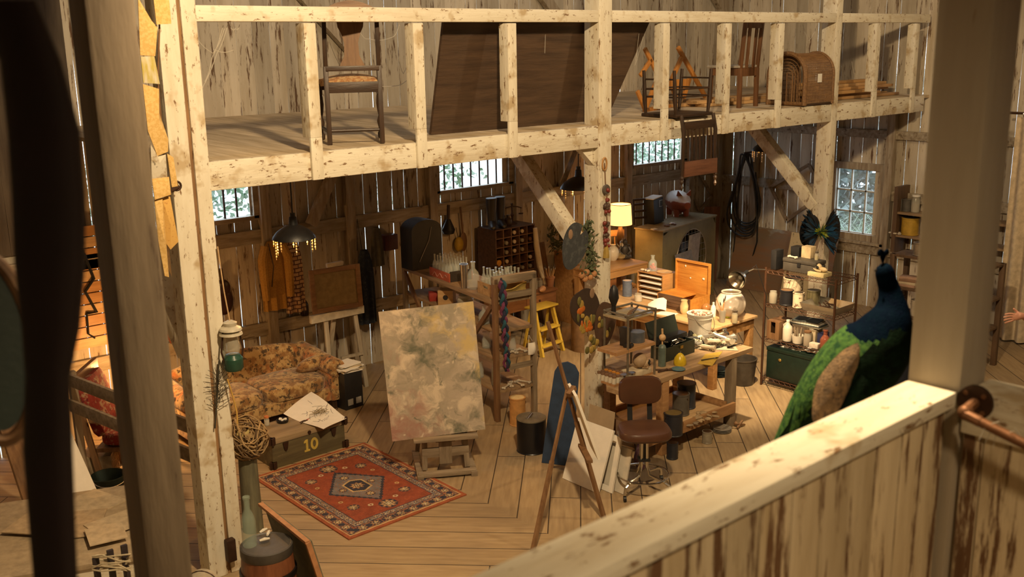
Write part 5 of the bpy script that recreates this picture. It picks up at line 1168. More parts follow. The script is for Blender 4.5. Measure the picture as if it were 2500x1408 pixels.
for k, (px, py) in enumerate(((1597, 560), (1641, 546))): p = at(px, py, z=ZC); m = MB(); m.box((0, 0, .006), (.09, .06, .012), Matrix.Rotation(.1, 3, 'X')); solo(m, 'paper_slip', PAPER, ['folded white slip at the left front of the fan cabinet', 'white slip behind the driftwood on the fan cabinet'][k], 'paper', (p.x, p.y, ZC), .4*k)
# ---------------------------------------------------------------- bright work table with paint box
TX0, TX1, TY0, TY1, TZ = 8.89, 9.70, 6.75, 8.75, .75
TBL = wood('amber_table_wood', (.45, .245, .095), (.30, .15, .05), 'y', rough=.4)
t = thing('work_table', 'brightly lit amber wooden table crowded with painting things', 'table', ((TX0+TX1)/2, TY0, 0)); w = (TX1-TX0)/2; d = TY1-TY0
MB().bx(-w, 0, TZ-.03, w, d, TZ, .004).build('top', wood('scuffed_table_top', (.60, .40, .21), (.44, .27, .12), 'y', rough=.45), t); MB().bx(-w+.03, .03, TZ-.15, w-.03, d-.03, TZ-.03).build('apron', TBL, t)
for x in (-w+.07, w-.07):
    for y in (.07, d-.07): MB().bx(x-.04, y-.04, 0, x+.04, y+.04, TZ-.1, .004).build('leg', TBL, t)
T = lambda px, py: (lambda p: V((p.x, p.y, TZ+.001)))(at(px, py, z=TZ))
c = T(1617, 738); t = thing('letter_tray', 'honey oak letter tray with papers in open slots on the lit table', 'letter tray', c); w, d, h = .30, .42, .34
MB().bx(0, 0, 0, w, .012, h).bx(0, d-.012, 0, w, d, h).bx(w-.01, .012, 0, w, d-.012, h).bx(0, .012, h-.012, w-.01, d-.012, h).bx(0, .012, 0, w-.01, d-.012, .012).build('case', OAKX, t)
for k in range(1, 5): sh_ = MB().bx(.005, .012, h*k/5-.004, w-.01, d-.012, h*k/5+.004).build('divider', OAKX, t)
for k in range(5): MB().bx(-.02+.01*(k % 3), .03, h*k/5+.012, .2, d-.04, h*k/5+.02).build('papers', PAPER, t)
tz = TZ+h+.002; q_ = at(1600, 662, z=tz); bottle(.2, .055, 'glass jar of red sweets standing on the letter tray', (c.x+.12, c.y+.27, tz), GLASSM, neck=.4, name='sweet_jar', cat='jar')
m = MB()
for k in range(22): a = rnd.uniform(0, 6.3); r_ = rnd.uniform(0, .036); m.ball((r_*math.cos(a), r_*math.sin(a), rnd.uniform(.015, .09)), .014, 6)
solo(m, 'sweet', plain('red_pink_sweets', (.6, .08, .08), .4), 'red sweets inside the jar on the letter tray', 'sweets', (c.x+.12, c.y+.27, tz+.004))['kind'] = 'stuff'
m = MB(); m.lathe([(.09, 0), (.1, .012), (.09, .012), (.08, .006)], n=20); solo(m, 'tray', plain('pale_wood_plate', (.65, .42, .2), .6), 'round pale wooden plate on the letter tray', 'plate', (c.x+.15, c.y+.1, tz))
for k in range(3): m = MB(); m.ball((0, 0, .016), (.03, .018, .016), 8); solo(m, 'seashell', BONE, 'small seashell at the front edge of the letter tray top', 'shell', (c.x+.03, c.y+.26+.05*k, tz), k, 'seashells on the letter tray')
# open paint box
c = T(1686, 766); bw, bd, bh = .36, .52, .17; t = thing('paint_box', 'open orange wooden paint box with upright lid on the lit table', 'paint box', c)
PBX = wood('orange_paintbox_wood', (.56, .26, .055), (.42, .17, .03), 'y', rough=.4)
MB().bx(0, 0, 0, bw, .012, bh).bx(0, bd-.012, 0, bw, bd, bh).bx(bw-.012, .012, 0, bw, bd-.012, bh).bx(.012, .012, 0, bw-.012, bd-.012, .012).build('case', PBX, t)
MB().bx(-.0, .012, 0, .012, bd-.012, bh).bx(-.004, .03, .04, 0, bd-.03, .046).bx(-.004, .03, .085, 0, bd-.03, .09).bx(-.004, .03, .125, 0, bd-.03, .13).build('drawer_front', wood('dark_drawer_front', (.14, .075, .04), (.08, .04, .02), 'y'), t)
MB().bx(.012, .2, bh-.03, bw-.012, bd-.012, bh-.018).build('tray', PBX, t)
lid = MB().bx(bw, 0, bh, bw+.012, bd, bh+.38, .002).bx(bw-.03, 0, bh, bw, .014, bh+.38).bx(bw-.03, bd-.014, bh, bw, bd, bh+.38).bx(bw-.03, .014, bh+.355, bw, bd-.014, bh+.38).build('lid', PBX, t)
MB().ball((bw-.005, .1, bh+.18), (.004, .02, .014), 8).ball((bw-.005, .3, bh+.16), (.004, .012, .01), 8).ball((bw-.005, .38, bh+.3), (.004, .01, .014), 8).build('paint_stain', PAPER, lid)
m = MB(); m.lathe([(.02, 0), (.09, .03), (.10, .06), (.05, .1), (.02, .11)], n=14); solo(m, 'clay_lump', plain('orange_clay', (.55, .2, .04), .5), 'orange clay form resting in the front corner of the paint box', 'clay', c+V((.15, .1, .013)))
c = T(1670, 766); m = MB(); m.lathe([(.03, 0), (.045, .03), (.05, .1), (.035, .15), (.04, .17)], n=14); solo(m, 'carved_vase', plain('ivory_carving', (.72, .55, .3), .5), 'small carved ivory vase standing before the paint box', 'vase', c)
c = T(1724, 762); m = MB(); m.ball((0, 0, .055), .055, 18); solo(m, 'glass_ball', mat('amber_glass_ball', (.35, .17, .06), rough=.08, spec=.9), 'shiny amber glass ball right of the paint box', 'ball', c)
c = T(1741, 772); t = thing('spray_bottle', 'white plastic bottle between the glass ball and the brush glass', 'bottle', c); MB().lathe([(.03, 0), (.032, .1), (.02, .13), (.012, .14)], n=14).build('body', PAPER, t); MB().cyl((0, 0, .14), (0, 0, .17), .013).build('cap', PAPER, t)
c = T(1763, 786); t = thing('brush_glass', 'grey glass tumbler holding tall brushes on the lit table', 'glass', c); MB().lathe([(.033, 0), (.036, .05), (.045, .15)], n=16, cap=False).build('glass', DUSTG, t); MB().cyl((0, 0, .003), (0, 0, .13), .033).build('water', plain('grey_water', (.12, .12, .12), .2), t)
for k, dv in enumerate(((-.35, .25, 1), (.1, -.1, 1), (.25, .1, 1), (-.1, .2, 1))): brush(c+V((0, 0, .1)), dv, .26-.04*k, 'brush standing in the grey glass tumbler', group='brushes in the glass tumbler')
c = T(1800, 776); t = thing('fish_bowl', 'large round frosted white fishbowl on the right of the lit table', 'bowl', c+V((0, .1, 0)))
FROST = mat('frosted_white_glass', (.86, .78, .66), rough=.25, alpha=.75, spec=.8)
prof = [(.08, 0)]+[(.175*math.sin(a), .155-.165*math.cos(a)) for a in [PI*(.17+.63*i/14) for i in range(15)]]+[(.11, .30)]
MB().lathe(prof, n=30, cap=False).tube([(.11*math.cos(a), .11*math.sin(a), .30) for a in [2*PI*i/26 for i in range(26)]], .006, 6, True).build('bowl', FROST, t)
m = MB()
for k in range(26): a = rnd.uniform(0, 6.3); r_ = rnd.uniform(0, .1); m.ball((r_*math.cos(a), r_*math.sin(a), .025+rnd.uniform(0, .05)), rnd.uniform(.015, .03), 7)
m.build('shell_filling', BONE, t)
c = T(1793, 788); jar(.13, .036, 'small jar of yellow seeds on the front corner of the lit table', c, plain('yellow_seeds', (.55, .38, .06), .7, scale=60), STEEL, fh=.75)
c = T(1790, 770); m = MB(); m.ball((0, 0, .03), (.05, .035, .03), 10); solo(m, 'coral_shell', plain('coral_shell', (.75, .42, .22), .5), 'coral pink shell behind the seed jar', 'shell', c+V((-.02, .06, 0)))
c = T(1776, 775); m = MB(); m.tube([(.03*math.cos(a), .03*math.sin(a), .012) for a in [2*PI*i/18 for i in range(18)]], .012, 6, True); solo(m, 'tape_roll', plain('yellow_green_tape', (.5, .6, .05), .5), 'yellow-green roll of tape beside the brush glass', 'tape', c)
A, B, C_, D_ = at(1582, 742, z=TZ+.05), at(1628, 727, z=TZ+.12), at(1626, 758, z=TZ+.02), at(1582, 762, z=TZ+.01)
m = MB(); m.sheet(lambda u, v: A.lerp(B, u).lerp(D_.lerp(C_, u), v)+V((0, 0, .03*math.sin(PI*u))), 10, 8, .002); home(solo(m, 'curled_paper', PAPER, 'big curled white paper at the left of the lit table', 'paper'))
c = T(1628, 766); m = MB(); m.box((0, 0, .002), (.16, .22, .003), None); solo(m, 'flat_paper', PAPER, 'flat white sheet at the table edge below the curled paper', 'paper', c, .2)
c = T(1558, 735); jar(.1, .05, 'clear glass jar left of the curled white paper', c, PAPER, None)
can(.2, .06, plain('blue_white_tin', (.12, .15, .22), .5), 'blue and white tin at the far left end of the lit table', T(1531, 722), STEEL)
p = at(1503, 770, z=.4); t = thing('cardboard_drum', 'brown cardboard drum with pale lid right behind the central post', 'drum', (9.0, 8.95, 0)); MB().cyl((0, 0, 0), (0, 0, .62), .16, n=24).build('body', plain('brown_card', (.26, .15, .07), .8), t); MB().cyl((0, 0, .6), (0, 0, .64), .165, n=24).build('lid', plain('pale_lid', (.55, .48, .36), .7), t)
# under the table
c = at(1812, 935, z=0); t = thing('waste_bin', 'dark translucent bin on the floor under the lit table corner', 'bin', c); MB().lathe([(.13, 0), (.16, .3), (.165, .3), (.165, .31), (.15, .31), (.12, .02)], n=22).build('body', plain('smoky_plastic', (.06, .05, .04), .35), t); MB().tube([(.165*math.cos(a), .165*math.sin(a), .3-.0) for a in [PI*i/10 for i in range(11)]], .004, 5).build('handle', STEEL, t)
c = at(1752, 915, z=0)
for k in range(4): m = MB(); m.lathe([(.06, 0), (.13, .018), (.125, .02), (.055, .006)], n=24); solo(m, 'glass_plate', plain('dark_teal_plate', (.05, .07, .065), .2), 'dark plate in the small stack under the lit table', 'plate', c+V((0, 0, .02*k)), 0, 'plates stacked under the lit table')
# ---------------------------------------------------------------- workbench
BX0, BX1, BY0, BY1, BZ = 6.47, 8.46, 5.93, 6.72, .80
t = thing('workbench', 'long pine workbench littered with tools, behind the brown stool', 'workbench', ((BX0+BX1)/2, BY0, 0)); w = (BX1-BX0)/2; d = BY1-BY0
BNC = wood('oiled_bench_pine', (.42, .235, .105), (.28, .145, .06), 'x', rough=.55)
MB().prism([(-w, 0, BZ-.045), (w, 0, BZ-.045), (w, d, BZ-.045), (-w+.56, d, BZ-.045), (-w, .2, BZ-.045)], (0, 0, 1), .045).build('top', wood('bench_top', (.40, .27, .15), (.26, .165, .085), 'x', rough=.6), t)
for x in (-w+.62, w-.30):
    for y in (.0, d-.1): MB().bx(x-.045, y+.005, 0, x+.045, y+.09, BZ-.045, .005).build('leg', GREYZ if x > 0 and y < .1 else BNC, t)
MB().bx(-w+.3, -.03, .17, w-.3, .004, .28, .005).build('front_stretcher', BNC, t); MB().bx(w-.38, .05, .17, w-.34, d-.05, .28, .005).build('side_stretcher', BNC, t); MB().bx(-w+.6, d-.05, .17, w-.34, d-.02, .28, .005).build('rear_stretcher', BNC, t)
MB().bx(-w+.6, .01, .2, w-.4, d-.05, .225).build('lower_shelf', PINEX, t)
B_ = lambda px, py: (lambda p: V((p.x, p.y, BZ+.001)))(at(px, py, z=BZ))
Lw = lambda px, py: (lambda p: V((p.x, p.y, .227)))(at(px, py, z=.226))
BLP = plain('blue_black_paint', (.02, .022, .03), .4); DGR = plain('dark_grey_tin', (.10, .09, .075), .5)
can(.22, .09, BLP, 'black paint pail on the workbench lower shelf, nearest the stool', Lw(1643, 1060), plain('gold_lid', (.3, .22, .08), .4, .6))
can(.22, .085, DGR, 'grey tin behind the black pail under the workbench', Lw(1657, 1012)+V((.03, .0, 0)))
can(.26, .095, plain('slate_blue_tin', (.035, .045, .065), .45), 'slate blue tin farther right under the workbench', Lw(1677, 1000)+V((.06, .06, 0)), DGR)
m = MB(); p = Lw(1718, 1022)
for k in range(16): a = rnd.uniform(0, 6.3); o_ = V((rnd.uniform(-.13, .13), rnd.uniform(-.08, .08), rnd.uniform(.01, .05))); m.ball(o_, (rnd.uniform(.03, .07), rnd.uniform(.02, .04), .015), 7, Matrix.Rotation(a, 3, 'Z') @ Matrix.Rotation(rnd.uniform(-.4, .4), 3, 'X'))
solo(m, 'crumpled_rag', plain('tan_rag', (.42, .3, .17), .9), 'heap of crumpled tan rags on the lower shelf under the workbench', 'rags', p)
m = MB(); p = Lw(1690, 1040)+V((0, .05, 0))
for k in range(7): m.ball((rnd.uniform(-.08, .08), rnd.uniform(-.05, .05), .012), (.05, .02, .01), 7, Matrix.Rotation(rnd.uniform(0, 3), 3, 'Z'))
solo(m, 'wood_scrap', GREYX, 'scatter of grey scraps right of the black pail under the bench', 'scraps', p)['kind'] = 'stuff'
can(.12, .05, plain('pale_tin', (.42, .38, .3), .4, .5), 'small pale tin on the floor in front of the bench stretcher', at(1726, 1080, z=0), handle=False)
for k in range(3): m = MB(); m.lathe([(.05, 0), (.10, .012), (.095, .015), (.045, .005)], n=20); solo(m, 'dish', plain('grey_dish', (.25, .22, .18), .4), 'grey dish on the floor right of the small pale tin', 'dish', at(1762, 1052, z=0)+V((0, 0, .015*k)), 0, 'dishes on the floor under the bench')
for k in range(4): m = MB(); m.bar((0, 0, .015), (.14, .04, .05), .02, .015); solo(m, 'wood_offcut', MIDX, 'brown offcut lying on the floor by the right bench leg', 'offcut', at(1800+6*k, 1048-3*k, z=0), .9*k, 'offcuts by the right bench leg')
p = at(1613, 1090, z=.3); t = thing('purple_cloth', 'purple crumpled plastic cloth hanging from the bench front behind the stool', 'cloth', (p.x, BY0-.07, 0)); m = MB()
m.sheet(lambda u, v: (.09*math.cos(2*PI*u)*(1+.2*math.sin(9*u+6*v))*(.6+.4*math.sin(PI*v)), .035*math.sin(2*PI*u)*(1+.3*math.sin(13*u)), .30-.28*v), 30, 12); m.build('folds', mat('purple_plastic', (.16, .075, .13), (.3, .2, .26), 14, rough=.35, lo=.5, hi=.65), t)
can(.16, .055, BLP, 'black tin on the floor just right of the purple cloth', at(1641, 1118, z=0), handle=False)
# on the bench
c = B_(1627, 884); t = thing('tool_box', 'open dark green metal tool box with raised lid on the workbench', 'tool box', c, R(2)); DG = plain('dark_green_metal', (.022, .03, .022), .45)
MB().bx(0, 0, 0, .46, .01, .14).bx(0, .19, 0, .46, .2, .14).bx(0, .01, 0, .01, .19, .14).bx(.45, .01, 0, .46, .19, .14).bx(.01, .01, 0, .45, .19, .01).build('body', DG, t)
MB().box((.23, .24, .25), (.46, .02, .22), Matrix.Rotation(R(-18), 3, 'X')).build('lid', DG, t); MB().bx(.0, .1, .15, .46, .2, .2).build('tray', BLACK, t); MB().box((.23, -.008, .11), (.04, .012, .03)).build('latch', plain('brass', (.5, .35, .1), .4, .8), t)
m = MB()
for k in range(14): a = V((rnd.uniform(.03, .43), rnd.uniform(.02, .1), .12+rnd.uniform(0, .05))); m.tube([a, a+V((rnd.uniform(-.1, .1), rnd.uniform(-.02, .04), rnd.uniform(-.01, .03)))], .006, 5)
m.build('loose_tools', STEEL, t)
c = B_(1616, 893); t = thing('green_bottle', 'tall grey-green tin bottle with wooden ball brush, left of the tool box', 'bottle', c); MB().cyl((0, 0, 0), (0, 0, .19), .038, n=18).lathe([(.038, .19), (.03, .21), (.02, .22)], n=16).build('body', plain('grey_green_tin', (.11, .15, .13), .45), t); MB().cyl((0, 0, .2), (0, 0, .27), .008).ball((0, 0, .29), .035, 12).cyl((0, 0, .32), (-.005, 0, .38), .01).build('ball_brush', PINEX, t)
c = B_(1628, 905); t = thing('pliers', 'dark pliers lying open on the near edge of the workbench', 'pliers', c+V((0, 0, .006)), -.5); MB().tube([(-.1, -.03, .0), (0, 0, .004), (.05, .01, .004)], .009, 6).tube([(-.1, .04, 0), (0, 0, .006), (.05, -.01, .006)], .009, 6).ball((0, 0, .006), .014, 8).build('jaws', IRON, t)
c = B_(1660, 890); t = thing('yellow_lamp', 'rounded translucent yellow plastic dome on the workbench', 'dome', c); MB().lathe([(.06, 0), (.065, .03), (.055, .07), (.035, .1), (.02, .115), (.012, .12)], n=18).build('dome', plain('yellow_plastic', (.62, .43, .02), .3), t); MB().tube([(0, 0, .11), (.05, .05, .1), (.13, .1, .09)], .006, 6).build('rod', STEEL, t)
c = B_(1656, 903); m = MB(); m.lathe([(.02, 0), (.07, .012), (.065, .016), (.02, .004)], n=20); solo(m, 'blue_dish', plain('blue_enamel', (.07, .16, .2), .35), 'small blue enamel dish at the near bench edge', 'dish', c)
A = [B_(1703, 888), B_(1739, 893), B_(1764, 858), B_(1722, 865)]; m = MB(); m.prism([q for q in A], (0, 0, 1), .003); home(solo(m, 'yellow_sheet', plain('yellow_paper', (.6, .4, .06), .7), 'yellow sheet of paper at the near edge of the workbench', 'paper'))
brush(B_(1712, 882)+V((0, 0, .012)), (.95, -.35, .02), .2, 'black brush lying across the yellow sheet', BLACK)
A = [B_(1674, 850), B_(1803, 857), B_(1790, 838), B_(1690, 825)]; m = MB(); m.prism(A, (0, 0, 1), .004); home(solo(m, 'paint_board', plain('paint_smeared_board', (.5, .42, .3), .7), 'pale paint-smeared board under the heap of tubes on the bench', 'board'))
c = B_(1711, 828)+V((0, .02, 0)); c.y = min(c.y, BY1-.12)
PAIL = plain('white_plastic_pail', (.66, .62, .54), .45, var=.1); t = thing('white_bucket', 'white plastic bucket with wire handle filled with shells, at the back of the workbench', 'bucket', c)
MB().lathe([(.112, 0), (.128, .24), (.135, .24), (.135, .25), (.13, .25), (.137, .265), (.14, .29), (.132, .29), (.13, .27)], n=30, cap=False).cyl((0, 0, 0), (0, 0, .004), .112, n=30).build('pail', PAIL, t); MB().tube([(-.14*math.cos(a), -.04-.11*math.sin(a), .27-.15*math.sin(a)) for a in [PI*i/12 for i in range(13)]], .0035, 6).build('handle', STEEL, t); MB().cyl((0, 0, .2), (0, 0, .235), .125, n=24).build('filling_base', PAIL, t)
m = MB()
for k in range(24): a = rnd.uniform(0, 6.3); r_ = rnd.uniform(0, .1); m.mi = k % 3; m.ball((r_*math.cos(a), r_*math.sin(a), .24+rnd.uniform(0, .05)), (.025, .018, .014), 7, Matrix.Rotation(a, 3, 'X'))
m.build('shell_filling', [plain('pink_shell', (.55, .33, .25), .5), BONE, plain('brown_shell', (.25, .12, .08), .5)], t)
jar(.1, .03, 'small glass jar standing at the right end of the bench heap', B_(1768, 828), BONE, STEEL)
TUB = []
for k in range(5):
    m = MB(); m.lathe([(.02, 0), (.023, .03), (.018, .09), (.026, .13)], (0, 0, .017), 8, (1, .1, 0)); m.cyl((0, 0, .017), (-.018, 0, .017), .008); TUB.append((m, [plain('zinc_tube', (.42, .4, .36), .35, .6), plain('cream_tube', (.66, .57, .42), .6), plain('black_tube', (.02, .02, .02), .5), plain('olive_tube', (.2, .19, .1), .6), plain('dark_umber_tube', (.11, .07, .04), .6)][k], ['zinc', 'cream', 'black', 'olive', 'umber'][k]))
TP = {}
for k in range(70):
    f = rnd.random(); px, py = 1680+110*f+rnd.gauss(0, 6), 838-5*f+rnd.gauss(0, 8); p = B_(min(max(px, 1665), 1800), min(max(py, 815), 855))+V((0, 0, .006+rnd.random()*.05*(1-abs(f-.5)))); i = rnd.choice((0, 0, 1, 1, 2, 3, 4)); p.y = min(p.y, BY1-.05); p.x = min(p.x, BX1-.12)
    if i not in TP: TP[i] = solo(TUB[i][0], 'paint_tube', TUB[i][1], TUB[i][2]+' coloured paint tube in the heap on the workbench', 'paint tube', p, 0, TUB[i][2]+' paint tubes on the bench')
    else: o = dup(TP[i], p, rnd.uniform(0, 6.3), sc=rnd.uniform(.8, 1.3)); o.rotation_euler.y = rnd.uniform(-.35, .35)
for k in range(9): px = 1740+rnd.uniform(0, 55); brush(B_(px, 845+rnd.uniform(-8, 8))+V((-.1, 0, .012)), (1, rnd.uniform(-.25, .1), .02), .2, 'dark brush lying on the right of the paint heap', BLACK, group='brushes on the bench heap')
# pipe rack standing on the bench
p0, p1 = B_(1532, 935), B_(1604, 915); t = thing('pipe_rack', 'small rack of steel pipes and board shelves on the left end of the workbench', 'rack', (p0.x, p0.y, BZ)); w = p1.x-p0.x; d = .30; h = height(772, p0.x, p0.y)-BZ; w0 = -.28
PIP = plain('dull_pipe', (.28, .25, .2), .4, .7)
for x in (0, w):
    for y in (0, d): MB().cyl((x, y, 0), (x, y, h), .011, n=8).ball((x, y, h), .014, 8).build('upright', PIP, t)
MB().cyl((0, 0, h), (w, 0, h), .011, n=8).cyl((0, d, h), (w, d, h), .011, n=8).cyl((0, 0, h), (0, d, h), .011, n=8).cyl((w, 0, h), (w, d, h), .011, n=8).build('top_rail', PIP, t)
MB().bx(-.16, -.01, h*.46, w+.0, d-.06, h*.46+.03).build('shelf_board', BNC, t); MB().bx(-.02, .012, h-.05, w-.012, d, h-.03).build('shelf_board', plain('glass_shelf', (.45, .36, .22), .2), t); MB().bx(-.17, .01, .0, w-.01, d-.12, .02).build('shelf_board', BNC, t)
rk = V((p0.x, p0.y, BZ)); hz1, hz2 = BZ+h*.46+.031, BZ+h-.029
m = MB(); m.ball((0, 0, .075), (.085, .07, .07), 18).ball((-.0, -.05, .045), (.05, .045, .045), 14).bx(-.035, -.085, 0, .035, -.02, .03, .012); t = thing('skull', 'pale skull on a stack of paper at the bottom of the pipe rack', 'skull', rk+V((w-.12, .08, .075)), R(38)); m.build('cranium', plain('old_bone', (.42, .29, .17), .6), t); MB().ball((-.026, -.088, .06), (.018, .012, .018), 8).ball((.026, -.088, .06), (.018, .012, .018), 8).ball((0, -.094, .035), (.01, .008, .014), 8).build('socket', BLACK, t)
m = MB(); m.bx(-.02, .03, 0, .24, .25, .05, .006); solo(m, 'paper_stack', plain('cream_paper_stack', (.55, .46, .32), .8), 'thick stack of cream paper under the skull in the pipe rack', 'paper stack', rk+V((w-.27, -.02, .021)))
TBC = [plain('white_paint_pot', (.6, .55, .45), .5), plain('blue_paint_pot', (.06, .12, .24), .5), plain('orange_paint_pot', (.6, .25, .03), .5), plain('brown_paint_pot', (.2, .11, .06), .5)]
PP = {}
for k in range(20):
    i = (k*7) % 4; x = -.145+.047*(k % 4); y = .035+.048*(k//4); loc = rk+V((x-.0, y, .021))
    if i not in PP: m = MB(); m.cyl((0, 0, 0), (0, 0, .055), .022, n=12); m.mi = 1; m.cyl((0, 0, .055), (0, 0, .075), .02, n=12); PP[i] = solo(m, 'paint_pot', [TBC[0], TBC[i]] if k % 3 else [TBC[i], TBC[3]], ['white', 'blue', 'orange', 'brown'][i]+' little paint pot in the bottom of the pipe rack', 'paint pot', loc, 0, ['white', 'blue', 'orange', 'brown'][i]+' paint pots in the rack')
    else: dup(PP[i], loc)
m = MB(); m.cyl((0, 0, 0), (0, 0, .1), .075, n=24); solo(m, 'enamel_pot', mat('blue_grey_enamel', (.055, .065, .085), (.12, .12, .12), 10, rough=.4), 'blue-grey round enamel pot on the middle shelf of the pipe rack', 'pot', V((rk.x+w-.12, rk.y+.12, hz1)))
m = MB(); m.box((0, 0, .09), (.05, .09, .18), None, .004); solo(m, 'black_box', BLACK, 'black upright box on the middle shelf of the pipe rack', 'box', V((rk.x+.07, rk.y+.1, hz1)))
t = thing('binoculars', 'small black binoculars lying on the middle shelf of the pipe rack', 'binoculars', V((rk.x+.06, rk.y+.02, hz1)), .3); MB().cyl((-.03, 0, .02), (.03, 0, .02), .02).cyl((-.03, .045, .02), (.03, .045, .02), .02).box((0, .022, .022), (.02, .03, .012)).build('barrels', BLACK, t)
for k in range(5): brush(V((rk.x+.0+.05*k, rk.y+.04+.03*k, hz2+.012)), (1, .3, .03), .2, 'long brush lying on the top shelf of the pipe rack', MIDX, group='brushes on top of the pipe rack')
t = thing('dark_brush', 'big upright black bristle brush on the top shelf of the pipe rack', 'brush', V((rk.x+.04, rk.y+.22, hz2))); MB().cyl((0, 0, 0), (0, 0, .08), .022).build('handle', BLACK, t); MB().lathe([(.02, .08), (.05, .16), (.04, .24), (.015, .28)], n=12).build('bristles', BLACK, t)
c = V((rk.x-.18, rk.y+.1, BZ+.001)); 
for k, (x, y, lab) in enumerate(((-.12, -.06, 'white paint tube jar at the left front of the pipe rack'), (-.02, -.07, 'second jar before the left upright of the pipe rack'))): jar(.11, .04, lab, rk+V((x, y, .001)), PAPER, STEEL)
# ---------------------------------------------------------------- brown drafting stool
LEA = plain('brown_vinyl', (.085, .035, .018), .35, var=.25, scale=4); t = thing('drafting_stool', 'brown vinyl drafting stool with backrest and chrome foot ring', 'stool', (6.33, 5.54, 0), R(-38))
m = MB(); rg = []
for z, s in ((.525, .8), (.53, .93), (.55, 1.0), (.58, 1.0), (.605, .93), (.612, .7), (.61, .3)):
    ring = []
    for j in range(32):
        a = 2*PI*j/32; ca, sa = math.cos(a), math.sin(a); q = (abs(ca)**3.2+abs(sa)**3.2)**(-1/3.2); ring.append(m.b.verts.new((.235*s*ca*q, .205*s*sa*q, z+(.012 if s < .8 and z > .6 else 0))))
    rg.append(ring)
m.loft(rg).build('seat', LEA, t)
m = MB(); rg = []
for y, s in ((-.035, .8), (-.03, .95), (0, 1), (.03, .95), (.035, .75)):
    ring = []
    for j in range(32):
        a = 2*PI*j/32; ca, sa = math.cos(a), math.sin(a); q = (abs(ca)**4+abs(sa)**4)**(-1/4); x = .195*s*ca*q; ring.append(m.b.verts.new((x, .225+y-.25*x*x*4*.2, .875+.13*s*sa*q)))
    rg.append(ring)
m.loft(rg).build('backrest', LEA, t)
for s in (-1, 1): MB().bar((s*.09, .19, .5), (s*.09, .265, .86), .045, .012, (0, 1, 0)).build('back_bracket', BLACK, t)
MB().cyl((0, 0, .3), (0, 0, .525), .028).bx(-.05, -.05, .3, .05, .05, .32).build('column', BLACK, t)
for k in range(4):
    a = PI/4+k*PI/2; u = V((math.cos(a), math.sin(a), 0)); MB().tube([u*.03+V((0, 0, .52)), u*.035+V((0, 0, .25)), u*.07+V((0, 0, .17)), u*.2+V((0, 0, .15)), u*.27+V((0, 0, .125)), u*.285+V((0, 0, .06))], .014, 8).build('leg', CHROME, t)
    MB().cyl(u*.285+V((-.01, 0, .027)), u*.285+V((.014, 0, .027)), .027, n=12).build('caster', BLACK, t)
MB().tube([(.225*math.cos(a), .225*math.sin(a), .165) for a in [2*PI*i/36 for i in range(36)]], .0095, 8, True).build('foot_ring', CHROME, t)
# ---------------------------------------------------------------- field easel and boards left of the stool
fr, fl_ = at(1476, 1268, z=0), at(1300, 1346, z=0); top = at(1337, 785, y=5.85); ap = fr.lerp(top, .66); b3 = at(1345, 1140, z=0)
t = thing('field_easel', 'slim dark brown tripod easel with a canvas seen edge-on', 'easel')
MB().bar(fr, fr.lerp(top, .5), .032, .03, (1, 0, 0)).bar(fr.lerp(top, .45), top, .026, .022, (1, 0, 0)).build('mast', DKX if 0 else MIDZ, t)
MB().bar(fl_, fl_.lerp(ap, .55), .032, .028, (0, 1, 0)).bar(fl_.lerp(ap, .5), ap, .025, .022, (0, 1, 0)).build('leg', MIDZ, t); MB().bar(b3, ap, .026, .024, (0, 1, 0)).build('leg', MIDZ, t)
tr = at(1430, 1108, y=5.45); gz = V((.55, .83, 0)).normalized(); MB().bar(tr-gz*.16+V((0, 0, 0)), tr+gz*.2, .05, .025).build('tray', MIDX, t); MB().bar(at(1388, 965, y=5.6), at(1402, 945, y=5.62), .04, .04).build('clamp', MIDX, t); home(t)
lo_, hi_ = at(1454, 1112, y=5.44), at(1398, 958, y=5.56); m = MB(); n_ = (hi_-lo_).cross(gz).normalized(); m.prism([lo_-gz*.1, lo_+gz*.22, hi_+gz*.22, hi_-gz*.1], n_, -.022); home(solo(m, 'small_canvas', WHITEP, 'small white canvas resting on the dark tripod easel', 'canvas'))
bl, br = V((6.0, 6.23, .005)), V((6.0, 5.78, .005)); hb = .66
def leanb(name, y0, y1, x, h, dx, mt, label, th=.02, cat='board'):
    m = MB(); m.prism([(x, y0, .004), (x, y1, .004), (x+dx, y1, h), (x+dx, y0, h)], V((h, 0, -dx)), th); return home(solo(m, name, mt, label, cat))
hb = height(1018, 6.2, 6.23)
leanb('white_board', 6.23, 5.775, 5.99, hb, .2, WHITEP, 'large blank white board leaning left of the stool', .02)
t = thing('picture_frame', 'white moulded empty picture frame leaning behind the blank white board', 'frame')
x, y0, y1, h, dx = 6.08, 6.05, 5.69, .50, .12; P = lambda y, z: V((x+dx*z/h, y, max(z, .004)))
for q in ((P(y0, 0), P(y0-.05, 0), P(y0-.05, h), P(y0, h)), (P(y1+.05, 0), P(y1, 0), P(y1, h), P(y1+.05, h)), (P(y0-.05, h-.05), P(y1+.05, h-.05), P(y1+.05, h), P(y0-.05, h)), (P(y0-.05, 0), P(y1+.05, 0), P(y1+.05, .05), P(y0-.05, .05))): MB().prism(q, (h, 0, -dx), .02).build('rail', WHITEP, t)
home(t)
leanb('white_board', 5.95, 5.60, 6.14, .4, .1, plain('grubby_white_board', (.6, .55, .46), .7, var=.1), 'smaller white board, last of the boards leaning nearest the stool', .015)
leanb('tan_board', 6.3, 5.98, 6.34, .6, .08, plain('tan_hardboard', (.4, .3, .19), .7, var=.1), 'tan hardboard leaning on the bench end behind the white boards', .01)
a, b = at(1368, 1150, z=0), at(1402, 1150, z=0); hh = height(868, 6.5, 6.62); m = MB()
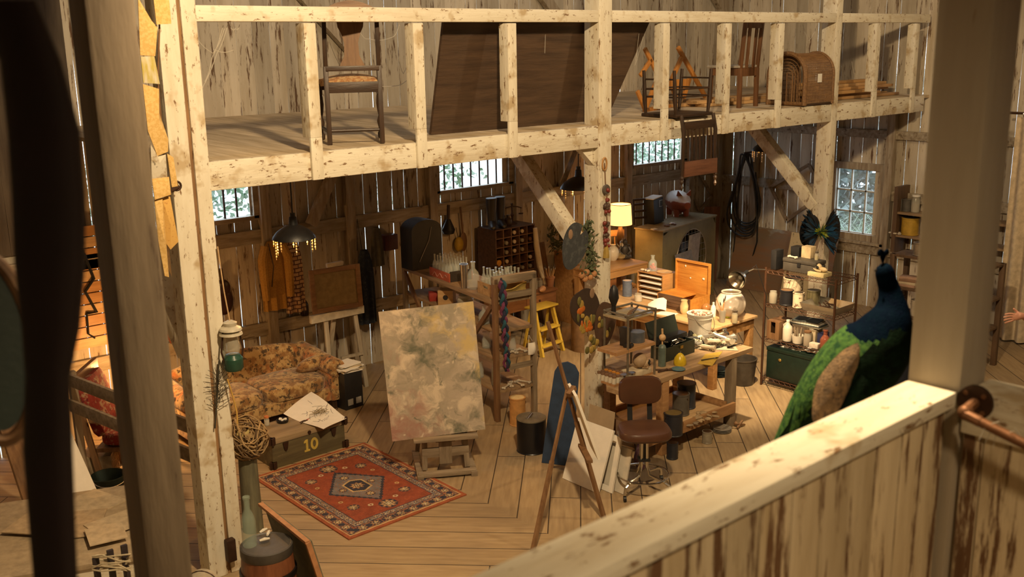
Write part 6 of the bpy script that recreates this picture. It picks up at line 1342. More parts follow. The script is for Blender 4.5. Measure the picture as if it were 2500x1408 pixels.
P = [(6.12, 6.60), (6.30, 6.38)]; q = lambda f, z: V((6.09+.15*f+.15*z/hh, 6.62-.26*f+.04*z/hh, z))
prof = [q(0, .004), q(1, .004), q(1, hh*.9), q(.85, hh*.97), q(.6, hh), q(.35, hh*.98), q(.2, hh*.9), q(.1, hh*.5)]
m.prism(prof, V((.5, .4, 0)), .025); home(solo(m, 'blue_board', plain('dark_blue_board', (.02, .045, .10), .55), 'dark blue round-topped board leaning on the central post', 'board'))
# ---------------------------------------------------------------- right-hand side: wire shelf and its load
WX, WY0, WY1, WDp = 9.49, 5.63, 6.52, .43; LV = (.10, .57, .98, 1.37)
t = thing('wire_shelf', 'rusty wire shelving unit of four tiers behind the peacock', 'shelf', (WX, WY0, 0)); L_ = WY1-WY0
RST = plain('rusty_brown_steel', (.10, .045, .022), .55, .5)
for x in (0, WDp):
    for y in (0, L_): MB().cyl((x, y, 0), (x, y, LV[-1]+.03), .0135, n=9).build('upright', RST, t)
for z in LV:
    m = MB()
    for zz in (z, z-.035):
        for a, b in (((0, 0), (WDp, 0)), ((WDp, 0), (WDp, L_)), ((WDp, L_), (0, L_)), ((0, L_), (0, 0))): m.cyl((*a, zz), (*b, zz), .004, n=5)
    for x in (0, WDp): m.tube([(x, L_*i/24, z-(.035 if i % 2 else 0)) for i in range(25)], .003, 4)
    for y in (0, L_): m.tube([(WDp*i/12, y, z-(.035 if i % 2 else 0)) for i in range(13)], .003, 4)
    for i in range(1, 30): m.cyl((0, L_*i/30, z), (WDp, L_*i/30, z), .0022, n=4)
    for k in range(1, 3): m.cyl((WDp*k/3, 0, z-.004), (WDp*k/3, L_, z-.004), .003, n=4)
    m.build('wire_tier', RST, t)
def K(px, py, l):
    p = at(px, py, z=LV[l]); return V((min(max(p.x, WX+.05), WX+WDp-.05), min(max(p.y, WY0+.04), WY1-.05), LV[l]+.005))
def blk(name, mt, label, cat, p, d, rz=0, bev=.004): return solo(MB().box((0, 0, d[2]/2), d, None, bev), name, mt, label, cat, p, rz)
# top tier
p = K(1945, 655, 3); p = V((WX+.2, WY1-.36, LV[3]+.005)); t = thing('tool_case', 'long dark carrying case on the top tier of the wire shelf', 'case', p, R(90)); CASE = plain('dark_grey_case', (.06, .052, .042), .5)
MB().box((0, 0, .05), (.42, .2, .10), None, .012).build('body', CASE, t); MB().box((0, 0, .125), (.43, .21, .045), None, .014).build('lid', CASE, t); MB().box((0, .105, .09), (.04, .012, .05)).build('latch', BLACK, t)
blk('speaker_box', BLACK, 'black upright box at the left end of the top wire tier', 'box', V((WX+.12, WY1-.06, LV[3]+.005)), (.14, .07, .22))
zt3 = LV[3]+.153; blk('cream_tin', plain('cream_tin', (.6, .47, .28), .6), 'cream square tin standing on the dark carrying case', 'tin', V((WX+.28, WY1-.36, zt3)), (.11, .12, .13))
blk('black_box', BLACK, 'small black box left of the cream tin on the carrying case', 'box', V((WX+.28, WY1-.22, zt3)), (.12, .11, .11))
jar(.08, .022, 'yellow powder jar on the right end of the carrying case', V((WX+.22, WY1-.50, zt3)), plain('yellow_powder', (.5, .37, .05), .8), STEEL)
bone(V((WX+.12, WY1-.26, zt3)), .1, 1.4, 'bleached bone lying on the front left of the carrying case', None)
p = V((WX+.14, WY1-.60, LV[3]+.005)); blk('cardboard_box', plain('yellowish_box', (.56, .46, .24), .7), 'flat yellowish box under the animal skull on the top wire tier', 'box', p, (.17, .2, .045))
t = thing('animal_skull', 'bleached animal skull on the flat yellowish box, top wire tier', 'skull', p+V((0, 0, .047)), R(75)); SK = plain('bleached_skull', (.55, .42, .23), .6)
MB().ball((.04, 0, .045), (.06, .045, .042), 14).ball((-.05, 0, .03), (.06, .028, .028), 12).tube([(.05, -.045, .03), (0, -.055, .02), (-.05, -.03, .015)], .01, 6).tube([(.05, .045, .03), (0, .055, .02), (-.05, .03, .015)], .01, 6).build('cranium', SK, t); MB().ball((.005, -.036, .05), (.02, .012, .018), 8).ball((.005, .036, .05), (.02, .012, .018), 8).build('eye_socket', BLACK, t)
# second tier
can(.17, .075, plain('matt_black_tin', (.012, .012, .016), .5), 'black paint can on the second wire tier', V((WX+.1, WY1-.22, LV[2]+.005)), MIDX)
SPL = mat('paint_splashed_tin', (.6, .5, .35), (.6, .5, .35), 10, rough=.6, c3=(.12, .05, .03), s3=18, t3=.56)
can(.17, .06, SPL, 'cream paint can with dark drips on the second wire tier', V((WX+.09, WY1-.38, LV[2]+.005)), STEEL)
can(.16, .075, plain('olive_tin', (.13, .11, .055), .5), 'olive paint can behind the aluminium tray on the second wire tier', V((WX+.33, WY1-.42, LV[2]+.005)), DGR)
can(.27, .11, SPL, 'big cream drip-stained pail at the back of the second wire tier', V((WX+.30, WY1-.17, LV[2]+.005)), handle=False)
jar(.14, .045, 'brown glass jar at the left end of the second wire tier', V((WX+.06, WY1-.07, LV[2]+.005)), plain('brown_grit', (.22, .13, .06), .8))
t = thing('roasting_tray', 'aluminium roasting tray full of tools on the second wire tier', 'tray', V((WX+.21, WY0+.22, LV[2]+.005)), 0); AL = plain('dull_aluminium', (.5, .46, .38), .35, .8, .15)
m = MB()
for a, b, c_, d_ in (((-.17, -.19), (.17, -.19), (.20, -.22), (-.20, -.22)), ((.17, -.19), (.17, .19), (.20, .22), (.20, -.22)), ((.17, .19), (-.17, .19), (-.20, .22), (.20, .22)), ((-.17, .19), (-.17, -.19), (-.20, -.22), (-.20, .22))): m.prism([(*a, 0), (*b, 0), (*c_, .085), (*d_, .085)], V((a[0]+b[0], a[1]+b[1], .0)), .003)
m.bx(-.17, -.19, 0, .17, .19, .004); m.build('tray', AL, t); m = MB()
for k in range(16): a = V((rnd.uniform(-.12, .08), rnd.uniform(-.12, .1), .02+rnd.uniform(0, .05))); m.tube([a, a+V((rnd.uniform(-.08, .08), rnd.uniform(-.1, .1), rnd.uniform(0, .02)))], .007, 5)
m.build('tools', IRON, t)
# third tier
t = thing('wooden_box', 'open brown wooden box at the left end of the third wire tier', 'box', V((WX+.14, WY1-.12, LV[1]+.005)), 0); MB().bx(-.13, -.08, 0, .13, .08, .012).bx(-.13, -.08, .012, -.12, .08, .07).bx(-.13, -.08, .07, -.12, -.03, .2).bx(-.13, .03, .07, -.12, .08, .2).bx(.12, -.08, .012, .13, .08, .2).bx(-.12, -.08, .012, .12, -.07, .2).bx(-.12, .07, .012, .12, .08, .2).bx(-.13, -.08, .2, .13, .08, .212).build('case', MIDZ, t)
t = thing('plastic_jug', 'white plastic jug with dark smears on the third wire tier', 'jug', V((WX+.08, WY1-.27, LV[1]+.005)), 0); JUG = mat('smeared_white_plastic', (.68, .62, .52), (.6, .54, .44), 6, rough=.45, c3=(.14, .09, .1), s3=11, t3=.66)
MB().lathe([(.05, 0), (.055, .02), (.055, .14), (.045, .17), (.02, .2), (.018, .225)], n=18).build('body', JUG, t); MB().tube([(.02, .03, .2), (.02, .065, .17), (.02, .055, .12)], .011, 7).build('handle', JUG, t); MB().cyl((0, 0, .225), (0, 0, .245), .021).build('cap', PAPER, t)
t = thing('brush_tub', 'white tub packed with brushes beside the plastic jug', 'tub', V((WX+.09, WY1-.40, LV[1]+.005)), 0); MB().lathe([(.055, 0), (.07, .09), (.066, .09), (.05, .01)], n=20).build('tub', JUG, t)
m = MB()
for k in range(12): a = rnd.uniform(0, 6.3); u = V((.03*math.cos(a), .03*math.sin(a), .02)); m.cyl(u, u*1.5+V((0, 0, .11+rnd.uniform(0, .05))), .006, n=6)
m.build('brushes', GREYZ, t)
jar(.15, .045, 'amber glass jar right of the brush tub on the third wire tier', V((WX+.08, WY1-.53, LV[1]+.005)), plain('amber_varnish', (.22, .09, .03), .3), MIDX, fh=.8)
blk('book', plain('cream_book', (.5, .4, .26), .8), 'cream upright book on the third wire tier', 'book', V((WX+.2, WY1-.57, LV[1]+.005)), (.14, .05, .17), 0, .002)
blk('blue_box', plain('navy_box', (.02, .025, .08), .5), 'dark blue box between cream book and red carafe', 'box', V((WX+.2, WY1-.65, LV[1]+.005)), (.13, .07, .15))
bottle(.22, .055, 'red-brown glass carafe at the right of the third wire tier', V((WX+.08, WY1-.75, LV[1]+.005)), mat('red_brown_glass', (.3, .09, .05), rough=.1, alpha=.7), neck=.4, name='carafe')
blk('small_box', plain('whitish_box', (.62, .54, .44), .7), 'small whitish box at the front of the third wire tier', 'box', V((WX+.06, WY1-.64, LV[1]+.005)), (.07, .11, .055))
for k in range(5): blk('folder', [plain('grey_folder', (.3, .27, .2), .8), plain('dark_folder', (.06, .07, .07), .7), PAPER][k % 3], 'flat folder in the pile laid across jars on the third wire tier', 'folder', V((WX+.24, WY1-.42, LV[1]+.19+.013*k)), (.2, .42-.03*k, .012), .05*k, .001)['group'] = 'folders across the third wire tier'
# bottom tier
GT = plain('dark_green_trunk', (.008, .022, .015), .45); t = thing('metal_chest', 'dark green metal trunk on the bottom wire tier', 'trunk', V((WX+.21, (WY0+WY1)/2, LV[0]+.005)))
MB().box((0, 0, .16), (.38, .80, .32), None, .008).build('body', GT, t); MB().box((0, 0, .345), (.39, .81, .045), None, .008).build('lid', GT, t); MB().ball((-.195, .22, .24), (.008, .022, .018), 8).build('latch', plain('brass', (.5, .35, .1), .4, .8), t)
for k in range(4): blk('loose_sheet', [PAPER, plain('dark_sheet', (.05, .045, .04), .7), plain('grey_sheet', (.35, .3, .22), .8)][k % 3], 'loose sheet lying on the lid of the green trunk', 'paper', V((WX+.2+.02*k, WY1-.3-.08*k, LV[0]+.376+.004*k)), (.2, .27, .003), .3*k, 0)['group'] = 'sheets on the green trunk'
# clamp lamp fixed to the shelf corner
t = thing('clamp_lamp', 'clamp lamp with shiny bell reflector fixed to the left corner of the wire shelf', 'lamp'); c = at(1808, 676, d=11.3); b = V((WX, WY1, LV[3]))
ax = (at(1790, 690, d=11.15)-at(1835, 655, d=11.4)).normalized()
MB().lathe([(.022, 0), (.03, .03), (.07, .07), (.105, .15), (.107, .15), (.072, .066), (.024, -.004)], c-ax*.07, 26, ax, cap=False).build('reflector', mat('spun_aluminium', (.75, .7, .6), rough=.18, metal=1), t)
MB().cyl(c-ax*.15, c-ax*.07, .022).build('socket', BLACK, t); MB().ball(c+ax*.0, .03, 10).build('bulb', DUSTG, t); MB().tube([c-ax*.14, c.lerp(b, .5)+V((0, 0, .05)), b], .008, 7).build('arm', STEEL, t); MB().tube([c-ax*.15, c.lerp(b, .6)+V((0, 0, .09)), b+V((0, -.02, -.3)), b+V((0, -.01, -1.3))], .004, 5).build('cable', BLACK, t); home(t)
# ---------------------------------------------------------------- leaning sheets, cable, frames and pendants near the far corner
a, b = at(1772, 698, z=0), at(1866, 714, z=0); X0 = 13.2; zt_ = at(1800, 548, x=13.42).z
SHT = mat('rust_streaked_sheet_metal', (.32, .17, .085), (.24, .20, .15), 2, (1, .3, 2), .32, .3, c3=(.34, .33, .30), s3=3, t3=.56, w3=.06, st3=(.2, .35, 1.2))
m = MB(); m.prism([(13.2, 9.83, .004), (13.2, 8.0, .004), (13.48, 8.0, zt_), (13.48, 9.83, zt_)], (1, 0, 0), .012); home(solo(m, 'metal_sheet', SHT, 'large rust-streaked metal sheet leaning on the far right wall under the coiled cable', 'metal sheet'))
m = MB(); m.prism([(13.12, 8.75, .004), (13.12, 8.2, .004), (13.38, 8.2, 1.0), (13.38, 8.75, 1.0)], (1, 0, 0), .012); home(solo(m, 'speckled_board', mat('cream_speckled_board', (.58, .47, .28), (.58, .47, .28), rough=.8, c3=(.03, .025, .02), s3=22, t3=.6), 'cream board with dark speckles leaning in front of the metal sheet', 'board'))
m = MB(); m.prism([(13.05, 10.28, .004), (13.28, 10.1, .004), (13.40, 10.15, 1.25), (13.2, 10.32, 1.25)], (.6, .8, 0), -.02); home(solo(m, 'leaning_plank', wood('red_brown_plank', (.24, .11, .06), (.15, .065, .035), 'z'), 'red-brown plank leaning in the corner right of the fan cabinet', 'plank'))
t = thing('coiled_cable', 'long black cable coiled and hung on the wall near the corner, its tail reaching down', 'cable'); xw = 13.36
g = lambda px, py: at(px, py, x=xw)
m = MB()
for k in range(6):
    w_ = 20+3*k; l_ = 545+6*k; x0 = 1826+rnd.uniform(-4, 4)
    P = []
    for i in range(40):
        a = 2*PI*i/40; yy = 375+(l_-375)*(.5-.5*math.cos(a)); wd = (10+w_*(.5-.5*math.cos(a))**1.2)*math.sin(a); p = g(x0+wd*1.2+4*math.sin(3*a+k), yy); p.x -= .016*k; P.append(p)
    m.tube(P, .014, 6, True)
m.build('coil', BLACK, t)
MB().tube([g(1845, 420), g(1850, 520), g(1848, 590), g(1838, 625), g(1815, 642), g(1795, 648)], .013, 6).tube([g(1805, 430), g(1800, 520), g(1792, 600), g(1785, 680)], .011, 6).build('tail', BLACK, t)
MB().cyl(g(1826, 372)+V((-.1, 0, 0)), g(1826, 372)+V((.24, 0, 0)), .012).build('peg', IRON, t); home(t)
def tilted(pts, fn, bw, label):
    t = thing('picture_frame', label, 'frame'); P = [fn(*q) for q in pts]; n = (P[1]-P[0]).cross(P[2]-P[0]).normalized()
    for i in range(4): MB().bar(P[i], P[(i+1) % 4], bw, .03, n, .003).build('rail', PINEX if 0 else GREYX, t)
    return home(t)
tilted(((1704, 418), (1738, 478), (1706, 514), (1681, 450)), lambda x, y: at(x, y, y=10.33), .05, 'thin wooden frame hung tilted on the back wall above the pig')
tilted(((1975, 402), (2012, 470), (1921, 538), (1882, 456)), lambda x, y: at(x, y, x=13.5), .05, 'thin wooden frame hung tilted on the right wall behind the diagonal brace')
# feather wreath on the right post
t = thing('feather_wreath', 'dark blue and black feather butterfly with yellow-green heart on the right post', 'wreath'); fy = 6.775
FB = [plain('black_feather', (.01, .011, .014), .6), plain('blue_feather', (.012, .065, .15), .4)]
for s, cx, wd in ((-1, 1977, 27), (1, 2036, 17)):
    m = MB(); base = at(2003, 568, y=fy)
    for k in range(120):
        a = rnd.uniform(-1, 1); tip = at(cx+s*wd*math.cos(a*1.5)*rnd.uniform(.2, 1), 563+62*math.sin(a*1.5)*rnd.uniform(.5, 1), y=fy-rnd.uniform(.02, .10)); st = base.lerp(tip, rnd.uniform(.15, .5)); d_ = (tip-st); n_ = d_.cross(V((0, 1, rnd.uniform(-.4, .4)))).normalized()*rnd.uniform(.014, .03); m.mi = 1 if rnd.random() < .42 else 0; md = st.lerp(tip, .6); m.face((st, md+n_, tip, md-n_))
    cc = at(cx, 563, y=fy-.0); m.mi = 0; m.ball(cc, ((at(cx+wd, 563, y=fy)-at(cx, 563, y=fy)).length*.9, .02, .20), 16); m.build('wing', FB, t)
m = MB()
for k in range(90):
    c = at(2003, 566, y=fy-.07); u = V((rnd.gauss(0, 1), rnd.gauss(0, .5)-.4, rnd.gauss(0, 1))).normalized()*rnd.uniform(.06, .14); n_ = u.cross(V((0, 1, .3))).normalized()*.01; m.mi = rnd.choice((0, 0, 1)); m.face((c, c+u*.6+n_, c+u, c+u*.6-n_))
m.build('heart', [plain('yellow_green_feather', (.30, .36, .03), .6), plain('teal_feather', (.02, .16, .2), .5)], t); home(t)
# ---------------------------------------------------------------- shelves and stools along the right wall
t = thing('utility_shelf', 'dark wooden utility shelf with ladder sides near the nine-pane window', 'shelf', (11.75, 5.0, 0)); UH = 1.27; ul = 1.2
DW2 = wood('dark_stained_shelf', (.13, .075, .04), (.07, .04, .02), 'z')
for x in (0, .36):
    for y in (0, ul): MB().bx(x-.03, y-.03, 0, x+.03, y+.03, UH, .004).build('post', DW2, t)
for z in (.5, .86, UH): MB().bx(-.02, -.02, z-.03, .38, ul+.02, z, .003).build('board', DW2, t)
for z in (.3, .68): MB().bx(-.0, ul-.02, z, .36, ul+.02, z+.05).build('rung', GREYX, t)
dr = MB().bx(-.03, .1, .62, .3, .75, .80, .004).build('drawer', OAKX, t); MB().ball((-.04, .42, .71), .015, 8).build('knob', IRON, dr)
U = lambda px, py, z: (lambda p: V((min(max(p.x, 11.78), 12.08), min(max(p.y, 5.03), 6.15), z+.001)))(at(px, py, z=z))
for k in range(4): blk('book', [plain('pinkish_book', (.42, .26, .18), .7), plain('cream_book2', (.55, .45, .3), .7), plain('brown_book', (.25, .14, .08), .7)][k % 3], 'book lying in the pile on the middle board of the utility shelf', 'book', V((11.86, 6.02, .861+.032*k)), (.17-.01*k, .22, .031), .08*k, .002)['group'] = 'books piled on the utility shelf'
t = thing('wire_basket', 'wire basket of odds and ends on top of the utility shelf', 'basket', V((11.92, 5.35, UH+.001))); m = MB()
for z in (0, .07, .14): m.tube([(-.15, -.26, z), (.15, -.26, z), (.15, .26, z), (-.15, .26, z)], .004, 5, True)
for k in range(12):
    y = -.26+.52*k/11
    for x in (-.15, .15): m.cyl((x, y, 0), (x, y, .14), .002, n=4)
m.build('wires', STEEL, t); m = MB()
for k in range(30): m.tube([(rnd.uniform(-.12, .12), rnd.uniform(-.23, .23), rnd.uniform(.01, .1)) for _ in range(3)], .006, 5)
m.build('contents', IRON, t)
can(.16, .075, plain('zinc_can', (.45, .4, .32), .35, .7), 'zinc can on the left of the utility shelf top', V((11.86, 5.92, UH+.001)), DKX, False)
blk('canister', plain('cream_canister', (.55, .45, .32), .6), 'cream canister right of the zinc can on the utility shelf top', 'canister', V((11.98, 5.74, UH+.001)), (.12, .13, .17), 0, .02)
jar(.22, .075, 'big jar of reddish bits on the middle board of the utility shelf', V((11.87, 5.62, .861)), plain('reddish_bits', (.3, .12, .07), .8), STEEL, fh=.7)
m = MB(); m.lathe([(.05, 0), (.1, .05), (.115, .11), (.108, .11), (.09, .05), (.04, .012)], n=22); solo(m, 'enamel_bowl', plain('white_enamel', (.6, .56, .46), .4), 'whitish enamel bowl right of the reddish jar on the utility shelf', 'bowl', V((11.88, 5.36, .861)))
can(.2, .07, plain('pale_lidded_can', (.5, .43, .32), .5), 'pale lidded can on the lower board of the utility shelf', V((11.86, 5.9, .501)), STEEL, False)
t = thing('wall_shelf', 'shadowed wall shelf of two boards right of the nine-pane window', 'shelf', (13.3, 5.0, 0)); a1, a2 = at(2200, 516, x=13.35).z, at(2200, 572, x=13.35).z; ys = at(2186, 540, x=13.3).y
MB().bx(-.03, ys-5-.03, a2-.25, .29, ys-5+.03, a1+.35).build('side', DW2, t)
for z in (a1, a2): MB().bx(-.02, -1.6, z-.03, .29, ys-5-.03, z).build('board', TOPW, t)
for k, (px, lab) in enumerate(((2195, 'dusty dark can, leftmost on the upper wall shelf'), (2212, 'second dusty dark can on the upper wall shelf'))): p = at(px, 508, x=13.4); can(.17, .07, DGR, lab, V((13.42, p.y, a1+.001)), handle=False)
p = at(2233, 505, x=13.4); jar(.22, .06, 'glass jar beside the dusty cans on the upper wall shelf', V((13.42, p.y, a1+.001)), BONE, PAPER)
p = at(2220, 560, x=13.4); can(.24, .12, plain('yellow_tub', (.5, .30, .03), .6), 'big yellow tub on the lower wall shelf', V((13.42, p.y, a2+.001)), DGR, False)
p = at(2200, 575, x=13.4); m = MB()
for k in range(6): m.ball((rnd.uniform(-.06, .06), rnd.uniform(-.1, .1), .015), (.03, .03, .015), 7)
solo(m, 'pebbles', BONE, 'pale pebbles along the front of the lower wall shelf', 'pebbles', V((13.33, p.y+.02, a2+.001)))['kind'] = 'stuff'
# seat with dark jacket beyond the peacock
c = at(2185, 938, z=0); t = thing('draped_seat', 'low seat draped in dark navy cloth between the peacock and the big post', 'seat', c, R(-35)); NV = plain('navy_cloth', (.012, .015, .028), .9)
MB().sheet(lambda u, v: ((.22+.03*math.sin(10*PI*u)*v)*math.cos(2*PI*u)*min(1, .05+v*2.2), (.20+.03*math.cos(8*PI*u)*v)*math.sin(2*PI*u)*min(1, .05+v*2.2), .52-.02*v if v < .45 else .51-.50*(v-.45)/.55), 40, 12).build('drape', NV, t)
MB().ball((.1, -.05, .58), (.1, .08, .1), 12).build('orange_bundle', plain('orange_red_cloth', (.5, .12, .03), .8), t); MB().ball((-.14, -.16, .2), (.05, .03, .09), 8).build('white_patch', PAPER, t)
# curtain and rail at the far right edge
a = at(2432, 830, x=13.25); z_ = at(2480, 285, x=13.25).z
t = thing('curtain', 'cream floor-length curtain hanging from rings at the right edge', 'curtain', (13.2, 5.0, 0)); y0 = a.y-5
MB().sheet(lambda u, v: (.05*math.sin(2*PI*7*u)*(.6+.4*v), y0-1.25*u, .03+(z_-.03)*(1-v)), 90, 6, .006).build('drape', plain('cream_canvas', (.62, .50, .34), .85), t)
MB().cyl((0, y0+.1, z_+.05), (0, y0-1.5, z_+.05), .016, n=8).build('rod', IRON, t)
for k in range(7): y = y0-.09-1.25/7*k; MB().tube([(.0+.03*math.cos(q), y, z_+.04+.035*math.sin(q)) for q in [2*PI*i/12 for i in range(12)]], .006, 5, True).build('ring', STEEL, t)
# ---------------------------------------------------------------- peacock perched by the half wall
PK = lambda px, py, d=3.3: at(px, py, d=d)
t = thing('peacock', 'stuffed peacock with blue neck and green back standing at the half wall, facing away', 'peacock')
path = [((1890, 1130), .03, 3.42), ((1930, 1070), .05, 3.42), ((1975, 1012), .078, 3.40), ((2022, 962), .104, 3.37), ((2072, 912), .122, 3.35), ((2118, 868), .124, 3.33), ((2150, 830), .108, 3.31), ((2168, 790), .082, 3.30), ((2176, 757), .058, 3.30), ((2175, 728), .042, 3.30), ((2170, 702), .034, 3.30), ((2164, 682), .031, 3.30), ((2160, 664), .030, 3.29), ((2157, 650), .022, 3.29), ((2155, 643), .008, 3.29)]
P = [PK(*q, d) for q, r, d in path]; rs = [r for q, r, d in path]; PP_, RR_ = [], []
def cr_(a, b, c, d, s): return .5*((2*b)+(c-a)*s+(2*a-5*b+4*c-d)*s*s+(3*b-a-3*c+d)*s**3)
for i in range(len(P)-1):
    q = [P[max(i-1, 0)], P[i], P[i+1], P[min(i+2, len(P)-1)]]; w_ = [rs[max(i-1, 0)], rs[i], rs[i+1], rs[min(i+2, len(P)-1)]]
    for k in range(10): PP_.append(cr_(*q, k/10)); RR_.append(cr_(*w_, k/10))
PP_.append(P[-1]); RR_.append(rs[-1])
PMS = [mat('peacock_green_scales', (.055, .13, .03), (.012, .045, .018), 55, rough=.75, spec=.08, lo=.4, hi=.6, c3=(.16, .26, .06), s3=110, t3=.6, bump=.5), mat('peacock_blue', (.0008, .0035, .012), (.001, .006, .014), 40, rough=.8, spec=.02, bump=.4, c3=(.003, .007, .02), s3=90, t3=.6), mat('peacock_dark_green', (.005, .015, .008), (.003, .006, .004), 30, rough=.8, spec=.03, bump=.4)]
m = MB(); m.tube(PP_, RR_, 44); n = len(PP_); m.b.faces.ensure_lookup_table(); m.b.verts.ensure_lookup_table()
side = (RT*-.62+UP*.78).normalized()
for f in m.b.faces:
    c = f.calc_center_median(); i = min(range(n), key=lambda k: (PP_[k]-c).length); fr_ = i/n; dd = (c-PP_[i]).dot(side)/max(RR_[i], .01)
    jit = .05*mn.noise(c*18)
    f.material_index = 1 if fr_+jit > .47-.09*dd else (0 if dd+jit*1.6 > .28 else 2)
o = m.build('body', PMS, t, 60)
u_ = (PK(2100, 840, 3.2)-PK(1985, 1000, 3.3)).normalized(); nv = (-ray(2035, 925)).normalized(); nv = (nv-nv.dot(u_)*u_).normalized(); w_ = u_.cross(nv)
def wingsh(pts, d0, bul):  # feathered pad following the flank
    c0 = sum((V((x, y, 0)) for x, y in pts), V())/len(pts); m = MB(); rg = []
    for s_, h_ in ((1.0, -.03), (.96, .0), (.8, .55), (.5, .9), (.15, 1.0)): rg.append([m.b.verts.new(PK(c0.x+(x-c0.x)*s_, c0.y+(y-c0.y)*s_, d0-bul*h_)) for x, y in pts])
    return m.loft(rg)
def sm(P, n=5):
    k = len(P); return [tuple(cr_(V((*P[(i-1) % k], 0)), V((*P[i], 0)), V((*P[(i+1) % k], 0)), V((*P[(i+2) % k], 0)), q/n))[:2] for i in range(k) for q in range(n)]
wingsh(sm([(2104, 836), (2108, 872), (2086, 920), (2068, 965), (2048, 1010), (2012, 1045), (1985, 1030), (1984, 978), (1994, 932), (2024, 888), (2062, 852)]), 3.236, .03).build('wing', mat('buff_barred_feathers', (.20, .125, .06), (.075, .047, .024), 38, rough=.85, bump=.5, c3=(.05, .03, .016), s3=80, t3=.56), t, 60)
wingsh(sm([(2110, 890), (2150, 905), (2140, 950), (2095, 1000), (2045, 1050), (2030, 1030), (2060, 975), (2085, 925)]), 3.236, .022).build('primary_feathers', PMS[2], t, 60)
m = MB(); hp = PK(2155, 645, 3.29)
for k in range(9):
    e = PK(2146+2.5*k, 618-3*math.sin(k), 3.29+.004*(k-4)); m.tube([hp, hp.lerp(e, .6), e], .0014, 4); m.ball(e, (.006, .006, .011), 6)
m.build('crest', PMS[1], t); MB().lathe([(.009, 0), (.006, .012), (.001, .028)], PK(2153, 664, 3.33), 8, ray(2150, 660)).build('beak', plain('grey_beak', (.12, .11, .1), .5), t)
for s in (-.012, .012): MB().ball(PK(2157, 660, 3.27)+RT*s*2.1, .005, 8).build('eye', BLACK, t)
m = MB()
for k in range(26):
    a = PK(1960+rnd.uniform(-20, 60), 985+rnd.uniform(-20, 30), 3.33+rnd.uniform(-.05, .05)); e = PK(1885+rnd.uniform(-12, 50), 1130+rnd.uniform(-20, 40), 3.42+rnd.uniform(-.03, .05)); n_ = (e-a).cross(nv).normalized()*.009; md = a.lerp(e, .6); m.mi = rnd.choice((0, 2, 2)); m.prism((a, md+n_, e, md-n_), nv, .002)
m.build('tail_feathers', PMS, t, 0)
bx_ = PK(2100, 930, 3.32); LZ_ = 2.48
for s in (-1, 1):
    f_ = bx_+V((.04*s, .05*s, 0)); MB().tube([f_, V((f_.x, f_.y, 2.6)), V((f_.x, f_.y, LZ_+.01))], [.022, .011, .009], 8).tube([V((f_.x-.03, f_.y+.03, LZ_+.008)), V((f_.x+.04, f_.y-.03, LZ_+.008))], .007, 6).build('leg', plain('horn_leg', (.2, .17, .13), .6), t)
home(t)
m = MB(); m.bx(2.2, 1.306, LZ_-.06, 3.15, 1.9, LZ_, .006); m.bx(2.5, 1.306, LZ_-.3, 2.6, 1.5, LZ_-.06); home(solo(m, 'perch_shelf', PX, 'painted ledge on the far side of the half wall carrying the peacock', 'ledge'))
